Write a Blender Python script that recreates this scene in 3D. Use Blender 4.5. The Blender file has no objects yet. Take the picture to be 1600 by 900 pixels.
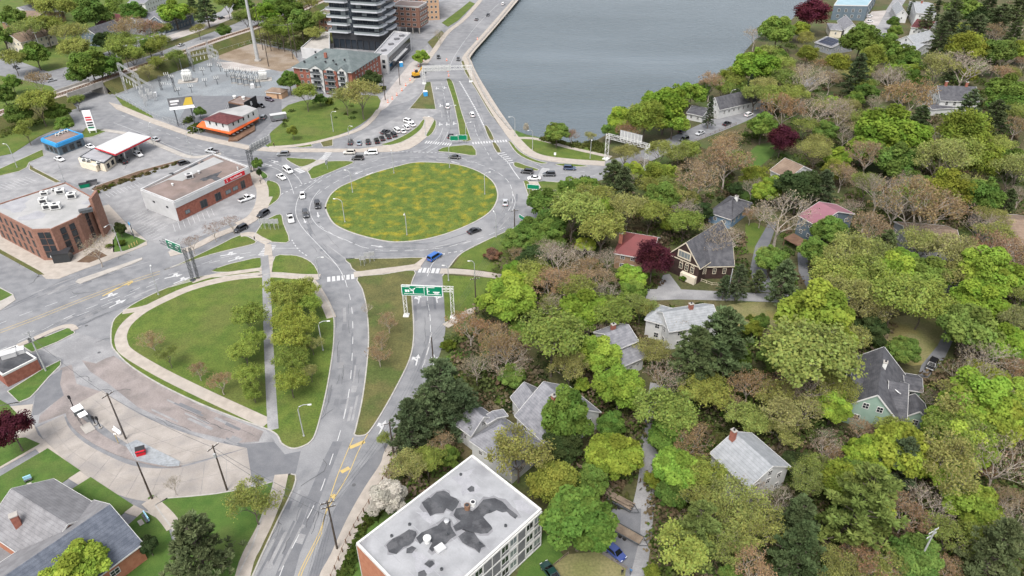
import bpy, bmesh, math, random
import numpy as np
from mathutils import Vector, Matrix
from mathutils.geometry import tessellate_polygon
random.seed(7)
C = bpy.context.scene
COL = C.collection
R = math.radians
# ------------------------------------------------------------------ camera, sky, sun, exposure
F_PX, TILT, CAM_H = 1109.0, R(33.5), 107.0
cam_d = bpy.data.cameras.new('camera'); cam = bpy.data.objects.new('camera', cam_d); COL.objects.link(cam)
cam.location = (0, 0, CAM_H); cam.rotation_euler = (R(90) - TILT, 0, 0)
cam_d.sensor_width = 36; cam_d.lens = 36 * F_PX / 1600; cam_d.clip_start = 1; cam_d.clip_end = 20000
C.camera = cam
C.render.resolution_x, C.render.resolution_y = 1024, 576
SUN_EL, SUN_AZ = R(58), R(200)
W = bpy.data.worlds.new('World'); C.world = W; W.use_nodes = True
nt = W.node_tree; bg = nt.nodes['Background']
sky = nt.nodes.new('ShaderNodeTexSky'); sky.sky_type = 'NISHITA'; sky.sun_disc = False
sky.sun_elevation = SUN_EL; sky.sun_rotation = SUN_AZ; sky.dust_density = 4.0; sky.air_density = 1.0
hsv = nt.nodes.new('ShaderNodeHueSaturation'); hsv.inputs['Saturation'].default_value = 0.34
nt.links.new(sky.outputs[0], hsv.inputs['Color']); nt.links.new(hsv.outputs[0], bg.inputs['Color'])
bg.inputs['Strength'].default_value = 0.15
sl = bpy.data.lights.new('sun', 'SUN'); sun = bpy.data.objects.new('sun', sl); COL.objects.link(sun)
sl.energy = 1.15; sl.angle = R(22); sl.color = (1.0, 0.96, 0.9)
sun.rotation_euler = (R(90) - SUN_EL, 0, math.pi - SUN_AZ)
C.view_settings.view_transform = 'Standard'; C.view_settings.look = 'None'
C.view_settings.exposure = 1.12; C.view_settings.gamma = 1.0
C.render.engine = 'CYCLES'
C.cycles.max_bounces = 5; C.cycles.diffuse_bounces = 3; C.cycles.glossy_bounces = 2; C.cycles.transmission_bounces = 3

# ------------------------------------------------------------------ photograph geometry
CT, ST = math.cos(TILT), math.sin(TILT)
def P(px, py, z=0.0):
    """the point at height z that stands where the photograph shows (px, py)"""
    u = (px - 800) / F_PX; v = (450 - py) / F_PX
    dx, dy, dz = u, CT + v * ST, -ST + v * CT
    t = (z - CAM_H) / dz
    return Vector((dx * t, dy * t, z))
def depth(p): return p[1] * CT - (p[2] - CAM_H) * ST
def pix(p):
    a = depth(p); return (800 + F_PX * p[0] / a, 450 - F_PX * (p[1] * ST + (p[2] - CAM_H) * CT) / a)
def PP(pts, z=0.0): return [P(a, b, z) for a, b in pts]
def smooth(pts, n=6, closed=False):
    pts = [Vector(p) for p in pts]; N = len(pts); out = []
    if N < 3: return pts
    for i in range(N if closed else N - 1):
        g = (lambda k: pts[k % N]) if closed else (lambda k: pts[min(max(k, 0), N - 1)])
        p0, p1, p2, p3 = g(i - 1), g(i), g(i + 1), g(i + 2)
        for k in range(n):
            t = k / n
            out.append(0.5 * ((2 * p1) + (p2 - p0) * t + (2 * p0 - 5 * p1 + 4 * p2 - p3) * t * t + (3 * p1 - p0 - 3 * p2 + p3) * t ** 3))
    if not closed: out.append(pts[-1])
    return out

# ------------------------------------------------------------------ materials
MATS = {}
def _mat(name):
    m = bpy.data.materials.new(name); m.use_nodes = True; MATS[name] = m
    nt = m.node_tree; return m, nt, nt.nodes['Principled BSDF'], nt.nodes, nt.links
def c4(c): return (c[0], c[1], c[2], 1)
def M(name, c1, c2=None, scale=1.0, rough=0.85, bump=0.0, c3=None, scale3=0.1, amt3=0.5, fine=0.0, courses=0.0, spec=0.3, metal=0.0, detail=4.0, lo=0.35, hi=0.65, th3=(0.5, 0.62)):
    """colour noise between c1 and c2, a broad third colour in blotches, fine grain, horizontal courses (shingles, clapboard)"""
    m, nt, b, N, L = _mat(name)
    b.inputs['Roughness'].default_value = rough; b.inputs['Specular IOR Level'].default_value = spec; b.inputs['Metallic'].default_value = metal
    tc = N.new('ShaderNodeTexCoord'); geo = N.new('ShaderNodeNewGeometry')
    out = None
    def noise(s, d=detail):
        n = N.new('ShaderNodeTexNoise'); n.inputs['Scale'].default_value = s; n.inputs['Detail'].default_value = d
        L.new(geo.outputs['Position'], n.inputs['Vector']); return n
    def ramp(src, a, bb):
        r = N.new('ShaderNodeMapRange'); r.inputs[1].default_value = a; r.inputs[2].default_value = bb; L.new(src, r.inputs[0]); return r.outputs[0]
    def mix(f, a, bb, kind='MIX'):
        x = N.new('ShaderNodeMix'); x.data_type = 'RGBA'; x.blend_type = kind
        if hasattr(f, 'node'): L.new(f, x.inputs[0])
        else: x.inputs[0].default_value = f
        for s, i in ((a, 6), (bb, 7)):
            if hasattr(s, 'node'): L.new(s, x.inputs[i])
            else: x.inputs[i].default_value = c4(s)
        return x.outputs[2]
    col = c1
    if c2: col = mix(ramp(noise(scale).outputs[0], lo, hi), c1, c2)
    if c3:
        f = ramp(noise(scale3, 6).outputs[0], *th3); mm = N.new('ShaderNodeMath'); mm.operation = 'MULTIPLY'; mm.inputs[1].default_value = amt3
        L.new(f, mm.inputs[0]); col = mix(mm.outputs[0], col, c3)
    h = None
    if fine:
        nf = noise(scale * 12 if scale * 12 < 30 else 30, 2); f = ramp(nf.outputs[0], 0.25, 0.75)
        g = N.new('ShaderNodeMapRange'); g.inputs[3].default_value = 1 - fine; g.inputs[4].default_value = 1 + fine; L.new(f, g.inputs[0])
        cc = N.new('ShaderNodeCombineXYZ')
        for i in range(3): L.new(g.outputs[0], cc.inputs[i])
        col = mix(1.0, col, cc.outputs[0], 'MULTIPLY')
    if courses:
        sx = N.new('ShaderNodeSeparateXYZ'); L.new(geo.outputs['Position'], sx.inputs[0])
        mm = N.new('ShaderNodeMath'); mm.operation = 'MULTIPLY'; mm.inputs[1].default_value = courses; L.new(sx.outputs[2], mm.inputs[0])
        fr = N.new('ShaderNodeMath'); fr.operation = 'FRACT'; L.new(mm.outputs[0], fr.inputs[0]); h = fr.outputs[0]
        g = N.new('ShaderNodeMapRange'); g.inputs[1].default_value = 0; g.inputs[2].default_value = 0.25; g.inputs[3].default_value = 0.72; g.inputs[4].default_value = 1.0; L.new(h, g.inputs[0])
        cc = N.new('ShaderNodeCombineXYZ')
        for i in range(3): L.new(g.outputs[0], cc.inputs[i])
        col = mix(1.0, col, cc.outputs[0], 'MULTIPLY')
    if hasattr(col, 'node'): L.new(col, b.inputs['Base Color'])
    else: b.inputs['Base Color'].default_value = c4(col)
    if bump:
        bn = N.new('ShaderNodeBump'); bn.inputs['Strength'].default_value = min(bump, 1); bn.inputs['Distance'].default_value = 0.1
        nb = noise(scale * 6, 3); L.new(nb.outputs[0], bn.inputs['Height']); L.new(bn.outputs[0], b.inputs['Normal'])
    return m
def glass_mat(name, col, rough=0.08):
    m, nt, b, N, L = _mat(name); b.inputs['Base Color'].default_value = c4(col); b.inputs['Roughness'].default_value = rough; b.inputs['Specular IOR Level'].default_value = 0.6; return m
def objcol_mat(name, rough=0.3, coat=0.5, spec=0.5):
    m, nt, b, N, L = _mat(name); oi = N.new('ShaderNodeObjectInfo'); L.new(oi.outputs['Color'], b.inputs['Base Color'])
    b.inputs['Roughness'].default_value = rough; b.inputs['Coat Weight'].default_value = coat; b.inputs['Specular IOR Level'].default_value = spec; return m
def leaf_mat(name, trans=0.3, vary=0.55):
    m, nt, b, N, L = _mat(name); N.remove(b); o = N['Material Output']
    oi = N.new('ShaderNodeObjectInfo'); at = N.new('ShaderNodeAttribute'); at.attribute_name = 'tint'
    sp = N.new('ShaderNodeSeparateXYZ'); L.new(at.outputs['Vector'], sp.inputs[0])
    mr = N.new('ShaderNodeMapRange'); mr.inputs[3].default_value = 1 - vary; mr.inputs[4].default_value = 1 + vary; L.new(sp.outputs[0], mr.inputs[0])
    cc = N.new('ShaderNodeCombineXYZ')
    for i in range(3): L.new(mr.outputs[0], cc.inputs[i])
    x = N.new('ShaderNodeMix'); x.data_type = 'RGBA'; x.blend_type = 'MULTIPLY'; x.inputs[0].default_value = 1; L.new(oi.outputs['Color'], x.inputs[6]); L.new(cc.outputs[0], x.inputs[7])
    h = N.new('ShaderNodeHueSaturation'); L.new(x.outputs[2], h.inputs['Color'])
    mh = N.new('ShaderNodeMapRange'); mh.inputs[3].default_value = 0.48; mh.inputs[4].default_value = 0.52; L.new(sp.outputs[1], mh.inputs[0]); L.new(mh.outputs[0], h.inputs['Hue'])
    d = N.new('ShaderNodeBsdfDiffuse'); t = N.new('ShaderNodeBsdfTranslucent'); mx = N.new('ShaderNodeMixShader'); mx.inputs[0].default_value = trans
    L.new(h.outputs[0], d.inputs[0]); L.new(h.outputs[0], t.inputs[0]); L.new(d.outputs[0], mx.inputs[1]); L.new(t.outputs[0], mx.inputs[2]); L.new(mx.outputs[0], o.inputs[0]); return m

# ------------------------------------------------------------------ mesh builder
class MB:
    def __init__(s): s.v = []; s.f = []; s.m = []
    def add(s, vs, fs, mi=0):
        o = len(s.v); s.v += [tuple(p) for p in vs]; s.f += [tuple(i + o for i in f) for f in fs]; s.m += [mi] * len(fs); return s
    def box(s, c, size, rz=0.0, mi=0, tilt=None):
        x, y, z = (k / 2 for k in size); ca, sa = math.cos(rz), math.sin(rz); vs = []
        for dz in (-z, z):
            for dx, dy in ((-x, -y), (x, -y), (x, y), (-x, y)): vs.append((c[0] + dx * ca - dy * sa, c[1] + dx * sa + dy * ca, c[2] + dz))
        return s.add(vs, [(3, 2, 1, 0), (4, 5, 6, 7), (0, 1, 5, 4), (1, 2, 6, 5), (2, 3, 7, 6), (3, 0, 4, 7)], mi)
    def beam(s, a, b, w, h=None, mi=0, up=(0, 0, 1)):
        a, b = Vector(a), Vector(b); h = h or w; d = b - a
        if d.length < 1e-6: return s
        d.normalize(); u = Vector(up)
        if abs(d.dot(u)) > 0.98: u = Vector((1, 0, 0))
        r = d.cross(u).normalized(); u = r.cross(d).normalized(); vs = []
        for q in (a, b):
            for i, j in ((-1, -1), (1, -1), (1, 1), (-1, 1)): vs.append(q + r * (i * w / 2) + u * (j * h / 2))
        return s.add(vs, [(3, 2, 1, 0), (4, 5, 6, 7), (0, 1, 5, 4), (1, 2, 6, 5), (2, 3, 7, 6), (3, 0, 4, 7)], mi)
    def tube(s, pts, rad, n=6, mi=0, cap=True):
        pts = [Vector(p) for p in pts]; rad = rad if isinstance(rad, (list, tuple)) else [rad] * len(pts); vs = []; fs = []
        for i, p in enumerate(pts):
            d = (pts[min(i + 1, len(pts) - 1)] - pts[max(i - 1, 0)]).normalized(); u = Vector((0, 0, 1)) if abs(d.z) < 0.9 else Vector((1, 0, 0))
            r = d.cross(u).normalized(); u = r.cross(d)
            for k in range(n): a = 2 * math.pi * k / n; vs.append(p + (r * math.cos(a) + u * math.sin(a)) * rad[i])
        for i in range(len(pts) - 1):
            for k in range(n): a, b = i * n + k, i * n + (k + 1) % n; fs.append((a, b, b + n, a + n))
        if cap: fs.append(tuple(range(n))[::-1]); fs.append(tuple(range((len(pts) - 1) * n, len(pts) * n)))
        return s.add(vs, fs, mi)
    def cyl(s, c, r, h, n=12, mi=0, r2=None):
        return s.tube([c, (c[0], c[1], c[2] + h)], [r, r if r2 is None else r2], n, mi)
    def sheet(s, poly, z=None, mi=0):
        pts = [Vector((p[0], p[1], p[2] if z is None else z)) for p in poly]
        tr = tessellate_polygon([pts]); fs = []
        for a, b, c in tr:
            nrm = (pts[b] - pts[a]).cross(pts[c] - pts[a]); fs.append((a, b, c) if nrm.z > 0 else (a, c, b))
        return s.add(pts, fs, mi)
    def prism(s, poly, z0, z1, mi=0, side=None, bottom=False):
        poly = [Vector((p[0], p[1], 0)) for p in poly]
        ar = sum(poly[i].x * poly[(i + 1) % len(poly)].y - poly[(i + 1) % len(poly)].x * poly[i].y for i in range(len(poly)))
        if ar < 0: poly = poly[::-1]
        n = len(poly); s.sheet(poly, z1, mi)
        if bottom:
            o = len(s.f); s.sheet(poly, z0, mi); s.f[o:] = [f[::-1] for f in s.f[o:]]
        vs = [(p.x, p.y, z0) for p in poly] + [(p.x, p.y, z1) for p in poly]
        return s.add(vs, [(i, (i + 1) % n, (i + 1) % n + n, i + n) for i in range(n)], mi if side is None else side)
    def strip(s, pts, w, z, mi=0, z0=None, side=0.0):
        """a band of width w along pts, its top at z; with z0 it has sides down to z0; side shifts it across"""
        pts = [Vector((p[0], p[1], 0)) for p in pts]; L_, R_ = [], []
        for i, p in enumerate(pts):
            d = (pts[min(i + 1, len(pts) - 1)] - pts[max(i - 1, 0)]).normalized(); nn = Vector((-d.y, d.x, 0))
            L_.append(p + nn * (side + w / 2)); R_.append(p + nn * (side - w / 2))
        n = len(pts); vs = [(q.x, q.y, z) for q in L_] + [(q.x, q.y, z) for q in R_]; fs = [(i + n, i + 1 + n, i + 1, i) for i in range(n - 1)]
        if z0 is not None:
            vs += [(q.x, q.y, z0) for q in L_] + [(q.x, q.y, z0) for q in R_]
            for i in range(n - 1): fs += [(i, i + 1, i + 1 + 2 * n, i + 2 * n), (i + 1 + n, i + n, i + 3 * n, i + 1 + 3 * n)]
            fs += [(0, 2 * n, 3 * n, n), (n - 1, 2 * n - 1, 4 * n - 1, 3 * n - 1)]
        return s.add(vs, fs, mi)
    def ball(s, c, r, n=8, mi=0, rz=None):
        rr = r if isinstance(r, (tuple, list)) else (r, r, r); vs = []; fs = []; m = n // 2
        for i in range(m + 1):
            t = math.pi * i / m
            for k in range(n): a = 2 * math.pi * k / n; vs.append((c[0] + rr[0] * math.sin(t) * math.cos(a), c[1] + rr[1] * math.sin(t) * math.sin(a), c[2] + rr[2] * math.cos(t)))
        for i in range(m):
            for k in range(n): a, b = i * n + k, i * n + (k + 1) % n; fs.append((a, a + n, b + n, b))
        return s.add(vs, fs, mi)
    def mesh(s, name, mats, off=None):
        me = bpy.data.meshes.new(name); v = s.v if off is None else [(p[0] - off[0], p[1] - off[1], p[2] - off[2]) for p in s.v]
        me.from_pydata(v, [], s.f)
        for m in (mats if isinstance(mats, (list, tuple)) else [mats]): me.materials.append(MATS[m] if isinstance(m, str) else m)
        if any(s.m): me.polygons.foreach_set('material_index', s.m)
        me.update(); return me
    def build(s, name, mats, parent=None, world=True, smooth=False):
        off = parent_origin(parent) if (parent is not None and world) else None
        me = s.mesh(name, mats, off)
        if smooth: me.polygons.foreach_set('use_smooth', [True] * len(me.polygons))
        return link(name, me, parent)
def parent_origin(o):
    p = Vector((0, 0, 0))
    while o is not None: p += o.location; o = o.parent
    return p
def link(name, data, parent=None):
    o = bpy.data.objects.new(name, data); COL.objects.link(o)
    if parent is not None: o.parent = parent
    return o
def tag(o, label, cat, group=None):
    o['label'] = label; o['category'] = cat
    if group: o['group'] = group
    return o
def thing(name, label, cat, loc=(0, 0, 0), rz=0.0, group=None):
    o = link(name, None); o.location = loc; o.rotation_euler = (0, 0, rz); o.empty_display_size = 0.2; return tag(o, label, cat, group)
def struct(name, mb, mats, kind='structure'):
    o = mb.build(name, mats); o['kind'] = kind; return o
def copy_tree(o, parent=None):
    c = o.copy(); COL.objects.link(c); c.parent = parent
    for ch in CH.get(o.name, []): copy_tree(ch, c)
    return c
CH = {}
def index_children(o):
    CH[o.name] = [x for x in o.children_recursive if x.parent == o]
    for x in CH[o.name]: index_children(x)

# ------------------------------------------------------------------ the palette
M('asphalt', (.135, .138, .146), (.185, .187, .194), .35, .92, .15, c3=(.235, .235, .238), scale3=.035, amt3=.6, fine=.12)
M('asphalt_old', (.19, .19, .195), (.25, .248, .25), .3, .93, .15, c3=(.15, .15, .155), scale3=.12, amt3=.6, fine=.14)
M('asphalt_dark', (.055, .056, .06), (.085, .086, .09), .5, .9, .15, fine=.15)
M('asphalt_mid', (.115, .118, .128), (.14, .142, .15), .5, .9, .15, fine=.12)
M('asphalt_pink', (.19, .165, .155), (.235, .205, .195), .25, .93, .15, c3=(.14, .125, .12), scale3=.2, amt3=.7, fine=.14)
M('concrete', (.27, .252, .23), (.34, .318, .29), .5, .9, .1, c3=(.27, .255, .235), scale3=.12, amt3=.5, fine=.1)
M('concrete_slab', (.245, .222, .20), (.305, .278, .252), .4, .9, .1, c3=(.2, .185, .175), scale3=.2, amt3=.7, fine=.1)
M('sidewalk', (.28, .248, .215), (.345, .308, .268), .6, .9, .1, c3=(.29, .265, .235), scale3=.08, amt3=.5, fine=.1)
M('kerb', (.27, .258, .24), (.34, .325, .30), 1.2, .9, 0, fine=.1)
M('paint_white', (.46, .46, .455), (.36, .36, .365), 1.2, .8, 0)
M('paint_yellow', (.44, .32, .11), (.36, .28, .13), 1.5, .8, 0)
M('paint_worn', (.36, .36, .36), (.27, .27, .275), 1.2, .85, 0)
M('grass', (.055, .090, .013), (.084, .114, .019), .3, .95, .4, c3=(.105, .10, .032), scale3=.07, amt3=.4, fine=.34)
M('grass_dry', (.068, .07, .024), (.098, .092, .032), .25, .95, .4, c3=(.05, .078, .016), scale3=.09, amt3=.75, fine=.34)
M('lawn', (.042, .088, .014), (.064, .112, .02), .4, .95, .4, c3=(.078, .098, .026), scale3=.12, amt3=.5, fine=.2)
M('grass_dandelion', (.052, .086, .012), (.084, .115, .018), .25, .95, .4, c3=(.25, .20, .013), scale3=.3, amt3=.75, fine=.45, th3=(.48, .74))
M('field_grass', (.165, .15, .07), (.12, .125, .045), .2, .95, .4, c3=(.2, .15, .05), scale3=.1, amt3=.5, fine=.25)
M('forest_floor', (.05, .055, .02), (.085, .07, .035), .12, 1.0, .5, c3=(.05, .085, .02), scale3=.05, amt3=.7, fine=.35)
M('gravel', (.20, .215, .23), (.26, .275, .285), .15, .95, .3, c3=(.17, .175, .18), scale3=.06, amt3=.7, fine=.2)
M('gravel_pale', (.36, .33, .31), (.27, .25, .235), .15, .95, .3, fine=.2)
M('ballast', (.24, .205, .175), (.32, .28, .25), .5, .95, .4, fine=.3)
M('dirt', (.15, .11, .075), (.21, .165, .12), .15, .95, .4, c3=(.27, .235, .2), scale3=.06, amt3=.6, fine=.25)
M('mulch', (.075, .045, .03), (.12, .08, .05), .8, .95, .3, fine=.25)
M('rust', (.14, .075, .045), (.2, .115, .07), 1.0, .9)
m, nt, b, N, L = _mat('water')
b.inputs['Base Color'].default_value = (.066, .086, .098, 1); b.inputs['Roughness'].default_value = .2; b.inputs['Specular IOR Level'].default_value = .5
geo = N.new('ShaderNodeNewGeometry'); mp = N.new('ShaderNodeMapping'); mp.inputs['Scale'].default_value = (.35, 1.0, 1); mp.inputs['Rotation'].default_value = (0, 0, R(14)); L.new(geo.outputs['Position'], mp.inputs[0])
n1 = N.new('ShaderNodeTexNoise'); n1.inputs['Scale'].default_value = .42; n1.inputs['Detail'].default_value = 6; n1.inputs['Roughness'].default_value = .62; L.new(mp.outputs[0], n1.inputs[0])
bn = N.new('ShaderNodeBump'); bn.inputs['Strength'].default_value = .8; bn.inputs['Distance'].default_value = 1.5
n2 = N.new('ShaderNodeTexNoise'); n2.inputs['Scale'].default_value = .012; n2.inputs['Detail'].default_value = 4; L.new(mp.outputs[0], n2.inputs[0])
r2 = N.new('ShaderNodeMapRange'); r2.inputs[1].default_value = .35; r2.inputs[2].default_value = .65; r2.inputs[3].default_value = .25; r2.inputs[4].default_value = 1.0; L.new(n2.outputs[0], r2.inputs[0])
m2 = N.new('ShaderNodeMath'); m2.operation = 'MULTIPLY'; L.new(n1.outputs[0], m2.inputs[0]); L.new(r2.outputs[0], m2.inputs[1]); L.new(m2.outputs[0], bn.inputs['Height']); L.new(bn.outputs[0], b.inputs['Normal'])
# ------------------------------------------------------------------ the setting: land, lake, roads, kerbs, grass, paths, markings
WZ = -1.6
shore_px = [(850, -60), (806, 0), (770, 45), (735, 83), (736, 93), (741, 110), (755, 140), (775, 172), (800, 202), (822, 211), (848, 218), (880, 222), (905, 224), (930, 220), (945, 212), (962, 190), (1005, 168), (1045, 150), (1060, 138), (1095, 128), (1125, 118), (1148, 104), (1160, 85), (1180, 62), (1205, 45), (1235, 32), (1255, 14), (1290, -25), (1330, -60)]
shore = PP(shore_px)
land = [Vector((-2500, -300, 0)), Vector((2500, -300, 0)), Vector((2500, 4000, 0)), Vector((700, 4000, 0))] + shore[::-1] + [Vector((60, 1200, 0)), Vector((-100, 4000, 0)), Vector((-2500, 4000, 0))]
g = MB(); g.sheet(land, 0.0)
for i in range(len(shore) - 1):                                    # the bank down into the lake
    a, b_ = shore[i], shore[i + 1]; g.add([(a.x, a.y, 0), (b_.x, b_.y, 0), (b_.x, b_.y, WZ - 1), (a.x, a.y, WZ - 1)], [(0, 1, 2, 3)])
struct('ground', g, 'forest_floor')
w = MB(); w.sheet([(-2500, 250, WZ), (2500, 250, WZ), (2500, 6000, WZ), (-2500, 6000, WZ)], WZ); struct('lake', w, 'water')
# stone sea wall along the causeway
sw = MB(); sw.strip(smooth(PP([(846, -55), (804, 1), (767, 46), (733, 84), (733, 94), (739, 111), (753, 141), (773, 173), (798, 203)]), 3), 1.0, .5, z0=WZ - .5)
M('stone', (.20, .19, .175), (.30, .28, .26), .8, .95, .4, fine=.3)
o = sw.build('sea_wall', 'stone'); tag(o, 'low grey stone sea wall between the lakeside road and the water', 'wall')

road_px = [(-420, 1000), (540, 1000), (524, 900), (545, 845), (575, 775), (610, 725), (640, 640), (685, 560), (697, 500), (692, 440), (703, 415), (722, 395), (765, 373), (812, 352), (850, 334), (880, 300), (915, 288), (960, 275), (1010, 255), (1060, 232), (1110, 212), (1150, 196), (1180, 182), (1230, 150), (1300, 120), (1300, 112), (1220, 138), (1172, 164), (1130, 178), (1090, 196), (1045, 216), (1000, 236), (945, 252), (915, 254), (880, 253), (850, 250), (826, 243), (800, 219), (772, 185), (750, 147), (731, 108), (727, 90), (762, 45), (800, 2), (835, -40), (760, -60), (-700, -60), (-900, 300)]
a = MB(); a.sheet(smooth(PP(road_px[1:-4]), 3) + PP(road_px[-4:]) + PP(road_px[:1]), .03); struct('road', a, 'asphalt')

ZC = [0]
def zi(m=7): ZC[0] += 1; return (ZC[0] % m) * .0041
def patch(name, px, mat, z=.034, n=0):
    z += zi(5) * .2 if z < .1 else zi(); mb = MB(); pts = PP(px); mb.sheet(smooth(pts, n, True) if n else pts, z); return struct(name, mb, mat)
def verge(px, mat='grass', n=4, z=.13, kerb=True, name='grass_verge', kw=.3):
    z += zi(); pts = smooth(PP(px), n, True) if n > 1 else PP(px); mb = MB(); mb.prism(pts, 0, z); o = struct(name, mb, mat)
    if kerb:
        k = MB(); k.strip(pts + [pts[0], pts[1]], kw, z + .02, z0=0); struct('kerb', k, 'kerb')
    return o
def path(px, w, mat='sidewalk', z=.16, name='sidewalk', n=4):
    z += zi(); pts = smooth(PP(px), n); mb = MB(); mb.strip(pts, w, z, z0=0); return struct(name, mb, mat)
def area(px, mat='sidewalk', z=.155, name='sidewalk', n=0):
    z += zi(); pts = PP(px); pts = smooth(pts, n, True) if n else pts; mb = MB(); mb.prism(pts, 0, z); return struct(name, mb, mat)

# --- the rotary's island
isl = [(509, 327), (511, 315), (518, 303), (532, 292), (550, 284), (580, 272), (612, 262.5), (645, 254.5), (675, 254), (712, 257), (745, 267), (768, 282), (777, 299), (776, 315), (765, 332), (740, 348), (702, 364), (665, 374), (632, 378), (605, 377.5), (570, 370), (540, 360), (520, 348)]
verge(isl, 'grass_dandelion', 5, name='rotary_island', kw=.45)
# --- islands and verges round the rotary
verge([(447, 247.5), (470, 248), (495, 250.5), (473, 261), (458, 256)], n=3)
verge([(481, 266), (495, 258), (511, 252.5), (553, 253), (530, 264), (506, 274), (488, 280), (484, 274)], n=3)
area([(468, 263), (480, 259), (498, 250), (506, 250), (512, 253), (490, 261), (481, 269)], 'concrete', .145)
area([(497, 249.5), (506, 250), (514, 242), (508, 242)], 'paint_worn', .036, 'road_marking')
verge([(685, 237), (692, 231), (715, 228), (738, 228), (744, 243), (722, 241), (700, 238)], n=2)
verge([(596, 226), (612, 221), (635, 210), (652, 198), (660, 188), (664, 188), (659, 201), (645, 213), (628, 222), (610, 227)], 'grass', 3)
verge([(678, 189), (681, 189), (681, 198), (675, 209), (668, 214), (666, 211), (672, 200)], 'grass', 3)
area([(560, 233), (597, 228), (612, 227), (628, 223), (646, 213), (660, 201), (665, 188), (660, 184), (664, 182), (676, 184), (680, 189), (673, 200), (667, 214), (655, 224), (640, 233), (620, 237), (590, 238), (560, 238)], 'sidewalk', .12)
verge([(698, 126), (706, 126), (714, 150), (722, 178), (734, 213), (735, 220), (720, 219), (716, 195), (708, 158)], 'grass', 3)
verge([(665, 129), (673, 128), (677, 148), (681, 171), (640, 170), (650, 158), (662, 143)], 'grass_dry', 1)
verge([(721, 97), (726, 97), (734, 112), (750, 138), (768, 166), (774, 182), (769, 182), (757, 163), (743, 139), (727, 114)], 'grass_dry', 2)
path([(838, -38), (803, 3), (765, 47), (731, 86), (731, 97), (740, 118), (757, 147), (775, 176), (795, 205), (806, 219), (826, 238), (850, 247), (890, 252), (945, 256)], 4.2, z=.15)
verge([(757, 198), (762, 198), (772, 217), (765, 218)], 'grass_dry', 2); verge([(769, 224), (775, 224), (783, 237), (776, 238)], 'grass_dry', 2)
verge([(795, 222), (800, 223), (810, 235), (825, 245), (843, 252), (855, 255), (846, 256), (828, 251), (808, 240)], 'grass', 3)
verge([(803, 255), (808, 254), (822, 259), (841, 265), (836, 267), (815, 264), (804, 260)], 'grass', 3)
verge([(868, 257), (880, 256), (900, 257), (918, 260), (905, 261), (880, 260)], 'grass', 3)
area([(808, 215), (848, 217.5), (880, 222), (905, 224), (935, 235), (950, 246), (940, 252), (900, 251.5), (870, 250), (845, 245), (822, 233)], 'grass', .1, 'grass_verge', 2)
area([(800, 202), (822, 210.5), (848, 216), (842, 219), (808, 216)], 'lawn', .11, 'grass_verge')
path([(808, 216), (830, 216.5), (850, 220), (885, 230), (920, 238), (955, 246)], 2.2)
verge([(818, 284), (826, 284), (833, 299), (850, 313), (838, 322), (824, 322), (825, 305)], 'grass', 2)
area([(826, 284), (840, 284), (847, 296), (866, 311), (852, 318), (836, 301)], 'sidewalk', .145)
verge([(840, 284), (870, 285), (905, 283), (912, 288), (880, 302), (862, 310), (850, 300)], 'grass', 2)
area([(706, 418), (722, 396), (765, 374), (812, 353), (845, 338), (862, 343), (845, 400), (800, 440), (771, 425), (735, 421)], 'grass', .1, 'grass_verge')
k = MB(); k.strip(smooth(PP([(691, 432), (703, 416), (722, 395.5), (765, 373.5), (812, 352.5), (848, 336)]), 4), .35, .15, z0=0); struct('kerb', k, 'kerb')
area([(691, 430), (771, 435), (760, 470), (735, 497), (696, 507), (694, 470)], 'grass', .1, 'grass_verge')
path([(688, 424), (720, 425), (750, 428), (782, 433)], 2.6); path([(696, 510), (718, 497), (735, 487), (745, 484)], 2.2)
path([(844, 352), (856, 342), (862, 333)], 2.6)
# --- green between the two southern arms
verge([(540, 405), (575, 404.5), (620, 404), (661, 403), (655, 413), (642, 417), (600, 421), (557, 425), (547, 413)], 'grass_dry', 2)
path([(553, 430), (590, 425), (630, 420), (657, 416)], 2.8)
area([(640, 419), (662, 403), (667, 403), (652, 424)], 'sidewalk', .15)
verge([(559, 434), (600, 429), (647, 423), (643, 443), (644, 470), (646, 500), (646, 532), (640, 562), (622, 600), (597, 645), (577, 675), (566, 681), (554, 680), (556, 670), (565, 630), (572, 582), (576, 530), (573, 482), (566, 452)], 'grass_dry', 3)
# --- the park west of the southern arm
park = [(403, 431), (420, 428.5), (440, 429), (468, 432), (488, 440), (501, 458), (516, 480), (522, 500), (521, 540), (514, 590), (506, 630), (495, 672), (486, 690), (470, 699), (455, 701), (440, 693), (433, 680), (415, 670), (370, 654), (310, 630), (250, 601), (205, 573), (184, 553), (174, 537), (176, 505), (190, 489), (215, 472), (262, 450), (310, 436), (355, 432)]
verge(park, 'grass', 3, name='park_lawn')
path([(500, 433), (470, 433), (430, 430), (395, 431), (350, 437), (300, 450), (262, 466), (225, 485), (200, 505), (190, 522), (190, 537), (200, 552), (250, 582), (310, 612), (370, 640), (418, 662)], 2.8)
path([(192, 488), (215, 484), (238, 478)], 2.2)
path([(470, 433), (487, 441), (505, 468), (518, 497)], 2.4)
path([(413, 400), (416, 430), (417, 460), (420, 540), (424, 620), (427, 672)], 2.2, 'asphalt_old', name='footpath')
verge([(264, 450), (290, 439), (315, 432), (355, 428), (404, 424), (407, 430), (355, 432), (310, 437)], 'grass', 2)
verge([(330, 424), (355, 414), (380, 408), (408, 403), (407, 420), (385, 423), (355, 426)], 'grass', 2)
path([(300, 441), (330, 432), (365, 427), (408, 421)], 1.8)
verge([(425, 427), (430, 401), (447, 399), (464, 400), (480, 406), (492, 416), (499, 434), (485, 434), (460, 430)], 'grass', 2)
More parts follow.
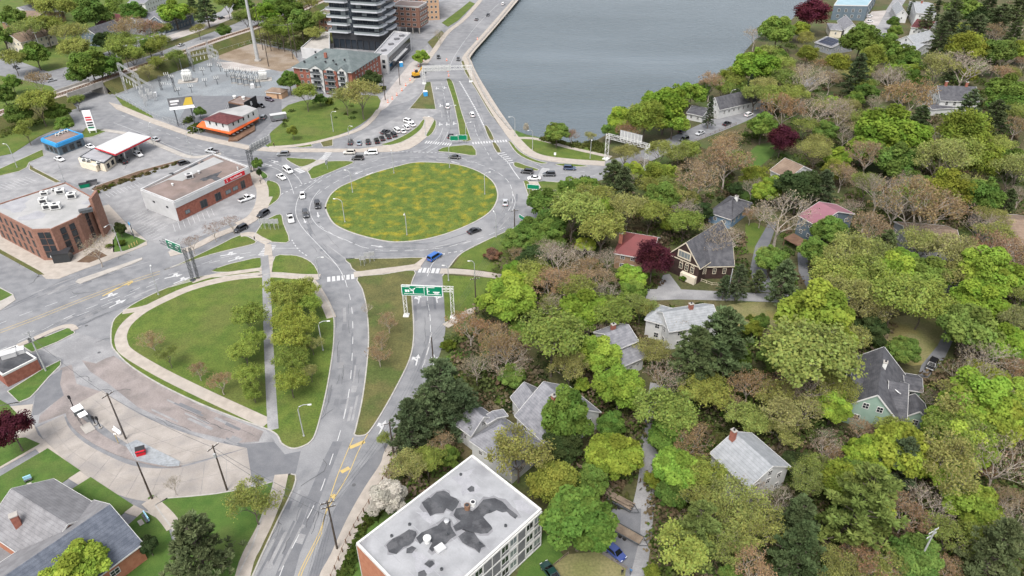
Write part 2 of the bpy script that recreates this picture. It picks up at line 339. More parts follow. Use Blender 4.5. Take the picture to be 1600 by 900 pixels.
area([(406, 430), (410, 401), (428, 401), (424, 430)], 'sidewalk', .15); area([(413, 400), (426, 400), (424, 382), (414, 382)], 'sidewalk', .15)
verge([(257, 422), (280, 413), (305, 401), (345, 382), (375, 368), (397, 375), (398, 381), (370, 388), (330, 398), (290, 411)], 'grass', 2)
path([(265, 398), (300, 388), (340, 368), (380, 352), (405, 335), (420, 308)], 2.8); area([(262, 395), (272, 387), (282, 391), (275, 397)], 'concrete', .15)
verge([(398, 375), (404, 358), (415, 345), (438, 335), (443, 350), (452, 377), (430, 379)], 'grass', 3)
path([(376, 368), (392, 366), (405, 373), (420, 380)], 2.4)
verge([(417, 283), (432, 286), (438, 296), (436, 310), (420, 323), (405, 333), (414, 312), (417, 298)], 'grass', 3)
verge([(393, 272), (405, 266), (416, 272), (418, 278), (405, 281), (397, 277)], 'lawn', 3)
path([(372, 352), (395, 340), (408, 320), (410, 295), (400, 278), (392, 262)], 4.0)
# --- western corner: office building's plot, Chebucto traffic islands
area([(-60, 372), (0, 378), (0, 390), (60, 425), (72, 436), (92, 436), (120, 425), (170, 407), (230, 383), (229, 376), (200, 352), (170, 320), (60, 345)], 'sidewalk', .12)
area([(-40, 372), (0, 390), (62, 424), (70, 430), (60, 429), (0, 396), (-40, 376)], 'grass_dry', .14, 'grass_verge')
verge([(178, 395), (177, 375), (184, 360), (200, 365), (230, 377), (212, 387), (195, 393)], 'lawn', 1)
area([(120, 410), (150, 390), (168, 400), (140, 411)], 'mulch', .14, 'planting_bed'); verge([(98, 426), (103, 413), (140, 411), (120, 418)], 'lawn', 1, kerb=False)
area([(118, 441), (122, 437), (210, 407), (222, 403), (223, 406), (212, 411), (125, 444)], 'concrete', .16, 'traffic_island')
verge([(-10, 452), (0, 450), (21, 461), (4, 470), (-12, 474)], 'lawn', 1); area([(-12, 474), (4, 470), (21, 461), (25, 469), (0, 486), (-12, 488)], 'concrete', .14)
verge([(35, 541), (70, 527), (105, 513), (114, 514), (117, 521), (90, 535), (50, 551)], 'lawn', 1); path([(28, 541), (60, 527), (92, 513), (110, 510), (118, 516)], 1.6)
# --- gas station, store and restaurant plots
patch('parking_lot', [(-60, 270), (60, 240), (130, 195), (210, 212), (300, 246), (270, 254), (170, 290), (150, 300), (110, 285), (50, 268), (-20, 300)], 'asphalt_old')
patch('parking_lot', [(150, 302), (290, 250), (335, 238), (400, 262), (406, 300), (395, 335), (350, 355), (262, 390), (235, 378), (200, 350)], 'asphalt_old', .038)
patch('parking_lot', [(-80, 330), (0, 268), (45, 268), (92, 285), (100, 287), (0, 320), (-30, 335)], 'asphalt_old', .038)
verge([(-40, 290), (0, 264), (66, 234), (69, 244), (46, 254), (42, 262), (30, 268), (0, 275), (-40, 300)], 'grass', 1)
verge([(46, 257), (52, 262), (95, 284), (87, 286), (46, 265)], 'grass_dry', 1)
verge([(143, 297), (150, 291), (215, 268), (285, 249), (290, 250), (240, 266), (160, 297), (152, 301)], 'mulch', 1)
verge([(128, 208), (134, 200), (160, 203), (168, 205), (145, 214), (130, 216)], 'grass', 1)
area([(170, 160), (190, 165), (240, 186), (310, 211), (390, 228), (430, 232), (560, 233), (560, 238), (430, 238), (385, 234), (305, 217), (235, 192), (182, 171)], 'sidewalk', .15)
area([(180, 150), (192, 166), (240, 185), (236, 180), (200, 160)], 'grass', .14, 'grass_verge')
path([(160, 203), (210, 212), (260, 232), (300, 246), (345, 240)], 2.2, 'concrete')
patch('parking_lot', [(270, 205), (300, 150), (440, 150), (440, 175), (400, 215), (390, 226), (310, 210)], 'asphalt_mid')
patch('parking_lot', [(545, 222), (560, 212), (600, 195), (625, 180), (650, 160), (690, 173), (672, 184), (655, 199), (632, 214), (608, 224), (592, 228), (552, 230)], 'asphalt_old', .038)
# --- substation yard, dirt field, lawn by the apartment block
M('substation_gravel', (.155, .17, .182), (.205, .222, .232), .12, .95, .3, c3=(.13, .135, .14), scale3=.06, amt3=.7, fine=.2)
patch('substation_gravel', [(182, 150), (215, 135), (265, 108), (345, 82), (400, 92), (442, 118), (448, 140), (410, 152), (345, 190), (310, 208), (240, 183)], 'substation_gravel', .034)
patch('gravel', [(338, 97), (380, 97), (430, 108), (400, 112), (350, 108)], 'gravel_pale', .036)
patch('dirt', [(340, 92), (350, 74), (400, 68), (455, 80), (470, 100), (440, 112), (400, 104), (360, 96)], 'dirt', .04)
area([(412, 226), (425, 205), (445, 188), (440, 172), (470, 158), (545, 150), (590, 150), (592, 168), (575, 186), (545, 205), (500, 220), (455, 228), (430, 230)], 'grass', .1, 'grass_verge', 2)
path([(420, 231), (470, 227), (520, 216), (560, 203), (580, 188), (592, 172)], 2.4)
verge([(452, 229), (485, 223), (488, 229), (470, 231)], 'grass', 1); verge([(500, 222), (520, 217), (520, 228), (505, 230)], 'grass_dry', 1)
# --- construction zone in front of the podium building
patch('construction_ground', [(590, 165), (600, 140), (640, 95), (668, 70), (676, 96), (668, 125), (655, 147), (640, 158), (606, 167)], 'asphalt_old', .034)
patch('dirt', [(585, 180), (592, 160), (640, 100), (668, 78), (672, 92), (640, 130), (604, 168)], 'gravel_pale', .037)
# --- railway embankment and the quarter beyond it
rail_px = [(-40, 190), (40, 163), (95, 147), (150, 128), (215, 105), (300, 76), (345, 60), (400, 42), (470, 15), (560, -25)]
RZ = 5.0
rp = smooth(PP(rail_px, RZ), 3)
def cut(pts, a, b): return [p for p in pts if a <= pix(p)[0] <= b]
e = MB()
for seg in (cut(rp, -45, 98), cut(rp, 147, 600)):
    e.strip(seg, 7, RZ, z0=0)
    n = len(seg); fl = []
    for sgn in (1, -1):
        top, bot = [], []
        for i, p in enumerate(seg):
            d = (seg[min(i + 1, n - 1)] - seg[max(i - 1, 0)]).normalized(); nn = Vector((-d.y, d.x, 0)) * sgn
            top.append(p + nn * 3.4 - Vector((0, 0, .05))); q = p + nn * 9; bot.append(Vector((q.x, q.y, 0)))
        e.add([*top, *bot], [(i, i + 1, i + 1 + n, i + n) if sgn < 0 else (i + n, i + 1 + n, i + 1, i) for i in range(n - 1)], 1)
struct('railway_embankment', e, ['ballast', 'grass_dry'])
t = thing('railway_track', 'pair of rusty rails on pale ballast running behind the substation', 'railway track', rp[6])
for off in (-.75, .75):
    mb = MB(); mb.strip(rp, .16, RZ + .35, z0=RZ + .1, side=off); mb.build('rail', 'rust', t)
s_ = MB()
for i in range(len(rp) - 1):
    d = rp[i + 1] - rp[i]; nseg = int(d.length / 1.4); an = math.atan2(d.y, d.x)
    for k in range(nseg): q = rp[i] + d * (k / nseg); s_.box((q.x, q.y, RZ + .06), (.4, 2.6, .14), an)
o = s_.build('sleepers', 'mulch', t); o['kind'] = 'stuff'
br = thing('railway_bridge', 'pale concrete railway bridge over the road under the tracks', 'bridge', P(122, 139))
mb = MB(); seg = [p for p in rp if 85 <= pix(p)[0] <= 160]; mb.strip(seg, 8, RZ - .05, z0=RZ - 1.4); mb.build('deck', 'concrete', br)
for sgn in (1, -1):
    mb = MB(); mb.strip(seg, .4, RZ + 1.0, z0=RZ - 1.5, side=sgn * 4.1); mb.build('parapet', 'concrete', br)
for q in (seg[0], seg[-1]):
    mb = MB(); d = seg[-1] - seg[0]; mb.box((q.x, q.y, (RZ - 1.4) / 2), (1.6, 9, RZ - 1.4), math.atan2(d.y, d.x)); mb.build('abutment', 'concrete', br)
# quarter beyond the tracks: yards, with its streets left open
def yard(px, mat='grass'): return area(px, mat, .1, 'grass_verge', 0)
yard([(-120, 60), (60, -40), (330, -60), (380, -20), (345, 18), (270, 46), (205, 66), (110, 103), (75, 112), (20, 92), (0, 82), (-80, 50)], 'grass')
yard([(120, 128), (160, 110), (230, 88), (300, 62), (370, 36), (410, 14), (500, -50), (420, -60), (360, 22), (280, 50), (220, 75)], 'grass_dry')
yard([(-200, 110), (-60, 110), (10, 120), (80, 135), (92, 146), (-60, 190)], 'grass'); yard([(-80, 200), (40, 168), (90, 155), (104, 172), (116, 190), (60, 214), (20, 240), (-80, 260)], 'grass')
yard([(155, 140), (200, 122), (300, 88), (420, 50), (530, 5), (560, -20), (560, 60), (500, 72), (460, 78), (400, 66), (345, 72), (300, 84), (262, 106), (205, 132), (172, 148)], 'grass_dry')
patch('street', [(250, 60), (300, 44), (360, 22), (372, 26), (310, 50), (262, 66)], 'gravel_pale', .136)
# far bank around the tower
area([(440, 40), (520, 10), (560, -30), (760, -50), (720, 20), (700, 36), (672, 62), (640, 60), (560, 80), (480, 90)], 'asphalt_old', .06, 'pavement')
path([(775, -30), (730, 25), (700, 50), (678, 80), (660, 105), (640, 130)], 3.0)
area([(690, 36), (722, 12), (734, 2), (742, 6), (716, 32), (700, 42)], 'grass', .12, 'grass_verge'); area([(668, 66), (690, 48), (694, 52), (676, 76)], 'grass_dry', .12, 'grass_verge')
# --- east: lanes and lawns among the trees
patch('lane', [(1008, 470), (1012, 452), (1060, 452), (1180, 458), (1300, 462), (1420, 458), (1500, 440), (1504, 452), (1430, 470), (1300, 476), (1150, 470), (1060, 468)], 'asphalt_old', .03)
patch('lane', [(1180, 456), (1172, 420), (1180, 385), (1200, 350), (1215, 345), (1200, 390), (1198, 425), (1215, 458)], 'asphalt_mid', .034)
patch('lane', [(1250, 375), (1262, 395), (1262, 425), (1275, 452), (1262, 452), (1248, 425), (1246, 398)], 'asphalt_mid', .034)
patch('driveway', [(1025, 455), (1036, 430), (1046, 428), (1064, 452)], 'asphalt_old', .036)
patch('driveway', [(1500, 500), (1490, 530), (1476, 560), (1450, 590), (1430, 600), (1440, 570), (1465, 540), (1480, 510), (1490, 470), (1506, 470)], 'asphalt_mid', .034)
lane = [(1010, 690), (1016, 720), (1012, 760), (1004, 800), (1000, 840), (990, 905)]
mb = MB(); mb.strip(smooth(PP([(1030, 600), (1022, 650)] + lane + [(985, 960)]), 4), 4.0, .036); struct('lane', mb, 'asphalt_old')
patch('parking_lot', [(940, 870), (955, 795), (1002, 795), (1000, 840), (985, 900), (980, 960), (900, 960)], 'asphalt_mid', .034)
patch('parking_lot', [(860, 905), (862, 885), (888, 866), (934, 862), (978, 889), (970, 960), (860, 960)], 'field_grass', .038)
patch('lawn', [(1130, 480), (1180, 472), (1240, 480), (1220, 515), (1170, 530), (1135, 505)], 'field_grass', .03, 3)
patch('lawn', [(1380, 500), (1470, 490), (1475, 520), (1440, 570), (1400, 560), (1375, 530)], 'field_grass', .03, 3)
patch('lawn', [(1165, 250), (1185, 225), (1215, 228), (1200, 250), (1180, 262)], 'lawn', .03, 2); patch('lawn', [(1165, 350), (1195, 355), (1200, 390), (1170, 395)], 'grass', .03, 2)
patch('lawn', [(1140, 285), (1200, 290), (1190, 320), (1150, 305)], 'lawn', .03, 2)
patch('lawn', [(565, 960), (528, 900), (560, 840), (600, 800), (660, 770), (690, 800), (640, 900), (600, 960)], 'lawn', .03); patch('lawn', [(780, 960), (820, 870), (850, 830), (880, 868), (862, 885), (855, 960)], 'lawn', .03)
patch('street', [(1358, 60), (1375, 30), (1395, 0), (1412, -25), (1432, -25), (1412, 5), (1394, 35), (1380, 62)], 'asphalt_old', .03); patch('parking_lot', [(1345, 40), (1362, 18), (1386, 16), (1372, 40)], 'gravel_pale', .034)
# pavement along the east side of the bottom road, with its fence line
path([(500, 960), (512, 905), (530, 870), (556, 812), (582, 765), (606, 728), (614, 705), (640, 660)], 3.2)
# --- bus loop in the south-west: asphalt apron, concrete lanes cast in slabs, kerbed platform
patch('bus_loop_apron', [(60, 545), (120, 520), (175, 535), (186, 556), (250, 601), (330, 640), (415, 672), (430, 690), (400, 720), (330, 690), (260, 660), (200, 640), (160, 612), (105, 650), (52, 668), (48, 640), (62, 600), (98, 570), (100, 562)], 'asphalt_old', .036)
patch('asphalt_patch', [(128, 563), (150, 568), (165, 560), (178, 556), (205, 574), (250, 603), (330, 642), (412, 674), (404, 690), (375, 692), (300, 674), (245, 650), (215, 636), (170, 600), (140, 580)], 'asphalt_pink', .040)
patch('asphalt_patch', [(95, 575), (112, 570), (120, 600), (158, 612), (105, 645), (60, 662), (62, 650), (95, 620), (88, 595)], 'asphalt_pink', .040)
patch('asphalt_patch', [(50, 650), (56, 612), (75, 590), (98, 577), (94, 600), (100, 618), (60, 648)], 'asphalt_mid', .044)
patch('asphalt_patch', [(330, 705), (375, 695), (428, 690), (445, 710), (470, 705), (462, 740), (430, 742), (385, 756), (380, 720)], 'asphalt_mid', .040)
# concrete lanes: a band laid along a centre line, one slab per joint interval and per lane
loop = thing('bus_loop', 'pale bus turning loop cast in big concrete slabs', 'pavement', P(150, 720)); loop['kind'] = 'structure'; del loop['category']; del loop['label']
def slabs(pL, pR, n, lanes):
    L_, R_ = smooth(PP(pL), 8), smooth(PP(pR), 8)
    def at(pl, t):
        d = [0]
        for i in range(len(pl) - 1): d.append(d[-1] + (pl[i + 1] - pl[i]).length)
        t *= d[-1]
        for i in range(len(pl) - 1):
            if t <= d[i + 1]: return pl[i].lerp(pl[i + 1], (t - d[i]) / max(d[i + 1] - d[i], 1e-6))
        return pl[-1].copy()
    gp = .012
    for i in range(n):
        for l in range(lanes):
            q = []
            for (t, s) in ((i + gp * .5, l / lanes), ((i + .5), l / lanes), (i + 1 - gp * .5, l / lanes), (i + 1 - gp * .5, (l + 1) / lanes - .006), ((i + .5), (l + 1) / lanes - .006), (i + gp * .5, (l + 1) / lanes - .006)):
                q.append(at(L_, t / n).lerp(at(R_, t / n), s))
            mb = MB(); mb.prism(q, .02, .06 + random.uniform(0, .006)); mb.build('concrete_slab', 'concrete_slab', loop)
slabs([(58, 668), (70, 690), (95, 722), (140, 752), (190, 775), (240, 784), (300, 776), (360, 766), (395, 757)], [(100, 648), (108, 668), (130, 690), (165, 710), (210, 728), (262, 732), (300, 726), (340, 714), (386, 700)], 12, 2)
slabs([(122, 630), (160, 665), (200, 694), (250, 720), (283, 728)], [(160, 610), (205, 640), (255, 664), (320, 686), (386, 700)], 6, 2)
verge([(103, 640), (114, 640), (130, 655), (160, 680), (200, 700), (250, 715), (280, 726), (281, 730), (262, 731), (215, 722), (170, 706), (130, 683), (108, 660)], 'asphalt_pink', 3, z=.14, kerb=False, name='bus_platform')
patch('asphalt_patch', [(196, 696), (214, 688), (282, 722), (280, 729), (262, 730), (212, 720)], 'gravel', .178)
# lawns, walks round the loop
area([(-30, 640), (52, 632), (48, 652), (60, 680), (110, 726), (160, 762), (210, 790), (230, 800), (262, 778), (250, 800), (236, 815), (190, 800), (140, 768), (90, 738), (56, 702), (-30, 750)], 'sidewalk', .10)
verge([(-30, 640), (30, 629), (12, 612), (67, 577), (95, 563), (95, 571), (76, 590), (57, 612), (47, 622), (30, 629)], 'lawn', 1); 
verge([(-30, 626), (0, 625), (14, 633), (32, 652), (0, 654), (-30, 660)], 'lawn', 1, kerb=False); verge([(-30, 700), (0, 688), (40, 684), (63, 694), (0, 730), (-30, 745)], 'lawn', 1, kerb=False)
verge([(-30, 760), (0, 745), (75, 701), (126, 736), (94, 757), (40, 790), (-30, 800)], 'lawn', 1, kerb=False); verge([(109, 767), (142, 746), (209, 790), (181, 812), (140, 800)], 'lawn', 1, kerb=False)
verge([(197, 824), (225, 799), (248, 812), (262, 822), (280, 880), (300, 960), (150, 960)], 'lawn', 1, kerb=False)
verge([(243, 790), (262, 779), (300, 776), (338, 772), (400, 761), (428, 753), (425, 775), (412, 800), (396, 850), (372, 900), (360, 960), (290, 960), (272, 830)], 'lawn', 1)
path([(232, 782), (258, 806), (272, 824)], 2.6, 'sidewalk'); path([(440, 742), (432, 775), (412, 825), (385, 880), (368, 960)], 2.6); verge([(446, 745), (462, 743), (458, 765), (436, 810), (408, 870), (385, 920), (380, 905), (405, 860), (430, 805), (444, 770)], 'grass_dry', 2)
verge([(231, 779), (238, 774), (246, 777), (234, 785)], 'lawn', 1, kerb=False)
# resurfaced strips and old repairs on the carriageways
patch('asphalt_patch', [(430, 900), (470, 800), (505, 720), (520, 690), (535, 690), (500, 780), (470, 860), (458, 905)], 'asphalt_mid', .036); patch('asphalt_patch', [(480, 905), (520, 800), (560, 735), (610, 685), (605, 722), (572, 772), (545, 830), (520, 890), (518, 905)], 'asphalt_mid', .036)
patch('asphalt_patch', [(-10, 460), (60, 440), (130, 420), (160, 415), (150, 430), (60, 462), (-10, 495)], 'asphalt', .036); patch('asphalt_patch', [(335, 245), (400, 243), (440, 246), (440, 253), (400, 256), (370, 254)], 'asphalt_mid', .036)
# --- road markings
mk, my = MB(), MB(); MZ = .056
def line(px, w=.15, mb=mk, dash=None, n=5, z=MZ):
    pts = smooth(PP(px), n)
    if not dash: mb.strip(pts, w, z); return
    on, off = dash; d = 0; cur = [pts[0]]; draw = True; left = on
    i = 0; p = pts[0]
    while i < len(pts) - 1:
        seg = pts[i + 1] - p; L_ = seg.length
        if L_ < left: left -= L_; i += 1; p = pts[i]; cur.append(p)
        else:
            p = p + seg * (left / L_) if L_ else p; cur.append(p)
            if draw and len(cur) > 1: mb.strip(cur, w, z)
            draw = not draw; left = on if draw else off; cur = [p]
    if draw and len(cur) > 1: mb.strip(cur, w, z)
def zebra(a, b, n, length, w=.9, mb=mk):
    """bars between ground pixels a and b, each `length` metres long square to that line"""
    A, B = P(*a), P(*b); d = (B - A); an = math.atan2(d.y, d.x)
    for i in range(n): q = A + d * ((i + .5) / n); mb.add([(q.x + math.cos(an) * x - math.sin(an) * y, q.y + math.sin(an) * x + math.cos(an) * y, MZ) for x, y in ((-w / 2, -length / 2), (w / 2, -length / 2), (w / 2, length / 2), (-w / 2, length / 2))], [(0, 1, 2, 3)])
def arrow(px, to, kind='s', s=1.0):
    A, B = P(*px), P(*to); d = (B - A).normalized(); nn = Vector((-d.y, d.x, 0))
    def q(x, y): return A + d * (x * s) + nn * (y * s)
    def put(pl): mk.sheet([q(x, y) for x, y in pl], MZ)
    put([(-2.6, -.2), (.6, -.2), (.6, .2), (-2.6, .2)]); 
    if 's' in kind: put([(.6, -.7), (2.4, 0), (.6, .7)])
    if 'l' in kind: put([(-.6, .2), (.1, 1.1), (-.2, 1.5), (1.2, 1.5), (.9, .3), (.55, .7), (.1, .2)])
    if 'r' in kind: put([(-.6, -.2), (.1, -1.1), (-.2, -1.5), (1.2, -1.5), (.9, -.3), (.55, -.7), (.1, -.2)])
# rotary lanes
line([(420, 315), (437, 305), (470, 290), (500, 279)], .35, dash=(1.0, 1.0))
line([(795, 380), (770, 383), (735, 390), (690, 397), (665, 401)], .3, dash=(.9, .9))
line([(505, 275), (485, 290), (468, 306), (462, 330), (470, 352), (490, 375), (512, 398), (530, 420), (540, 440)], .16)
line([(500, 296), (488, 312), (484, 330), (492, 348), (510, 362), (540, 375), (565, 386)], .16)
line([(495, 305), (520, 287), (555, 270), (600, 257), (635, 250)], .16, dash=(3, 2)); line([(483, 295), (520, 272), (560, 259), (590, 250)], .16, dash=(2.5, 2.5))
line([(565, 386), (595, 391), (640, 392), (680, 389), (720, 381), (760, 369), (795, 352)], .16, dash=(2.5, 2)); line([(500, 353), (530, 372), (560, 383)], .16, dash=(2.5, 2.5))
line([(640, 246), (690, 246), (730, 252), (765, 263), (790, 279), (800, 297), (800, 318), (790, 335)], .16, dash=(3.5, 2))
line([(545, 250), (600, 240), (650, 236), (700, 242), (750, 256)], .16, dash=(3, 2))
for x, y, tx, ty in ((497, 336, 500, 350), (476, 345, 482, 360), (590, 385, 604, 387), (560, 270, 545, 276), (577, 272, 560, 280), (711, 254, 696, 250)): arrow((x, y), (tx, ty), 's', .8)
# western approach
line([(405, 258), (430, 263), (447, 275), (455, 290), (459, 303)], .16); line([(420, 252), (445, 262), (463, 275), (472, 288)], .16)
arrow((430, 252), (445, 256), 'sr', .8); arrow((420, 258), (434, 262), 's', .8)
zebra((463, 263), (473, 270), 4, 2.4); line([(340, 240), (400, 247), (450, 247), (520, 245), (560, 243)], .14, dash=(3, 4)); line([(330, 247), (390, 252), (410, 255)], .16)
zebra((505, 250), (514, 238), 6, 2.6, .6)
line([(615, 237), (650, 238), (685, 239)], .3, dash=(.8, .8)); zebra((664, 222), (706, 226), 11, 2.6, .55); zebra((737, 224), (793, 220), 13, 2.2, .6)
line([(668, 238), (690, 224), (700, 206)], .14); line([(645, 238), (665, 232), (685, 215), (692, 200)], .14)
line([(690, 130), (694, 150), (700, 180), (703, 200)], .14, dash=(2.5, 2.5)); line([(718, 127), (740, 165), (760, 205)], .6, dash=(1.6, .7)); line([(741, 195), (746, 212), (758, 232), (770, 253)], .14, dash=(3, 2))
line([(795, 22), (760, 50), (725, 88), (722, 110)], .14, dash=(3, 3)); line([(780, 5), (745, 40), (710, 88), (700, 120)], .14)
for x, y in ((682, 138), (694, 137), (688, 165), (701, 165), (687, 194), (698, 194), (709, 193)): arrow((x, y), (x - 1, y + 15), 'sl', .8)
# eastern approach
line([(777, 240), (792, 252), (803, 268), (812, 280)], .3); zebra((782, 238), (800, 256), 6, 3, .5); zebra((853, 263), (846, 276), 7, 3, .5)
line([(820, 278), (850, 284), (890, 283), (930, 274)], .14); line([(850, 270), (880, 271), (915, 268)], .14, dash=(3, 3)); line([(835, 255), (850, 262)], .14)
line([(800, 300), (805, 315), (800, 330)], .14); zebra((872, 305), (856, 318), 5, 2.2, .6); line([(775, 378), (810, 364), (845, 342), (862, 325)], .14)
# southern arms
zebra((510, 437), (555, 432), 6, 2.6, .9); zebra((653, 422), (694, 424), 6, 2.6, .9); zebra((411, 400), (424, 383), 7, 3.2, .5)
line([(540, 440), (548, 470), (551, 500), (551, 540), (547, 600), (538, 650), (527, 690), (517, 720), (500, 770), (470, 830), (445, 880), (430, 920)], .16, dash=(3, 3.5))
line([(695, 397), (676, 412), (668, 432)], .16); line([(668, 446), (668, 470), (672, 495), (672, 530), (665, 560), (657, 580)], .16, dash=(3, 1.6))
for x, y, tx, ty, k_ in ((655, 467, 658, 450, 'sl'), (682, 466, 679, 450, 'sr'), (652, 562, 656, 545, 'sl'), (677, 562, 679, 545, 'sr'), (598, 667, 606, 650, 'sl')): arrow((x, y), (tx, ty), k_, .85)
line([(423, 388), (440, 388), (468, 388)], .15); line([(456, 375), (466, 390), (480, 400)], .3, dash=(.9, .9))
# yellow taper on the bottom road
line([(552, 684), (540, 712), (525, 750), (512, 790), (500, 830), (470, 890), (462, 920)], .16, my); line([(575, 678), (560, 705), (545, 740), (525, 775), (510, 800), (502, 833)], .16, my); line([(503, 833), (474, 890), (466, 918)], .16, my)
for (a_, b_) in (((546, 700), (570, 690)), ((533, 738), (546, 731)), ((518, 778), (524, 773))): line([a_, b_], .9, my)
# Chebucto Road
line([(-10, 524), (60, 498), (130, 470), (200, 444), (250, 428)], .16, my); line([(-10, 520), (60, 494), (130, 466), (200, 440), (250, 424)], .16, my); line([(160, 463), (205, 440), (200, 446)], .5, my)
line([(-10, 510), (40, 490), (120, 462)], .14, dash=(3, 3)); line([(-10, 552), (60, 519), (120, 489), (200, 458), (260, 431), (340, 408), (400, 398)], .14, dash=(3, 2.6)); line([(120, 494), (190, 466), (250, 440)], .14, dash=(3, 3)); line([(315, 413), (350, 402), (400, 393)], .14, dash=(3, 2.5))
for x, y, tx, ty in ((172, 463, 195, 454), (185, 474, 208, 463), (272, 432, 290, 428), (285, 438, 300, 432), (358, 398, 378, 395), (370, 405, 388, 400)): arrow((x, y), (tx, ty), 'sl', .95)
# parking bays
def bays(a, b, n, to):
    A, B, D = P(*a), P(*b), P(*to) - P(*a)
    for i in range(n + 1):
        q = A.lerp(B, i / n); mk.strip([q, q + D], .1, MZ)
bays((262, 352), (222, 330), 9, (243, 362)); bays((270, 350), (330, 326), 8, (274, 362)); bays((165, 303), (215, 285), 9, (172, 308)); bays((-5, 290), (40, 277), 7, (12, 297)); bays((215, 358), (240, 375), 6, (228, 352)); bays((560, 222), (600, 216), 6, (562, 228))
mk.strip(smooth(PP([(178, 192), (230, 212), (285, 236), (330, 246)]), 3), .14, MZ); line([(190, 180), (240, 200), (300, 224), (350, 238)], .14, dash=(3, 4))
struct('road_marking', mk, 'paint_white'); struct('road_marking', my, 'paint_yellow')
# tar-sealed cracks and manholes
ck = MB(); rr = random.Random(3)
RO = [([(544, 470), (546, 540), (540, 600), (525, 670)], 5), ([(660, 470), (663, 530), (652, 575)], 3), ([(480, 780), (455, 840), (425, 900)], 5), ([(60, 530), (150, 488), (240, 450)], 5), ([(30, 478), (120, 440), (220, 412)], 5), ([(480, 340), (500, 380), (535, 410)], 3), ([(600, 388), (680, 385), (740, 368)], 3), ([(735, 150), (750, 190), (765, 230)], 3), ([(690, 150), (695, 190), (685, 225)], 3), ([(200, 200), (260, 225), (330, 240)], 4), ([(800, 300), (795, 330), (770, 360)], 2), ([(560, 252), (640, 240), (700, 250)], 3), ([(260, 640), (330, 672), (395, 700)], 4)]
pm = [MB(), MB()]
for pl, n_ in RO:                                                    # utility cuts and patched strips along the carriageways
    sp_ = smooth(PP(pl), 8)
    for k_ in range(n_ * 3):
        i_ = rr.randrange(1, len(sp_) - 2); d = (sp_[i_ + 1] - sp_[i_]).normalized(); nn = Vector((-d.y, d.x, 0)); c = sp_[i_] + nn * rr.uniform(-3.2, 3.2); L_, w_ = rr.choice(((rr.uniform(3, 9), .7), (rr.uniform(1.2, 3), rr.uniform(.9, 1.6)), (rr.uniform(6, 14), .45)))
        q = [c + d * L_ / 2 * a_ * rr.uniform(.85, 1.1) + nn * w_ / 2 * b_ * rr.uniform(.8, 1.15) for a_, b_ in ((-1, -1), (1, -1), (1, 1), (-1, 1))]; pm[k_ % 2].sheet(q, .0455 + k_ * .0003)
    for k_ in range(n_ * 2):                                          # long thin sealed cracks following the lanes
        i_ = rr.randrange(0, len(sp_) - 6); ln = rr.randrange(3, 7); off = rr.uniform(-3.5, 3.5); pts = []
        for j in range(i_, i_ + ln): d = (sp_[j + 1] - sp_[j]).normalized(); pts.append(sp_[j] + Vector((-d.y, d.x, 0)) * (off + rr.uniform(-.25, .25)))
        ck.strip(pts, rr.uniform(.06, .11), .0515)
struct('asphalt_patch', pm[0], 'asphalt_mid'); struct('asphalt_patch', pm[1], 'asphalt_old')
for x, y, s_ in [(230, 325, 3), (280, 372, 4), (205, 400, 3), (60, 430, 3), (45, 445, 4), (150, 535, 2), (30, 415, 4), (205, 610, 4), (520, 640, 5), (470, 760, 5), (440, 820, 5), (620, 300, 0), (150, 455, 4), (120, 590, 3), (195, 255, 4), (110, 262, 4)]:
    if not s_: continue
    p = P(x, y); an = rr.uniform(0, 6.3); pts = [p]
    for k_ in range(5): an += rr.uniform(-.8, .8); pts.append(pts[-1] + Vector((math.cos(an), math.sin(an), 0)) * s_ * .35)
    ck.strip(pts, .12, .078)
for x, y in ((135, 509), (155, 551), (553, 758), (96, 433), (60, 432), (498, 348), (614, 262), (468, 310), (447, 362)):
    p = P(x, y); ck.sheet([(p.x + .4 * math.cos(i * .7), p.y + .4 * math.sin(i * .7), .05) for i in range(9)], .05)
struct('road_crack', ck, 'asphalt_dark')
# ------------------------------------------------------------------ buildings
M('brick_red', (.20, .072, .05), (.27, .105, .075), 1.5, .9, .1, fine=.2, courses=4)
M('brick_brown', (.19, .098, .07), (.25, .135, .10), 1.5, .9, .1, fine=.2, courses=4)
M('brick_orange', (.30, .12, .07), (.36, .16, .095), 1.2, .9, .1, fine=.15, courses=4)
M('brick_tan', (.40, .25, .15), (.46, .30, .19), 1.2, .9, .05, fine=.1, courses=4)
M('roof_white', (.225, .228, .235), (.285, .288, .296), .3, .8, .03, c3=(.135, .135, .143), scale3=.14, amt3=.6, fine=.05)
M('roof_light', (.25, .25, .245), (.315, .31, .305), .25, .85, .03, c3=(.28, .28, .28), scale3=.1, amt3=.6, fine=.06)
M('roof_patch', (.034, .035, .039), (.06, .062, .067), .4, .9, .05, c3=(.10, .10, .105), scale3=.5, amt3=.5, fine=.15)
M('roof_patch_mid', (.15, .15, .158), (.2, .2, .208), .5, .9, .02, fine=.1)
M('roof_patch_pale', (.23, .23, .245), (.29, .29, .30), .4, .9, .02, fine=.1)
M('roof_brown', (.15, .115, .10), (.20, .155, .14), .25, .9, .05, c3=(.09, .08, .075), scale3=.1, amt3=.6, fine=.12)
M('shingle_grey', (.135, .137, .15), (.20, .20, .215), .9, .9, .1, fine=.28, courses=3.2)
M('shingle_hall', (.15, .147, .152), (.20, .197, .203), .7, .9, .1, c3=(.12, .118, .122), scale3=.12, amt3=.5, fine=.2, courses=3.2)
M('shingle_dark', (.05, .05, .057), (.085, .085, .092), .8, .9, .1, fine=.28, courses=3.2)
M('shingle_pale', (.205, .215, .225), (.265, .275, .285), .9, .9, .1, fine=.18, courses=3.2)
M('shingle_blue', (.066, .076, .098), (.10, .112, .138), .9, .9, .1, fine=.28, courses=3.2)
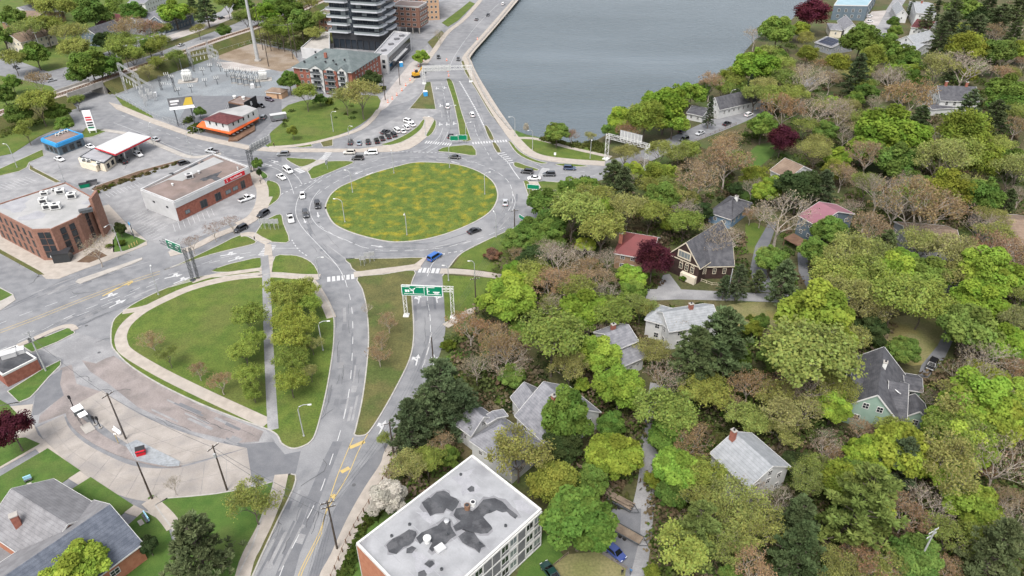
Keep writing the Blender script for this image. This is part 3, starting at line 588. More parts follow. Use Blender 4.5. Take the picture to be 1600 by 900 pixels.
M('shingle_green', (.085, .105, .105), (.12, .14, .14), .5, .9, .1, fine=.2, courses=3)
M('shingle_brown', (.155, .11, .08), (.21, .155, .115), .6, .9, .1, c3=(.1, .07, .055), scale3=.3, amt3=.5, fine=.25, courses=3.2)
M('shingle_maroon', (.075, .022, .024), (.105, .034, .034), .8, .9, .1, fine=.2, courses=3.2)
M('metal_red', (.135, .034, .034), (.11, .03, .03), .3, .55, 0, fine=.05)
M('metal_pink', (.22, .10, .12), (.19, .085, .105), .3, .6, 0, fine=.05)
M('metal_blue_roof', (.2, .3, .34), (.24, .34, .38), .2, .6, 0)
M('siding_white', (.49, .49, .48), (.43, .435, .43), .8, .75, 0, courses=3.5)
M('siding_green', (.20, .29, .235), (.235, .32, .265), .8, .75, 0, courses=3.5)
M('siding_blue', (.115, .19, .27), (.14, .215, .30), .8, .75, 0, courses=3.5)
M('siding_slate', (.085, .115, .14), (.11, .14, .165), .8, .75, 0, courses=3.5)
M('siding_brown', (.028, .016, .014), (.045, .026, .022), 1.0, .85, 0, courses=3.5)
M('siding_tan', (.22, .14, .085), (.28, .185, .12), .8, .8, 0, courses=3.5)
M('siding_cream', (.55, .5, .4), (.48, .43, .35), .8, .8, 0, courses=3.5)
M('siding_grey', (.19, .2, .215), (.24, .25, .26), .8, .8, 0, courses=3.5)
M('stucco_cream', (.52, .46, .36), (.58, .52, .42), .7, .9, .05, fine=.06)
M('panel_white', (.44, .44, .44), (.385, .385, .385), .4, .6, 0)
M('panel_black', (.022, .023, .026), (.035, .036, .04), .5, .5, 0)
M('panel_grey', (.11, .11, .118), (.15, .15, .157), .8, .7, 0, fine=.1)
M('slab_edge', (.34, .355, .38), (.40, .41, .43), .5, .6, 0)
M('trim_white', (.52, .515, .50), (.46, .455, .44), 2.0, .6, 0)
M('trim_cream', (.55, .49, .38), (.5, .44, .34), 2.0, .6, 0)
M('steel', (.33, .335, .34), (.42, .42, .425), 1.5, .5, 0, metal=.3)
M('steel_dark', (.05, .055, .06), (.08, .085, .09), 1.5, .6, 0)
M('steel_pale', (.52, .52, .5), (.60, .6, .58), 1.0, .55, 0)
M('awning_orange', (.62, .105, .022), (.55, .085, .018), .4, .7, 0)
M('sign_red', (.45, .012, .022), None, rough=.5)
M('sign_green', (.0, .165, .085), (.0, .14, .07), .8, .45, 0)
M('sign_blue', (.035, .24, .5), (.04, .27, .54), .6, .6, 0)
M('sign_black', (.016, .016, .018), None, rough=.6)
M('sign_white', (.7, .7, .7), None, rough=.5)
M('wood', (.11, .06, .04), (.16, .095, .06), .7, .85, 0, fine=.15)
M('wood_pale', (.13, .10, .075), (.19, .15, .11), .7, .85, 0, fine=.15)
glass_mat('glass', (.02, .024, .028)); glass_mat('glass_pale', (.16, .18, .185), .15); glass_mat('glass_tower', (.018, .024, .032), .06); glass_mat('solar', (.01, .014, .03), .12)

WIN = {}
def window(parent, p, an, w, h, frame='trim_white', mull=(1, 1), pane='glass', fw=.11, name='window', dep=.07):
    """a window at world point p (centre), facing the direction an; frame proud of the wall, pane behind it"""
    key = (round(w, 2), round(h, 2), frame, mull, pane, fw)
    if key not in WIN:
        f = MB()
        for sx in (-1, 1): f.box((sx * (w / 2 - fw / 2), 0, 0), (fw, dep * 2, h))
        for sz in (-1, 1): f.box((0, 0, sz * (h / 2 - fw / 2)), (w - 2 * fw, dep * 2 - .01, fw))
        for i in range(1, mull[0] + 1): f.box((-w / 2 + w * i / (mull[0] + 1), .0, 0), (.06, dep * 2 - .03, h - 2 * fw))
        for i in range(1, mull[1] + 1): f.box((0, .0, -h / 2 + h * i / (mull[1] + 1)), (w - 2 * fw, dep * 2 - .04, .06))
        g_ = MB(); g_.box((0, -.005, 0), (w - 2 * fw + .01, dep * 2 - .075, h - 2 * fw + .01))
        WIN[key] = (f.mesh('window', frame), g_.mesh('pane', pane))
    a_, b_ = WIN[key]; o = link(name, a_, parent); o.location = Vector(p) - parent_origin(parent); o.rotation_euler = (0, 0, an - math.pi / 2)
    link('pane', b_, o); return o
def ccw(pts):
    ar = sum(pts[i].x * pts[(i + 1) % len(pts)].y - pts[(i + 1) % len(pts)].x * pts[i].y for i in range(len(pts)))
    return pts if ar > 0 else pts[::-1]
def wall_windows(parent, A, B, zs, w, h, n, skip=(), t0=.08, t1=.92, **k):
    """n windows along the outer face from A to B (counter-clockwise plan) at each sill-centre height of zs"""
    d = (B - A); an = math.atan2(-d.x, d.y)
    an = math.atan2(d.y, d.x) - math.pi / 2; out = Vector((math.cos(an), math.sin(an), 0))
    for zi_, z in enumerate(zs):
        for i in range(n):
            if (zi_, i) in skip: continue
            t = t0 + (t1 - t0) * ((i + .5) / n); q = A.lerp(B, t) + out * .03
            window(parent, (q.x, q.y, z), an, w, h, **k)
def flat(label, cat, px, z, wall, roof, name='building', base=0.0, par=.45, cap='trim_white', pts=None, capw=.35, group=None):
    pts = ccw([Vector((p.x, p.y, 0)) for p in (pts or PP(px, z))]); c = sum(pts, Vector()) / len(pts)
    t = thing(name, label, cat, (c.x, c.y, base), group=group); n = len(pts)
    w_ = MB(); w_.prism(pts, base, z - .02); w_.build('wall', wall, t)
    r_ = MB(); r_.prism([p.lerp(c, .004) for p in pts], z - .25, z + .01); ro = r_.build('roof', roof, t)
    if par:
        k_ = MB(); 
        for i in range(n):
            a_, b_ = pts[i], pts[(i + 1) % n]; d = (b_ - a_).normalized(); nn = Vector((d.y, -d.x, 0)); o_ = nn * .04
            q0, q1 = a_ + o_, b_ + o_
            k_.add([(q.x, q.y, z_) for z_ in (z - .28, z + par) for q in (q0, q1, q1 - nn * capw - d * capw, q0 - nn * capw + d * capw)], [(0, 1, 5, 4), (4, 5, 6, 7), (2, 3, 7, 6), (1, 2, 6, 5), (3, 0, 4, 7)])
        k_.build('parapet', cap, t)
    return t, pts, ro
def rect(a, b, c, z):
    A, B, Cc = P(*a, z), P(*b, z), P(*c, z); u = (B - A); L_ = u.length; u.normalize(); v = Vector((-u.y, u.x, 0)); wd = (Cc - B).dot(v)
    if wd < 0: A, B = B, A; u = -u; v = -v; wd = -wd
    return Vector((A.x, A.y, 0)), u, v, L_, wd
def gable_wing(fr, ez, rh, base=0.0, axis='u', hip=(0, 0), over=.45, wall=None, roof=None):
    O, u, v, L_, wd = fr
    if axis == 'v': O, u, v, L_, wd = O + u * L_, v, -u, wd, L_        # ridge across
    pt = lambda s, t, z: O + u * s + v * t + Vector((0, 0, z))
    n0, n1 = hip
    if wall is not None:
        cs = [pt(0, 0, base), pt(L_, 0, base), pt(L_, wd, base), pt(0, wd, base)]; ce = [pt(0, 0, ez), pt(L_, 0, ez), pt(L_, wd, ez), pt(0, wd, ez)]
        vs = cs + ce + [pt(0 if not n0 else n0, wd / 2, ez + rh - .05), pt(L_ - n1, wd / 2, ez + rh - .05)]
        fs = [(0, 1, 5, 4), (2, 3, 7, 6)] + ([(1, 2, 6, 9, 5)] if not n1 else [(1, 2, 6, 5)]) + ([(3, 0, 4, 8, 7)] if not n0 else [(3, 0, 4, 7)])
        wall.add(vs, fs)
    if roof is not None:
        sl_ = rh / (wd / 2); o = over; th = .2; e0 = 0 if n0 else o * .6; e1 = 0 if n1 else o * .6
        zl = ez - sl_ * o + .06; zr = ez + rh + .06
        oo0 = o if n0 else e0; oo1 = o if n1 else e1
        T = [pt(-oo0, -o, zl), pt(L_ + oo1, -o, zl), pt(L_ - n1 + (e1 if not n1 else 0), wd / 2, zr), pt(n0 - (e0 if not n0 else 0), wd / 2, zr), pt(L_ + oo1, wd + o, zl), pt(-oo0, wd + o, zl)]
        B_ = [p - Vector((0, 0, th)) for p in T]
        fs = [(0, 1, 2, 3), (2, 4, 5, 3)]; fb = [(9, 8, 7, 6), (9, 11, 10, 8)]
        if n1: fs.append((1, 4, 2)); fb.append((8, 10, 7))
        if n0: fs.append((5, 0, 3)); fb.append((9, 6, 11))
        loop = [0, 1, 4, 5] if (n0 and n1) else ([0, 1, 2, 4, 5, 3] if not (n0 or n1) else ([0, 1, 4, 5, 3] if n1 else [0, 1, 2, 4, 5]))
        for i in range(len(loop)): a_, b_ = loop[i], loop[(i + 1) % len(loop)]; fs.append((a_, a_ + 6, b_ + 6, b_))
        roof.add(T + B_, fs + fb)
    return O, u, v, L_, wd
def house(label, wings, wallm, roofm, name='house', trim='trim_white', wins=(1.0, 1.3), floors=1, chim=(), chm='brick_red', group=None, sp=3.2, cat='house', mull=(1, 1), door=None):
    """wings: dicts fr, ez, rh, axis, hip; windows on every wall face; chimneys as (wing, s, t, height)"""
    O, u, v, L_, wd = wings[0]['fr']; c = O + u * L_ / 2 + v * wd / 2; t = thing(name, label, cat, (c.x, c.y, 0), group=group)
    wm, rm = MB(), MB(); fr2 = []
    for w in wings: fr2.append(gable_wing(w['fr'], w['ez'], w['rh'], 0, w.get('axis', 'u'), w.get('hip', (0, 0)), w.get('over', .45), wm, rm))
    wm.build('wall', wallm, t); ro = rm.build('roof', roofm, t)
    tr = MB()
    for w, (O, u, v, L_, wd) in zip(wings, fr2):
        pt = lambda s, q, z: O + u * s + v * q + Vector((0, 0, z)); ez, rh = w['ez'], w['rh']; n0, n1 = w.get('hip', (0, 0)); o = w.get('over', .45); sl_ = rh / (wd / 2); zl = ez - sl_ * o - .02
        tr.beam(pt(-.2, -o - .03, zl), pt(L_ + .2, -o - .03, zl), .06, .26); tr.beam(pt(-.2, wd + o + .03, zl), pt(L_ + .2, wd + o + .03, zl), .06, .26)
        for n_, s in ((n0, -o * .6 - .03), (n1, L_ + o * .6 + .03)):
            if not n_:
                for q in (-o, wd + o): tr.beam(pt(s, q, zl), pt(s, wd / 2, ez + rh - .02), .06, .3)
        fl = w.get('floors', floors); A = [pt(0, 0, 0), pt(L_, 0, 0), pt(L_, wd, 0), pt(0, wd, 0)]
        for i in range(4):
            if i in w.get('nowin', ()): continue
            a_, b_ = A[i], A[(i + 1) % 4]; ln = (b_ - a_).length; n = max(1, int(ln / sp))
            zs = [ez * (k + .55) / fl for k in range(fl)]
            wall_windows(t, a_, b_, zs, wins[0], wins[1], n, frame=trim, mull=mull)
            if i in (1, 3) and not (n1 if i == 1 else n0) and rh > 2.4: wall_windows(t, a_, b_, [ez + rh * .3], wins[0], wins[1], 1 if rh < 3.5 else 2, t0=.25, t1=.75, frame=trim, mull=mull)
        if door and w is wings[0]:
            a_, b_ = A[door[0]], A[(door[0] + 1) % 4]; d = b_ - a_; an = math.atan2(d.y, d.x) - math.pi / 2; q = a_.lerp(b_, door[1])
            m_ = MB(); m_.box((0, 0, 1.05), (1.0, .16, 2.1)); do = m_.build('door', 'wood', t, world=False); do.location = Vector((q.x, q.y, 0)) - t.location; do.rotation_euler = (0, 0, an - math.pi / 2)
            hd = MB(); hd.ball((.36, .1, 1.05), .05, 6); hd.build('handle', 'steel', do, world=False)
    tr.build('trim', trim, t)
    for (wi, s, q, h) in chim:
        O, u, v, L_, wd = fr2[wi]; w = wings[wi]; p = O + u * (L_ * s) + v * (wd * q); zb = w['ez'] + w['rh'] * (1 - abs(q - .5) * 2) - 1.0
        m_ = MB(); m_.box((p.x, p.y, zb + (h + 1) / 2), (1.0, .8, h + 1), math.atan2(u.y, u.x)); m_.box((p.x, p.y, zb + h + 1.06), (1.15, .95, .14), math.atan2(u.y, u.x), 1); m_.cyl((p.x, p.y, zb + h + 1.1), .2, .35, 8, 2); m_.build('chimney', [chm, 'concrete', 'panel_black'], ro)
    return t, fr2, ro
def roof_thing(parent, name, px, z, size, rz=0.3, mat='steel_pale', kind='unit'):
    """a rooftop part seated on the roof"""
    p = P(px[0], px[1], z); m_ = MB(); x, y, h = size
    if kind == 'unit':
        m_.box((p.x, p.y, z + h * .55), (x, y, h * .9), rz); m_.box((p.x, p.y, z + h * .06), (x * .9, y * .9, h * .12), rz, 1); m_.cyl((p.x, p.y, z + h), min(x, y) * .32, .06, 10, 1); 
        d = Vector((math.cos(rz), math.sin(rz), 0)); n_ = Vector((-d.y, d.x, 0)); q = p - n_ * (y / 2 + .01); m_.box((q.x, q.y, z + h * .55), (x * .7, .05, h * .6), rz, 1)
    elif kind == 'vent': m_.cyl((p.x, p.y, z), x * .35, h * .7, 10); m_.ball((p.x, p.y, z + h * .8), (x * .55, x * .55, h * .3), 10)
    elif kind == 'pipe': m_.cyl((p.x, p.y, z), x * .5, h, 12); m_.cyl((p.x, p.y, z + h - .05), x * .36, .07, 12, 1)
    elif kind == 'hatch': m_.box((p.x, p.y, z + h / 2), (x, y, h), rz); m_.box((p.x, p.y, z + h + .04), (x * 1.06, y * 1.06, .08), rz)
    return m_.build(name, [mat, 'panel_black'], parent)
def roof_patch(parent, px, z, mat='roof_patch', n=3, k=[0]):
    k[0] += 1; m_ = MB(); pts = PP(px, z); rr = random.Random(k[0]); out = []
    for i in range(len(pts)):
        a_, b_ = pts[i], pts[(i + 1) % len(pts)]; m = max(1, int((b_ - a_).length / .8)) if n else 1
        for j in range(m): out.append(a_.lerp(b_, j / m) + (Vector((rr.uniform(-.22, .22), rr.uniform(-.22, .22), 0)) if n else Vector()))
    m_.sheet(out, z + .02 + (k[0] % 6) * .004); return m_.build('roof_patch', mat, parent)

# --- flat roofed apartment block, bottom centre
Z = 9.5
A_, B_, C_ = P(557, 850, Z), P(738, 712, Z), P(846, 797, Z); D_ = A_ + C_ - B_
t, pts, ro = flat('three storey apartment block with patched white flat roof and brick end wall', 'apartment building', None, Z, 'brick_orange', 'roof_white', 'apartment_block', pts=[A_, D_, C_, B_], par=.3)
for pl in ([(660, 793), (661, 784), (667, 779), (673, 777), (682, 769), (693, 765.5), (702, 770), (703, 777), (711, 779), (718, 783), (715.5, 791), (707, 799), (698, 795.5), (693, 802), (682, 801), (673, 805.5), (667, 800)], [(750, 787), (755.5, 780), (771, 779), (784, 783), (795.5, 793), (808, 807), (804, 810), (791, 801), (775.5, 798), (760, 802), (753, 809), (762, 815.5), (768, 827), (762, 833), (751, 834), (740, 831), (724, 827), (713, 831), (708, 822), (718, 813), (708, 804), (713, 795.5), (724, 793), (740, 798)], [(602, 853), (607, 847), (624, 838), (640, 828), (649, 830), (651, 835.5), (647, 847), (629, 855.5), (618, 865.5), (609, 864)], [(651, 842), (660, 833), (673, 825.5), (682, 820), (693, 812), (704, 814), (705.5, 823), (715.5, 835.5), (704, 844), (691, 853), (675.5, 863), (671, 858), (675.5, 849), (664, 842), (658, 849)], [(715.5, 838), (727, 829), (740, 834), (749, 844), (759, 853), (747, 863), (733, 853), (722, 848)], [(663, 882), (669, 874), (678, 875.5), (680, 882), (671, 888)], [(655, 895), (662, 892), (668, 896), (664, 905), (654, 903)], [(636, 857), (644, 853), (651, 857), (645, 865), (637, 864)]): 
    cx_, cy_ = sum(p[0] for p in pl) / len(pl), sum(p[1] for p in pl) / len(pl); roof_patch(t, [(cx_ + (x - cx_) * 1.12, cy_ + (y - cy_) * 1.14) for x, y in pl], Z - .012, 'roof_patch_mid'); roof_patch(t, pl, Z + .012)
for k_ in range(1, 9):                                               # membrane seams
    m_ = MB(); q0, q1 = A_.lerp(B_, k_ / 9), D_.lerp(C_, k_ / 9); m_.strip([q0, q1], .07, Z + .016); m_.build('roof_seam', 'roof_patch_pale', t)
for px_ in ((612, 838), (690, 890), (765, 800), (790, 822), (720, 742), (640, 820), (700, 835), (750, 850)): roof_thing(t, 'roof_drain', px_, Z + .02, (.5, .5, .3), .2, 'steel_dark', 'pipe')
for pl in ([(705, 748), (720, 738), (735, 734), (742, 730), (733, 745), (744, 756), (752, 765), (740, 771), (722, 775), (722, 762)], [(650, 800), (665, 800), (680, 808), (672, 818), (660, 812)], [(640, 860), (660, 866), (690, 880), (670, 898), (650, 895), (648, 876)], [(800, 783), (815, 782), (836, 798), (828, 803), (808, 796)]): roof_patch(t, pl, Z - .0, 'roof_patch_pale')
roof_patch(t, [(731, 765), (736, 759), (742, 762), (740, 768), (734, 768)], Z + .01)
for nm, p_, s_, kd, mt in (('roof_vent', (668, 847), (1.3, 1.3, 1.3), 'vent', 'steel_pale'), ('roof_hatch', (688, 859), (1.5, 1.3, .5), 'hatch', 'panel_white'), ('chimney_pipe', (730, 795), (1.0, 1, 1.0), 'pipe', 'rust'), ('chimney_pipe', (739, 789), (1.0, 1, .8), 'pipe', 'steel_pale'), ('roof_vent', (698, 817), (.9, .9, .7), 'vent', 'steel')): roof_thing(t, nm, p_, Z + .02, s_, .7, mt, kd)
Q = ccw([Vector((p.x, p.y, 0)) for p in (A_, D_, C_, B_)])
for i in range(4):
    a_, b_ = Q[i], Q[(i + 1) % 4]; mid = (a_ + b_) / 2; d = b_ - a_; an = math.atan2(d.y, d.x) - math.pi / 2; out = Vector((math.cos(an), math.sin(an), 0))
    if d.length > 22:                                                 # long fronts: window bands, grey panels
        m_ = MB()
        for z in (.35, 3.45, 6.45, 9.2): q0, q1 = a_ + out * .1, b_ + out * .1; m_.beam((q0.x, q0.y, z), (q1.x, q1.y, z), .14, .28)
        for k_ in range(14): q = a_.lerp(b_, k_ / 13) + out * .1; m_.box((q.x, q.y, 4.7), (.12, .13, 9.0), an)
        m_.build('facade_frame', 'trim_white', t)
        for z in (1.9, 4.95, 7.85):
            for k_ in range(13):
                q = a_.lerp(b_, (k_ + .5) / 13) + out * .04
                if k_ in (3, 6, 7, 10): 
                    m_ = MB(); m_.box((q.x, q.y, z), (.1, d.length / 13 - .2, 2.6), an); m_.build('facade_panel', 'panel_grey', t)
                else: window(t, (q.x, q.y, z + .25), an, d.length / 13 - .25, 1.7, mull=(1, 0), pane='glass' if k_ % 3 else 'glass_pale'); m_ = MB(); m_.box((q.x, q.y, z - .95), (.1, d.length / 13 - .2, .65), an); m_.build('facade_panel', 'panel_white' if k_ % 2 else 'panel_grey', t)
    else: wall_windows(t, a_, b_, (1.9, 4.9, 7.8), 1.2, 1.4, 1, t0=.8, t1=.97)
# --- office building, left
Z = 10.0
t, pts, ro = flat('brown brick three storey office building with pale patched flat roof', 'office building', [(-18, 325), (50, 360), (80, 359), (121, 341), (152, 313), (103, 286)], Z, 'brick_brown', 'roof_light', 'office_building', cap='brick_brown', par=.3)
roof_patch(t, [(-2, 322), (20, 312), (40, 307), (46, 311), (38, 318), (42, 324), (34, 331), (20, 333), (15, 328), (0, 326)], Z, 'roof_patch_pale'); roof_patch(t, [(28, 340), (50, 333), (60, 329), (72, 334), (66, 341), (45, 344), (30, 344)], Z, 'roof_patch_pale'); roof_patch(t, [(126, 318), (140, 313), (151, 313), (146, 318), (132, 320)], Z, 'roof_patch_pale'); roof_patch(t, [(88, 295), (105, 290), (114, 294), (106, 300), (96, 300)], Z, 'roof_patch_pale')
for p_, s_ in (((69, 317), (2.4, 1.8, 1.6)), ((74, 326), (2.0, 1.8, 1.6)), ((88, 326), (2.8, 1.9, 1.7)), ((95, 302), (2.6, 1.7, 1.4)), ((113, 309), (2.6, 2.0, 1.6)), ((70, 304), (2.2, 1.4, 1.1)), ((85, 299), (1.2, 1.0, .9))): roof_thing(t, 'air_conditioner', p_, Z + .03, s_, .35)
roof_thing(t, 'roof_hatch', (135, 331), Z + .03, (3.5, 1.6, .8), .5, 'steel_dark', 'hatch')
for i in range(len(pts)):
    a_, b_ = pts[i], pts[(i + 1) % len(pts)]; d = b_ - a_
    if d.y < -2 and d.length > 12 or (d.length > 25): wall_windows(t, a_, b_, (1.9, 5.0, 8.0), 1.1, 2.2, int(d.length / 3.2), frame='panel_black', mull=(0, 1), t0=.02, t1=.98)
    elif d.length > 5: wall_windows(t, a_, b_, (1.9, 4.0, 6.2, 8.3), 1.6, 1.9, 2, frame='panel_black', mull=(0, 0), t0=.2, t1=.9)
fin = MB(); q0, q1 = P(152, 312.5, Z), P(121.5, 341, Z); fin.beam((q0.x + .6, q0.y, 6.6), (q0.x + 1.5, q0.y - 5.5, 6.6), .8, 13.2); fin.build('stair_wall', 'brick_brown', t)
m_ = MB(); q = P(104, 411); m_.box((q.x - 1.5, q.y + 1.5, 1.5), (4.4, 3.2, 3.0), .25); m_.box((q.x - 1.5, q.y + 1.5, 3.08), (4.8, 3.6, .2), .25, 1); po = m_.build('entrance_porch', ['glass', 'panel_black'], t)
m_ = MB(); m_.box((q.x - 2.2, q.y - .22, 2.55), (2.6, .12, .7), .25); m_.build('sign_panel', 'sign_white', po)
# --- bank store
Z = 6.6
t, pts, ro = flat('single storey red brick store with white parapet and red bank sign', 'bank', [(272, 317), (389, 262), (333, 241.5), (220, 297)], Z, 'brick_red', 'roof_brown', 'bank_building', cap='panel_white', par=.5, capw=.4)
k_ = MB()
for i in range(4):                                                   # white fascia band round the top
    a_, b_ = pts[i], pts[(i + 1) % 4]; d = (b_ - a_).normalized(); nn = Vector((d.y, -d.x, 0)) * .12; k_.beam((a_.x + nn.x, a_.y + nn.y, Z - .9), (b_.x + nn.x, b_.y + nn.y, Z - .9), .2, 1.9)
k_.build('fascia', 'panel_white', t)
iw = min(range(4), key=lambda i: (pts[i] + pts[(i + 1) % 4]).x if (pts[i] - pts[(i + 1) % 4]).length < 22 else 1e9)
a_, b_ = pts[iw], pts[(iw + 1) % 4]; d = (b_ - a_).normalized(); nn = Vector((d.y, -d.x, 0)) * .06; k_ = MB(); k_.beam((a_.x + nn.x, a_.y + nn.y, 2.4), (b_.x + nn.x, b_.y + nn.y, 2.4), .12, 4.8); k_.build('side_cladding', 'panel_white', t)
for s in (.35, .75):
    q = a_.lerp(b_, s) + nn * 2.5; m_ = MB(); m_.box((q.x, q.y, 4.1), (.3, .9, .5), math.atan2(d.y, d.x) - math.pi / 2); m_.build('wall_vent', 'panel_black', t)
fi = max(range(4), key=lambda i: (pts[(i + 1) % 4] - pts[i]).x); a_, b_ = pts[fi], pts[(fi + 1) % 4]; d = (b_ - a_); an = math.atan2(d.y, d.x) - math.pi / 2; out = Vector((math.cos(an), math.sin(an), 0))
for s, w_, h_ in ((.12, 1.8, 1.3), (.33, 2.6, 2.6), (.52, 2.4, 2.7), (.66, 2.2, 1.4), (.76, 2.2, 1.4), (.87, 1.8, 2.8)):
    q = a_.lerp(b_, s) + out * .03; window(t, (q.x, q.y, max(h_ / 2 + .2, 1.9)), an, w_, h_, 'steel_dark', (1, 0), 'glass_pale' if h_ < 2 else 'glass')
q = a_.lerp(b_, .78) + out * .3; sg = MB(); sg.box((0, 0, 0), (8.6, .16, 1.5)); so = sg.build('sign_panel', 'sign_red', t, world=False); so.location = Vector((q.x, q.y, Z - .75)) - t.location; so.rotation_euler = (0, 0, an + math.pi / 2)
def lettering(txt, size, parent, loc, rot, mat, name='lettering', sx=1.0):
    cu = bpy.data.curves.new('text', 'FONT'); cu.body = txt; cu.size = size; cu.align_x = 'CENTER'; cu.align_y = 'CENTER'; cu.extrude = .02; cu.resolution_u = 3
    tmp = bpy.data.objects.new('text', cu); COL.objects.link(tmp); dg = bpy.context.evaluated_depsgraph_get(); me = bpy.data.meshes.new_from_object(tmp.evaluated_get(dg)); bpy.data.objects.remove(tmp); bpy.data.curves.remove(cu)
    me.materials.clear(); me.materials.append(MATS[mat]); o = link(name, me, parent); o.location = loc; o.rotation_euler = rot; o.scale = (sx, 1, 1); return o
    cu = bpy.data.curves.new(name, 'FONT'); cu.body = txt; cu.size = size; cu.align_x = 'CENTER'; cu.align_y = 'CENTER'; cu.extrude = .02; cu.materials.append(MATS[mat]); o = link(name, cu, parent); o.location = loc; o.rotation_euler = rot; o.scale = (sx, 1, 1); return o
lettering('Scotiabank', 1.15, so, (.5, -.10, -.02), (R(90), 0, 0), 'sign_white'); lettering('S', 1.3, so, (-3.4, -.10, 0), (R(90), 0, 0), 'sign_white')
for p_, s_, kd, mt in (((296, 278), (2.4, 1.9, 1.5), 'unit', 'panel_white'), ((311, 270.5), (1.1, 1, .9), 'vent', 'panel_white'), ((270, 290), (.8, .8, .8), 'vent', 'steel_pale'), ((372, 265), (.5, .5, 1.2), 'pipe', 'panel_white'), ((268, 273), (1.4, .9, .6), 'unit', 'steel_dark')): roof_thing(t, {'unit': 'air_conditioner', 'vent': 'roof_vent', 'pipe': 'vent_pipe'}[kd], p_, Z + .03, s_, .55, mt, kd)
roof_patch(t, [(311, 281), (325, 275), (338, 270), (347, 267), (340, 276), (350, 281), (340, 284), (330, 279), (318, 283)], Z); roof_patch(t, [(312, 254), (316, 251), (333, 258), (326, 260)], Z, n=0); roof_patch(t, [(285, 264), (300, 256), (311, 255), (308, 259), (292, 263)], Z)
roof_patch(t, [(229, 295), (263, 281), (285, 283), (310, 268), (350, 252), (334, 245.5)], Z, 'roof_light', 0)
# --- gas station: canopy on posts, kiosk, car wash shop
Z = 5.2; cp = ccw([Vector((p.x, p.y, 0)) for p in PP([(148.3, 230), (180, 240.5), (235, 213.7), (201, 205.6)], Z)]); c = sum(cp, Vector()) / 4
t = thing('fuel_canopy', 'white flat fuel station canopy with red edge over the pumps', 'canopy', (c.x, c.y, 0))
m_ = MB(); m_.prism(cp, Z - .8, Z, bottom=True); m_.build('canopy_roof', 'panel_white', t)
for i in range(4):
    a_, b_ = cp[i], cp[(i + 1) % 4]; d = (b_ - a_).normalized(); nn = Vector((d.y, -d.x, 0)) * .05; m_ = MB(); m_.beam((a_.x + nn.x, a_.y + nn.y, Z - .45), (b_.x + nn.x, b_.y + nn.y, Z - .45), .1, .5); m_.build('red_band', 'sign_red', t)
for si, s in enumerate((.2, .5, .8)):
    for q_ in (.3, .7):
        q = cp[0].lerp(cp[1], s).lerp(cp[3].lerp(cp[2], s), q_); m_ = MB(); m_.box((q.x, q.y, (Z - .8) / 2), (.4, .4, Z - .8)); m_.build('post', 'steel_pale', t)
        pm = thing('fuel_pump', 'grey fuel pump under the white canopy, %s on its %s side' % (('at the kiosk end', 'in the middle', 'at the road end')[si], 'shop' if q_ < .5 else 'bank'), 'fuel pump', (q.x + .9, q.y, 0), .4, 'pumps under the canopy')
        m2 = MB(); m2.box((0, 0, .12), (.9, .7, .24)); m2.box((0, 0, 1.0), (.75, .5, 1.55)); m2.build('body', 'panel_grey', pm, world=False); m2 = MB(); m2.box((0, -.27, 1.3), (.5, .05, .5)); m2.build('screen', 'glass', pm, world=False)
t, pts, ro = flat('cream fuel station kiosk with grey flat roof under the canopy edge', 'kiosk', [(124.7, 245), (162, 255), (178, 243), (147, 231.5)], 3.4, 'stucco_cream', 'roof_patch_pale', 'kiosk', cap='steel_dark', par=.15)
for i in range(4): wall_windows(t, pts[i], pts[(i + 1) % 4], (1.6,), 1.6, 1.7, 2, frame='panel_black', pane='glass')
for p_ in ((132, 251), (139, 252.5), (155, 256)): roof_thing(t, 'air_conditioner', p_, 2.6, (1.6, 1.2, .9), .3)
m_ = MB(); m_.prism(PP([(125, 256), (128, 262), (153, 269), (157, 266), (156, 262), (130, 254)]), 0.1, 2.3); m_.build('tank_screen_wall', 'stucco_cream', t)
t, pts, ro = flat('small shop with bright blue fascia and brown flat roof beside the fuel station', 'shop', [(64.6, 217), (88, 225.5), (128, 210), (104, 202)], 4.6, 'siding_slate', 'roof_brown', 'shop', cap='sign_blue', par=.3)
for i in range(4):
    a_, b_ = pts[i], pts[(i + 1) % 4]; d = (b_ - a_).normalized(); nn = Vector((d.y, -d.x, 0)) * .2; m_ = MB(); m_.beam((a_.x + nn.x, a_.y + nn.y, 4.05), (b_.x + nn.x, b_.y + nn.y, 4.05), .4, 1.2); m_.build('fascia', 'sign_blue', t); wall_windows(t, a_, b_, (1.6,), 2.0, 2.2, 3, frame='steel_dark', pane='glass', mull=(1, 0))
for p_ in ((96, 209), (90, 212), (104, 206)): roof_thing(t, 'air_conditioner', p_, 4.6, (1.2, 1.2, .8), .3)
# --- restaurant with orange awning, pub behind it, brick shed
t, pts, ro = flat('white two storey restaurant with maroon roof and long orange awning', 'restaurant', [(319, 195.5), (355.5, 203.5), (402, 180), (398, 170), (345, 178)], 3.0, 'wood', 'roof_light', 'restaurant', par=0)
up, upts, uro = None, None, None
mu = ccw([Vector((p.x, p.y, 0)) for p in PP([(319, 186), (355.5, 193.5), (402, 170), (384, 164), (341, 173.5)], 6.4)]); m_ = MB(); m_.prism(mu, 3.0, 6.35); m_.build('upper_wall', 'siding_white', t); m_ = MB(); m_.prism(mu, 6.36, 6.45); m_.build('upper_roof', 'roof_light', t)
fr = rect((319, 185.5), (355, 193), (377.5, 182.5), 6.5); rm = MB(); gable_wing(fr, 6.5, 1.3, 0, 'u', (5, 5), .5, None, rm); rm.build('roof', 'shingle_maroon', t)
aw = [P(307, 197, 2.7), P(360, 209, 2.7), P(405, 184, 2.7)]; ai = [P(316, 189, 4.2), P(355.5, 198.5, 4.2), P(402.5, 175, 4.2)]
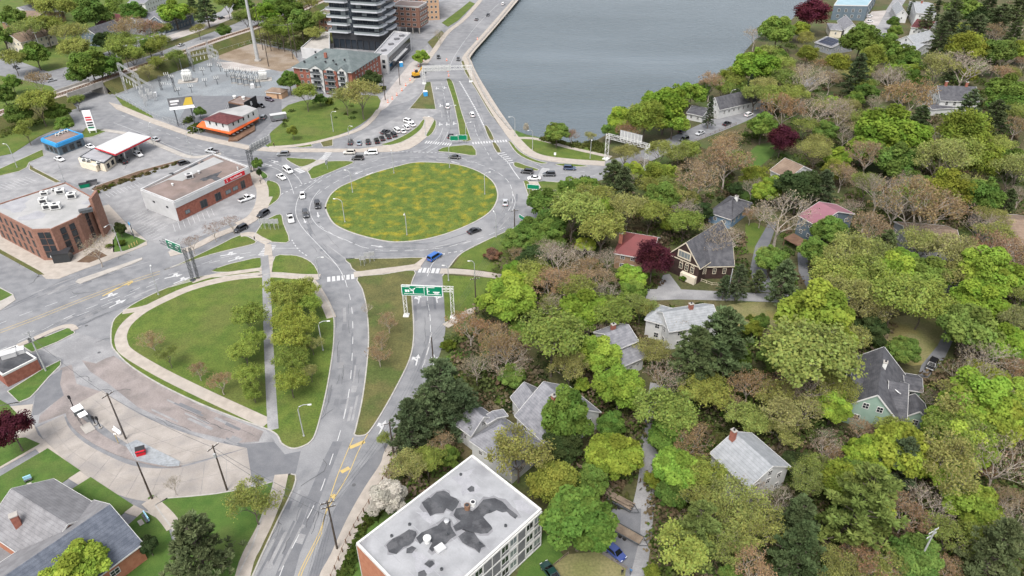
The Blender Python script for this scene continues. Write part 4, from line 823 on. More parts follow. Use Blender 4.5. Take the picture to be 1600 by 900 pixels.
m_ = MB(); m_.add(aw + ai + [p - Vector((0, 0, .35)) for p in aw], [(0, 1, 4, 3), (1, 2, 5, 4), (6, 7, 1, 0), (7, 8, 2, 1)]); m_.add([p - Vector((0, 0, .06)) for p in aw + ai], [(3, 4, 1, 0), (4, 5, 2, 1)]); m_.build('awning', 'awning_orange', t)
for i in range(len(mu)):
    a_, b_ = mu[i], mu[(i + 1) % len(mu)]; n = int((b_ - a_).length / 3.2); wall_windows(t, a_, b_, (5.3,), .7, 1.3, max(1, n), frame='panel_black', mull=(0, 0))
m_ = MB(); m_.prism(PP([(357, 222), (372, 221), (399, 205), (398, 193), (360, 212)]), .1, .7); m_.build('terrace', 'wood', t)
for i in range(6):
    q = P(366 + i * 5.6, 212.5 - i * 3.2, .7); u_ = thing('patio_table', 'small pale table on the restaurant terrace, %s from the street corner' % ('first', 'second', 'third', 'fourth', 'fifth', 'sixth')[i], 'table', (q.x, q.y, .7), 0, 'tables on the restaurant terrace'); m_ = MB(); m_.cyl((0, 0, .7), .6, .05, 10); m_.build('table_top', 'sign_white', u_, world=False); m_ = MB(); m_.cyl((0, 0, 0), .06, .7, 6); m_.build('leg', 'steel_dark', u_, world=False)
t, pts, ro = flat('low dark pub with brown roof and black sign wall behind the orange awning', 'pub', [(356.5, 160), (382, 165), (399, 155), (374, 151)], 3.4, 'panel_black', 'roof_brown', 'pub', cap='wood', par=.2)
q0, q1 = P(383, 168, 3), P(401, 157, 3); m_ = MB(); m_.beam((q0.x, q0.y, 2.6), (q1.x, q1.y, 2.6), .4, 5.2); sg = m_.build('sign_wall', 'sign_black', t)
d = q1 - q0; an = math.atan2(d.y, d.x); mid = (q0 + q1) / 2; lettering('B', 2.6, sg, Vector((mid.x, mid.y, 3.2)) - t.location + Vector((math.sin(an), -math.cos(an), 0)) * .23, (R(90), 0, an), 'sign_white')
for p_ in ((367, 154), (381, 155.5)): roof_thing(t, 'roof_vent', p_, 3.4, (1.6, 1.6, 1.4), .3, 'steel_pale', 'vent')
house('small tan brick shed with grey hip roof and dark doorway by the parking lot', [dict(fr=rect((415, 142.5), (439, 145), (449, 139.5), 3.0), ez=3.0, rh=1.2, hip=(2, 2), nowin=(0, 1, 2, 3))], 'brick_tan', 'shingle_brown', 'shed', cat='shed', door=(0, .75))
# --- brick apartment block with hip roof
fr = rect((458, 104), (549, 112), (584, 83), 11.0)
t, frs, ro = house('red brick four storey apartment house with green grey hip roof and white balconies', [dict(fr=fr, ez=11.0, rh=5.0, hip=(9, 9), floors=4, over=.8)], 'brick_red', 'shingle_green', 'apartment_house', cat='apartment building', wins=(1.3, 1.5), sp=3.6)
O, u, v, L_, wd = frs[0]; pt = lambda s, q, z: O + u * (L_ * s) + v * q + Vector((0, 0, z)); an = math.atan2(u.y, u.x)
for s, w_ in ((.42, 6.5), (.66, 6.5), (.86, 4.5)):
    m_ = MB(); q = pt(s, -.7, 0); m_.box((q.x, q.y, 5.6), (w_, 1.6, 11.2), an); by = m_.build('balcony_bay', 'siding_white' if s != .66 else 'brick_red', t)
    for fl in range(4):
        q = pt(s, -1.9, 1.0 + fl * 2.75); m_ = MB(); m_.box((q.x, q.y, 1.0 + fl * 2.75), (w_ * .8, 1.3, .18), an); q2 = pt(s, -2.5, 0); m_.box((q2.x, q2.y, 1.6 + fl * 2.75), (w_ * .8, .08, 1.0), an, 1); m_.build('balcony', ['slab_edge', 'steel_dark'], by)
        q3 = pt(s, -1.52, 0); window(by, (q3.x, q3.y, 2.2 + fl * 2.75), an - math.pi / 2, w_ * .55, 1.9, mull=(1, 0))
    rm, wm = MB(), MB(); q0 = pt(s, -1.5, 0) - u * (w_ / 2); q0.z = 0; gable_wing((q0, u, v, w_, 5), 11.2, 1.9, 11.0, 'v', (0, 0), .4, wm, rm); rm.build('gable_roof', 'shingle_green', t); wm.build('gable', 'siding_white', t)
for s, q in ((.15, 3), (.3, 6), (.5, 4), (.62, 5), (.8, 6), (.25, 9), (.7, 3)): 
    p = pt(s, q, 11 + q * .5 + .3); m_ = MB(); m_.box((p.x, p.y, p.z), (.7, .6, .8), an); m_.build('roof_vent', 'panel_black', ro)
p = pt(.45, 7.5, 15.2); m_ = MB(); m_.box((p.x, p.y, p.z), (1.2, 1.0, 2.2), an); m_.build('chimney', 'brick_red', ro)
# --- glass tower
q0, q1 = P(523, 75), P(596, 80); base = [q0, q1]; u = (q1 - q0); L_ = u.length; u.normalize(); v = Vector((-u.y, u.x, 0)); c = q0 + u * L_ / 2 + v * 11
t = thing('apartment_tower', 'tall black glass apartment tower wrapped in curved white balcony edges', 'tower', (c.x, c.y, 0)); an = math.atan2(u.y, u.x); NF = 16; FH = 3.9
m_ = MB(); m_.prism([q0, q0 + u * L_, q0 + u * L_ + v * 24, q0 + v * 24], 0, 9 + NF * FH); m_.build('core', 'glass_tower', t)
m_ = MB(); m_.prism([q0 - u * .3 - v * .3, q0 + u * (L_ + .3) - v * .3, q0 + u * (L_ + .3) + v * 24.3, q0 - u * .3 + v * 24.3], 5.2, 8.6, bottom=True); m_.build('podium_band', 'panel_black', t)
for k_ in range(9): q = q0 + u * (L_ * k_ / 8) - v * .15; m_ = MB(); m_.box((q.x, q.y, 2.6), (.5, .4, 5.2), an); m_.build('column', 'panel_black', t)
def bal_poly(s0, s1, dep, wob):
    pts = []
    for i in range(13):
        f = i / 12; s = s0 + (s1 - s0) * f; e = min(f, 1 - f) * 6; y = -dep * min(1, math.sqrt(max(0, 1 - (1 - min(e, 1)) ** 2))); pts.append(q0 + u * s + v * (y + wob * math.sin(f * 5)))
    return pts
for fl in range(NF):
    z = 9 + fl * FH
    for (s0, s1, dep, wob) in ((-2.6, L_ * .40, 2.2, .15), (L_ * .46, L_ + 2.6, 3.6, .2)):
        pl = bal_poly(s0, s1, dep, wob); full = pl + [pl[-1] + v * (6 if s1 > L_ else 1), pl[0] + v * (8 if s0 < 0 else 1)]
        m_ = MB(); m_.prism(full, z - .1, z + .65, bottom=True); bo = m_.build('balcony', 'slab_edge', t)
        m_ = MB(); 
        for i in range(12): a_, b_ = pl[i], pl[i + 1]; m_.add([(a_.x, a_.y, z + .65), (b_.x, b_.y, z + .65), (b_.x, b_.y, z + 1.5), (a_.x, a_.y, z + 1.5)], [(0, 1, 2, 3)])
        m_.build('glass_rail', 'glass_pale', bo)
    m_ = MB(); r0 = q0 + u * (L_ + .1); m_.prism([r0 + v * 9, r0 + u * 2.6 + v * 11, r0 + u * 2.8 + v * 17, r0 + u * 1.5 + v * 22, r0 + v * 23], z - .1, z + .65, bottom=True); m_.build('balcony', 'slab_edge', t)
    for k_ in range(9):
        q = q0 + u * (L_ * (k_ + .5) / 9) - v * .02
        if k_ % 3 != 1: window(t, (q.x, q.y, z + 2.3), an - math.pi / 2, L_ / 9 - .3, 2.2, 'steel_dark', (1, 0), 'glass_tower' if (k_ + fl) % 4 else 'glass_pale')
m_ = MB(); m_.prism([q0, q0 + u * L_, q0 + u * L_ + v * 24, q0 + v * 24], 9 + NF * FH, 9 + NF * FH + .4); m_.build('roof', 'roof_patch_pale', t)
t, pts, ro = flat('low white podium block beside the black tower with wide glazed street front', 'commercial building', [(583.4, 86), (605, 88), (641.6, 53), (616, 50)], 8.5, 'panel_white', 'roof_patch_pale', 'podium_building', cap='panel_white', par=.7)
a_, b_ = None, None
for i in range(4):
    p0, p1 = pts[i], pts[(i + 1) % 4]
    if (p1 - p0).length < 18: wall_windows(t, p0, p1, (3.2, 5.8), 1.6, 1.6, 2, frame='panel_black')
    else:
        d = p1 - p0; an = math.atan2(d.y, d.x) - math.pi / 2; out = Vector((math.cos(an), math.sin(an), 0)); n = int(d.length / 4)
        for k_ in range(n):
            for z, h_ in ((2.2, 3.6), (5.8, 2.8)): q = p0.lerp(p1, .05 + .9 * (k_ + .5) / n) + out * .03; window(t, (q.x, q.y, z), an, d.length * .9 / n - .1, h_, 'panel_black', (1, 0), 'glass_tower')
        q = p0.lerp(p1, .45) + out * .8; m_ = MB(); m_.box((q.x, q.y, 4.0), (1.6, d.length * .5, .5), an); m_.build('canopy', 'panel_white', t)
for p_ in ((611, 70), (620, 62), (628, 57), (600, 80)): roof_thing(t, 'planter_box', p_, 8.5, (2.5, 1.6, .8), .6, 'panel_grey', 'hatch')
flat('low white podium terrace on the rear side of the black tower', 'terrace', [(470, 76), (515, 80), (515, 52), (500, 50)], 5.0, 'panel_white', 'concrete', 'podium_terrace', cap='panel_white', par=.6)
# --- brick blocks behind the tower
def block(label, a, b, dv, z, wall, floors, name='apartment_building', n=4, roofm='roof_brown', pane='glass', w=1.5, h=1.5, base=0.0, cap='trim_white'):
    p0, p1 = P(*a), P(*b); u = (p1 - p0).normalized(); v = Vector((-u.y, u.x, 0)); t, pts, ro = flat(label, 'apartment building', None, z, wall, roofm, name, pts=[p0, p1, p1 + v * dv, p0 + v * dv], par=.4, base=base, cap=cap)
    for i in range(4):
        a_, b_ = pts[i], pts[(i + 1) % 4]; wall_windows(t, a_, b_, [base + (z - base) * (k + .55) / floors for k in range(floors)], w, h, n, mull=(1, 0), pane=pane)
    return t, pts
t, pts = block('red brick walk up block on stilts between the tower and the lake road', (614, 50), (657, 53), 14, 15, 'brick_brown', 4, n=4, base=3.4, w=2.2)
for k_ in range(5):
    q = pts[0].lerp(pts[1], k_ / 4 * .94 + .03); m_ = MB(); m_.box((q.x, q.y, -1.7), (.6, .6, 3.4)); o = m_.build('column', 'concrete', t); o.location = (0, 0, 0); o.data.transform(Matrix.Translation((0, 0, 3.4 - 0)));
block('tan and black apartment block beside the lake road at the top', (664, 32), (687, 31), 40, 22, 'brick_tan', 7, n=3, w=1.4)
block('brown brick block partly hidden behind the left side of the black tower', (500, 48), (521, 49), 12, 10, 'brick_brown', 3, n=3)
block('pale brown flat block behind the brick walk up block', (612, 18), (660, 20), 14, 12, 'brick_brown', 4, n=5, w=2.0)
# --- small brick flat roofed building, far left
t, pts, ro = flat('small red brick flat roofed building with two white roof units at left edge', 'building', [(26, 540), (57.5, 560), (4, 587), (-30, 560)], 3.4, 'brick_red', 'roof_patch', 'brick_building', cap='trim_white', par=.2)
for p_, s_ in (((15, 556), (3.0, 2.0, 1.1)), ((30, 551), (2.4, 1.7, 1.0))): roof_thing(t, 'air_conditioner', p_, 3.42, s_, .55, 'panel_white', 'hatch')
# --- hall with broad grey roofs, bottom left
f1 = rect((218.6, 847.5), (48, 978), (118, 715), 4.6); O, u, v, L_, wd = f1
A0, B0 = P(219, 848, 4.6), P(165, 888, 4.6); d = (B0 - A0).normalized(); nv = Vector((-d.y, d.x, 0)); 
if nv.y < 0: nv = -nv
Lh = 34; fr = (Vector((B0.x, B0.y, 0)) + d * (Lh - (B0 - A0).length), -d, nv, Lh, 15.0)
if fr[1].cross(fr[2]).z < 0: fr = (Vector((A0.x, A0.y, 0)), d, nv, Lh, 15.0)
f2 = rect((165, 800), (81, 750), (-40, 812), 4.6)
t, frs, ro = house('brick hall with broad grey and blue grey shingle roofs at bottom left', [dict(fr=fr, ez=4.6, rh=4.2), dict(fr=f2, ez=4.55, rh=3.6, axis='u', nowin=(0, 1, 2, 3))], 'brick_orange', 'shingle_hall', 'hall', cat='hall', wins=(1.6, 1.4), sp=5)
O, u, v, L_, wd = frs[0]; m_ = MB(); q = [O + u * s + v * (y) + Vector((0, 0, z + .085)) for s, y, z in ((-.27, -.45, 4.6 - .25), (L_ + .27, -.45, 4.6 - .25), (L_ + .27, wd / 2 - .02, 8.8), (-.27, wd / 2 - .02, 8.8))]; m_.add(q, [(0, 1, 2, 3)]); m_.build('front_slope', 'shingle_blue', ro)
p = P(26, 815, 7); m_ = MB(); m_.box((p.x, p.y, 6.5), (1.1, 1.0, 4.2), .6); m_.box((p.x, p.y, 8.7), (1.3, 1.2, .2), .6, 1); m_.build('chimney', ['brick_red', 'concrete'], ro)
# --- houses among the trees
house('grey roofed white house with tall brick chimney above the flat roofed block', [dict(fr=rect((853, 690), (936, 643), (893, 603), 5.0), ez=5.0, rh=5.0, axis='v', floors=2), dict(fr=rect((801, 619), (822, 648), (850, 622), 5.0), ez=5.0, rh=2.6, axis='u')], 'siding_white', 'shingle_grey', chim=[(0, .35, .68, 4.0)], wins=(1.0, 1.3))
house('rambling grey shingled house with white dormer tucked above the flat roofed block', [dict(fr=rect((737, 686), (800, 730), (852, 696), 4.6), ez=4.6, rh=3.6, hip=(4, 4)), dict(fr=rect((716, 662), (737, 678), (772, 652), 4.6), ez=4.6, rh=2.6, axis='u'), dict(fr=rect((757, 652), (763, 660), (786, 644), 5.8), ez=5.8, rh=.5, axis='u', nowin=(0, 1, 2, 3))], 'siding_white', 'shingle_grey', wins=(1, 1.2))
house('dark shingled house with white clerestory strip and brown lower roof', [dict(fr=rect((966, 573), (1006, 556), (985, 512), 4.0), ez=4.0, rh=2.6, axis='u'), dict(fr=rect((960, 545), (995, 531), (983, 499), 6.6), ez=6.6, rh=1.9, axis='u')], 'siding_white', 'shingle_grey', chim=[(1, .45, .62, 1.5)], wins=(.9, .9), sp=2.2)
house('white clapboard house with pale grey roof above the big pine', [dict(fr=rect((1046, 516), (1123, 504), (1106, 474), 6.0), ez=6.0, rh=2.4, floors=2), dict(fr=rect((1010, 498), (1046, 508), (1056, 484), 5.4), ez=5.4, rh=1.4, hip=(2, 2), floors=2)], 'siding_white', 'shingle_pale', chim=[(0, .55, .5, 1.3)], wins=(1.2, 1.5))
house('tan house with red metal roof beside the dark red maple', [dict(fr=rect((961, 394), (1018, 404), (1040, 373), 5.2), ez=5.2, rh=3.4, hip=(4.5, 0), floors=2)], 'siding_tan', 'metal_red', chim=[(0, .06, .3, 2.2)], wins=(1.3, 1.2))
fr1 = rect((1044.7, 396), (1093, 417), (1133, 376), 5.6)
t, frs, ro = house('dark brown gabled house with cream trim and arched windows', [dict(fr=fr1, ez=5.6, rh=5.6, axis='v', nowin=(1, 3), floors=1), dict(fr=rect((1090, 414), (1146, 413), (1169, 387), 4.6), ez=4.6, rh=4.4, axis='u')], 'siding_brown', 'shingle_dark', trim='trim_cream', wins=(1.0, 1.8))
O, u, v, L_, wd = frs[0]
fs_ = [(O + u * (0 if e == 3 else L_), v if e == 1 else -v) for e in (1, 3)]
e0 = O if (O - Vector((0, 0, 0))).length < (O + u * L_).length else O + u * L_; nrm = -u if e0 == O else u; an = math.atan2(nrm.y, nrm.x)
for s in (.2, .38, .56):
    q = e0 + v * (wd * (s if e0 == O else 1 - s)) + nrm * .04; w_ = window(t, (q.x, q.y, 3.6), an, 1.1, 1.8, 'trim_cream', (1, 1)); ar = MB(); ar.tube([(-.55, .0, .9), (-.4, .0, 1.3), (0, .0, 1.55), (.4, .0, 1.3), (.55, .0, .9)], .08, 5); ar.build('arch', 'trim_cream', w_, world=False)
q = e0 + v * wd / 2 + nrm * .06; window(t, (q.x, q.y, 7.2), an, 4.2, 2.4, 'trim_cream', (3, 0), 'glass_pale', .35); m_ = MB(); q0 = e0 + nrm * .08; q1 = e0 + v * wd + nrm * .08; m_.beam((q0.x, q0.y, 5.4), (q1.x, q1.y, 5.4), .12, .25); m_.build('belt_course', 'trim_cream', t)
q = e0 + v * wd * (.25 if e0 == O else .75) + nrm * .6; m_ = MB(); m_.box((q.x, q.y, 1.2), (1.2, 4.6, 2.2), an); m_.build('porch_box', 'stucco_cream', t)
house('small blue house with dark grey hip roof', [dict(fr=rect((1109, 331), (1143, 342), (1178, 318), 3.6), ez=3.6, rh=3.0, hip=(4, 4))], 'siding_blue', 'shingle_dark', chim=[(0, .6, .6, 1.2)], chm='steel_pale', wins=(1.1, 1.1))
t, frs, ro = house('slate blue tall house with pink metal roof', [dict(fr=rect((1249, 336), (1276, 351), (1322, 328), 6.4), ez=6.4, rh=2.6, floors=2)], 'siding_slate', 'metal_pink', wins=(1.1, 1.3))
m_ = MB(); q = P(1243, 376); m_.prism(PP([(1224, 372), (1240, 364), (1270, 382), (1258, 390)], 2.4), 2.2, 2.4, bottom=True); 
for p_ in ((1226, 373), (1258, 389), (1240, 366)): q = P(*p_, 2.3); m_.box((q.x, q.y, 1.1), (.2, .2, 2.2))
m_.build('deck', 'wood', t)
g1 = rect((1317.5, 633), (1404.7, 659), (1412, 583), 4.4)
t, frs, ro = house('pale green house with white trimmed gable and steep charcoal roofs', [dict(fr=g1, ez=4.4, rh=5.2, axis='v', floors=1), dict(fr=rect((1388, 650), (1415, 655), (1428, 600), 4.2), ez=4.2, rh=4.3, axis='u', nowin=(0, 1, 2, 3)), dict(fr=rect((1416, 649), (1450, 655), (1458, 632), 3.2), ez=3.2, rh=1.8, axis='v'), dict(fr=rect((1327, 605), (1333, 583), (1366, 588), 6.3), ez=6.3, rh=.8, axis='v', nowin=(0, 1, 2, 3)), dict(fr=rect((1415, 606), (1440, 610), (1440, 588), 3.4), ez=3.4, rh=1.2)], 'siding_green', 'shingle_dark', chim=[(0, .62, .45, 1.4)], chm='steel_pale', wins=(1.25, 1.5), sp=4)
p = P(1405, 613, 7.2); m_ = MB(); m_.box((0, 0, 0), (1.0, 1.9, .12)); o = m_.build('skylight', 'sign_white', ro, world=False); o.location = p - t.location; o.rotation_euler = (R(-35), 0, R(-75))
house('white house with pale grey gable roof and brick chimney at its far corner', [dict(fr=rect((1170, 760), (1232, 728), (1170, 680), 5.6), ez=5.6, rh=2.8, axis='v', floors=2), dict(fr=rect((1112, 748), (1145, 772), (1162, 752), 3.0), ez=3.0, rh=.8, nowin=(1, 2, 3))], 'siding_white', 'shingle_pale', chim=[(0, .93, .62, 2.4)], wins=(1.1, 1.4))
house('long white farmhouse with dark slate roof and two chimneys', [dict(fr=rect((1470, 156), (1529, 158), (1516, 143), 6.0), ez=6.0, rh=4.2, floors=2), dict(fr=rect((1456, 170), (1492, 168), (1490, 160), 3), ez=3.0, rh=.9, nowin=(0, 1, 2, 3))], 'siding_white', 'shingle_dark', chim=[(0, .2, .5, 1.8), (0, .75, .5, 1.8)], wins=(1.2, 1.8))
house('white house with pale roof beside the street at top right', [dict(fr=rect((1402, 62), (1428, 68), (1444, 55), 5.5), ez=5.5, rh=3.0, floors=2, axis='v'), dict(fr=rect((1404, 72), (1432, 78), (1442, 68), 4), ez=4.0, rh=1.6)], 'siding_white', 'shingle_pale', wins=(1.2, 1.3))
house('white cottage with dull red roof at top right behind the dark spruces', [dict(fr=rect((1424, 42), (1452, 46), (1458, 34), 5), ez=5.0, rh=2.6)], 'siding_white', 'shingle_maroon'); house('big white two storey house at the top right street corner', [dict(fr=rect((1432, 20), (1462, 22), (1470, 5), 8), ez=8.0, rh=2.4, floors=2)], 'siding_white', 'shingle_pale', chim=[(0, .4, .5, 1.5)])
house('small white gabled house on the far side of the top right street', [dict(fr=rect((1402, 22), (1418, 23), (1420, 10), 5), ez=5.0, rh=3.0, axis='v')], 'siding_white', 'shingle_pale')
house('old white cottage with weathered pale roof deep among the trees', [dict(fr=rect((1205, 265), (1232, 278), (1252, 258), 4.6), ez=4.6, rh=3.0)], 'siding_white', 'shingle_brown', wins=(1.1, 1.3))
house('long brown roofed house half hidden by budding trees on the right', [dict(fr=rect((1420, 385), (1503, 392), (1500, 355), 4.0), ez=4.0, rh=2.6)], 'siding_grey', 'shingle_brown'); house('brown roofed house at the right edge behind coppery trees', [dict(fr=rect((1560, 380), (1640, 385), (1620, 338), 4.0), ez=4.0, rh=3.2)], 'siding_grey', 'shingle_brown')
house('white lakeside house with black roof above the shore road', [dict(fr=rect((1107, 163), (1124, 170), (1152, 143), 4.5), ez=4.5, rh=4.0, axis='v')], 'siding_white', 'shingle_dark'); house('white garage with black roof and two doors by the shore road', [dict(fr=rect((1074, 176), (1098, 181), (1105, 169), 3), ez=3.0, rh=1.6, nowin=(1, 3))], 'siding_white', 'shingle_dark', 'garage', cat='garage')
t, pts, ro = flat('big dark grey building with pale blue roof on the lake shore', 'boathouse', [(1303, 8), (1356, 9), (1372, -14), (1320, -16)], 9.0, 'siding_slate', 'metal_blue_roof', 'boathouse', cap='trim_white', par=.2)
for i in range(4): wall_windows(t, pts[i], pts[(i + 1) % 4], (2.5, 6.0), 1.6, 1.8, 4)
house('white gabled house with grey roof by the small parking lot at top', [dict(fr=rect((1320, 46), (1342, 47), (1350, 34), 4.5), ez=4.5, rh=3.2, axis='v')], 'siding_white', 'shingle_grey'); house('pale house with white balcony between boathouse and green trees', [dict(fr=rect((1298, 46), (1316, 47), (1320, 38), 4.5), ez=4.5, rh=1.5, hip=(2, 2))], 'siding_cream', 'shingle_grey')
t, frs, ro = house('grey house with black solar panels on its roof', [dict(fr=rect((1274, 66), (1300, 74), (1312, 62), 4), ez=4.0, rh=2.2)], 'siding_grey', 'shingle_grey')
O, u, v, L_, wd = frs[0]; sl_ = 2.2 / (wd / 2)
for i in range(4):
    for j in range(2):
        s0, s1, q0, q1 = L_ * (.1 + i * .2), L_ * (.28 + i * .2), wd * (.05 + j * .22), wd * (.25 + j * .22); m_ = MB(); vs = [O + u * s + v * q + Vector((0, 0, 4 + sl_ * q + .2)) for s, q in ((s0, q0), (s1, q0), (s1, q1), (s0, q1))]; m_.add(vs + [p - Vector((0, 0, .1)) for p in vs], [(0, 1, 2, 3), (0, 4, 5, 1), (1, 5, 6, 2), (2, 6, 7, 3), (3, 7, 4, 0)]); m_.build('solar_panel', 'solar', ro)
for lab, a, b, c, ez, rh, ax, wm_, rm_ in (('big house with brown hipped roof in the top left corner', (2, 34), (44, 36), (50, 16), 6, 3.2, 'u', 'siding_tan', 'shingle_brown'), ('beige gabled house below the brown roofed one at top left', (6, 62), (32, 66), (44, 46), 6, 3.4, 'v', 'siding_cream', 'shingle_brown'), ('white house with bay front at the very top left', (18, 18), (46, 20), (52, 4), 7, 3, 'v', 'siding_white', 'shingle_grey'), ('dark blue gabled house among pale trees at top left', (126, 54), (152, 56), (160, 40), 6, 3.6, 'v', 'siding_slate', 'shingle_dark'), ('house with reddish brown roof behind the copper tree at top left', (150, 38), (176, 40), (184, 22), 6, 3.4, 'u', 'siding_cream', 'shingle_maroon'), ('grey house with white gable trim left of the bright willow at top', (192, 36), (222, 39), (232, 18), 6, 3.6, 'v', 'siding_grey', 'shingle_grey'), ('blue grey house with white porch nearest the bright willow at top', (232, 34), (256, 36), (264, 18), 6, 3.4, 'v', 'siding_slate', 'shingle_grey'), ('white house cut by the top edge above the lawn strip', (200, 4), (226, 5), (230, -8), 6, 3, 'u', 'siding_white', 'shingle_grey')):
    house(lab, [dict(fr=rect(a, b, c, ez), ez=ez, rh=rh, axis=ax, floors=2)], wm_, rm_, wins=(1.1, 1.4), group='houses beyond the railway')
# ------------------------------------------------------------------ trees
leaf_mat('foliage', .42, .36); leaf_mat('needles', .18, .42); leaf_mat('twigs', .05, .3)
M('bark', (.075, .06, .048), (.13, .11, .09), 2.5, .95, .2, fine=.2); M('bark_pale', (.24, .205, .17), (.33, .29, .25), 2.5, .95, .2, fine=.2)
NP = np.random.default_rng(11)
def quad_cloud(name, cen, nrm, size, tint, mat, aspect=1.0, along=None):
    """many small leaf-sized faces: centres, facing, size, and a tint (brightness, hue) for each"""
    n = len(cen); nrm = nrm / (np.linalg.norm(nrm, axis=1, keepdims=True) + 1e-9)
    a = along if along is not None else NP.normal(size=(n, 3)); u = np.cross(nrm, a); u /= (np.linalg.norm(u, axis=1, keepdims=True) + 1e-9); v = np.cross(nrm, u)
    s = np.asarray(size).reshape(-1, 1) if np.ndim(size) else np.full((n, 1), size)
    j = lambda: 1 + NP.uniform(-.35, .35, (n, 1))
    P0 = cen - u * s * .5 * j() - v * s * aspect * .5 * j(); P1 = cen + u * s * .5 * j() - v * s * aspect * .45 * j(); P2 = cen + u * s * .5 * j() + v * s * aspect * .5 * j() + nrm * s * .12; P3 = cen - u * s * .5 * j() + v * s * aspect * .5 * j()
    V = np.stack([P0, P1, P2, P3], 1).reshape(-1, 3); me = bpy.data.meshes.new(name)
    me.vertices.add(4 * n); me.vertices.foreach_set('co', V.astype(np.float32).ravel()); me.loops.add(4 * n); me.loops.foreach_set('vertex_index', np.arange(4 * n, dtype=np.int32)); me.polygons.add(n); me.polygons.foreach_set('loop_start', np.arange(0, 4 * n, 4, dtype=np.int32))
    at = me.attributes.new('tint', 'FLOAT_VECTOR', 'FACE'); T = np.zeros((n, 3), np.float32); T[:, :2] = tint; at.data.foreach_set('vector', T.ravel())
    me.materials.append(MATS[mat]); me.update(); me.validate(); return me
def unit(n):
    v = NP.normal(size=(n, 3)); return v / np.linalg.norm(v, axis=1, keepdims=True)
def trunk_mesh(h, r, limbs=5, crown=.5, spread=.35, mat='bark'):
    mb = MB(); rr = random.Random(int(NP.integers(1e9))); z1 = h * .8
    pts = [Vector((rr.uniform(-.02, .02) * h * i / 4, rr.uniform(-.02, .02) * h * i / 4, z1 * i / 4)) for i in range(5)]; mb.tube(pts, [r * (1.25 - i * .26) for i in range(5)], 7)
    for i in range(limbs):
        z = h * rr.uniform(.28, .6); a = rr.uniform(0, 6.28); L_ = h * spread * rr.uniform(.7, 1.1); d = Vector((math.cos(a), math.sin(a), .75)).normalized(); b = Vector((0, 0, z))
        mb.tube([b, b + d * L_ * .5 + Vector((0, 0, .03 * h)), b + d * L_ + Vector((0, 0, .09 * h))], [r * .5, r * .32, r * .1], 5)
    return mb.mesh('trunk', mat)
def leafy(h, w, n, lobes, leaf, flat=.8, base=.3, open_=0.0):
    """a broadleaf crown: leaf faces spread over overlapping lobes of different size and tone"""
    cz = h * (base + 1) / 2; rz = h * (1 - base) / 2; cs, rs, tn = [], [], []
    for i in range(lobes):
        d = unit(1)[0]; d[2] = abs(d[2]) * 1.1 - .35; d /= np.linalg.norm(d); k = NP.uniform(.5, .92)
        cs.append([d[0] * w / 2 * k, d[1] * w / 2 * k, cz + d[2] * rz * k]); rs.append(w * NP.uniform(.075, .165)); tn.append((NP.uniform(.1, .9), NP.uniform(.1, .9)))
    cs.append([0, 0, cz + rz * .2]); rs.append(w * .27); tn.append((.5, .5))
    cs, rs, tn = np.array(cs), np.array(rs), np.array(tn); pr = rs ** 2; idx = NP.choice(len(cs), n, p=pr / pr.sum()); d = unit(n)
    up = NP.random(n) < .5; d[up, 2] = np.abs(d[up, 2]); rad = rs[idx] * NP.uniform(.72 - open_, 1.08 + open_, n)
    cen = cs[idx] + d * rad[:, None] * [1, 1, flat]; nr = d * .5 + unit(n) * .7 + np.array([0, 0, .85]); t = tn[idx] + NP.normal(0, .13, (n, 2)); return cen, nr, leaf * NP.uniform(.6, 1.35, n), np.clip(t, 0, 1)
def skeleton(h, w, depth=5, up=.5, seed=0, r0=.2):
    """limbs, then finer and finer twigs; returns the limbs, the twigs and the twig ends"""
    rr = random.Random(seed); limb, twig, ends = MB(), MB(), []
    def grow(p, d, L_, r, lev):
        q = p + d * L_; m_ = limb if lev < 3 else twig; mid = p.lerp(q, .5) + Vector((rr.uniform(-1, 1), rr.uniform(-1, 1), rr.uniform(-.3, .6))) * L_ * .07; m_.tube([p, mid, q], [r, r * .8, r * .6], 4 if lev < 2 else 3, cap=False)
        if lev >= 3: ends.append((q, lev))
        if lev == depth: return
        k = 4 if lev == 0 else (3 if lev < 3 else rr.choice((2, 3)))
        for i in range(k):
            a = 6.28 * (i + rr.random()) / k; sp = rr.uniform(.45, .95) if lev else rr.uniform(.5, .8); e = Vector((math.cos(a), math.sin(a), 0)); n_ = d + e * sp * 1.05 + Vector((0, 0, up * .35)); n_.normalize()
            grow(q if i or lev else p.lerp(q, .8), n_, L_ * rr.uniform(.62, .86) * (1.0 if lev else .9), r * .58, lev + 1)
    grow(Vector((0, 0, 0)), Vector((0, 0, 1)), h * .26, r0, 0)
    V = np.array(twig.v); zm = V[:, 2].max(); wm = np.percentile(np.abs(V[:, :2]), 97); sz, sw = h / zm, (w / 2) / wm
    for m_ in (limb, twig): m_.v = [(a * sw, b * sw, c * sz) for a, b, c in m_.v]
    return limb, twig, np.array([(e.x * sw, e.y * sw, e.z * sz) for e, l in ends])
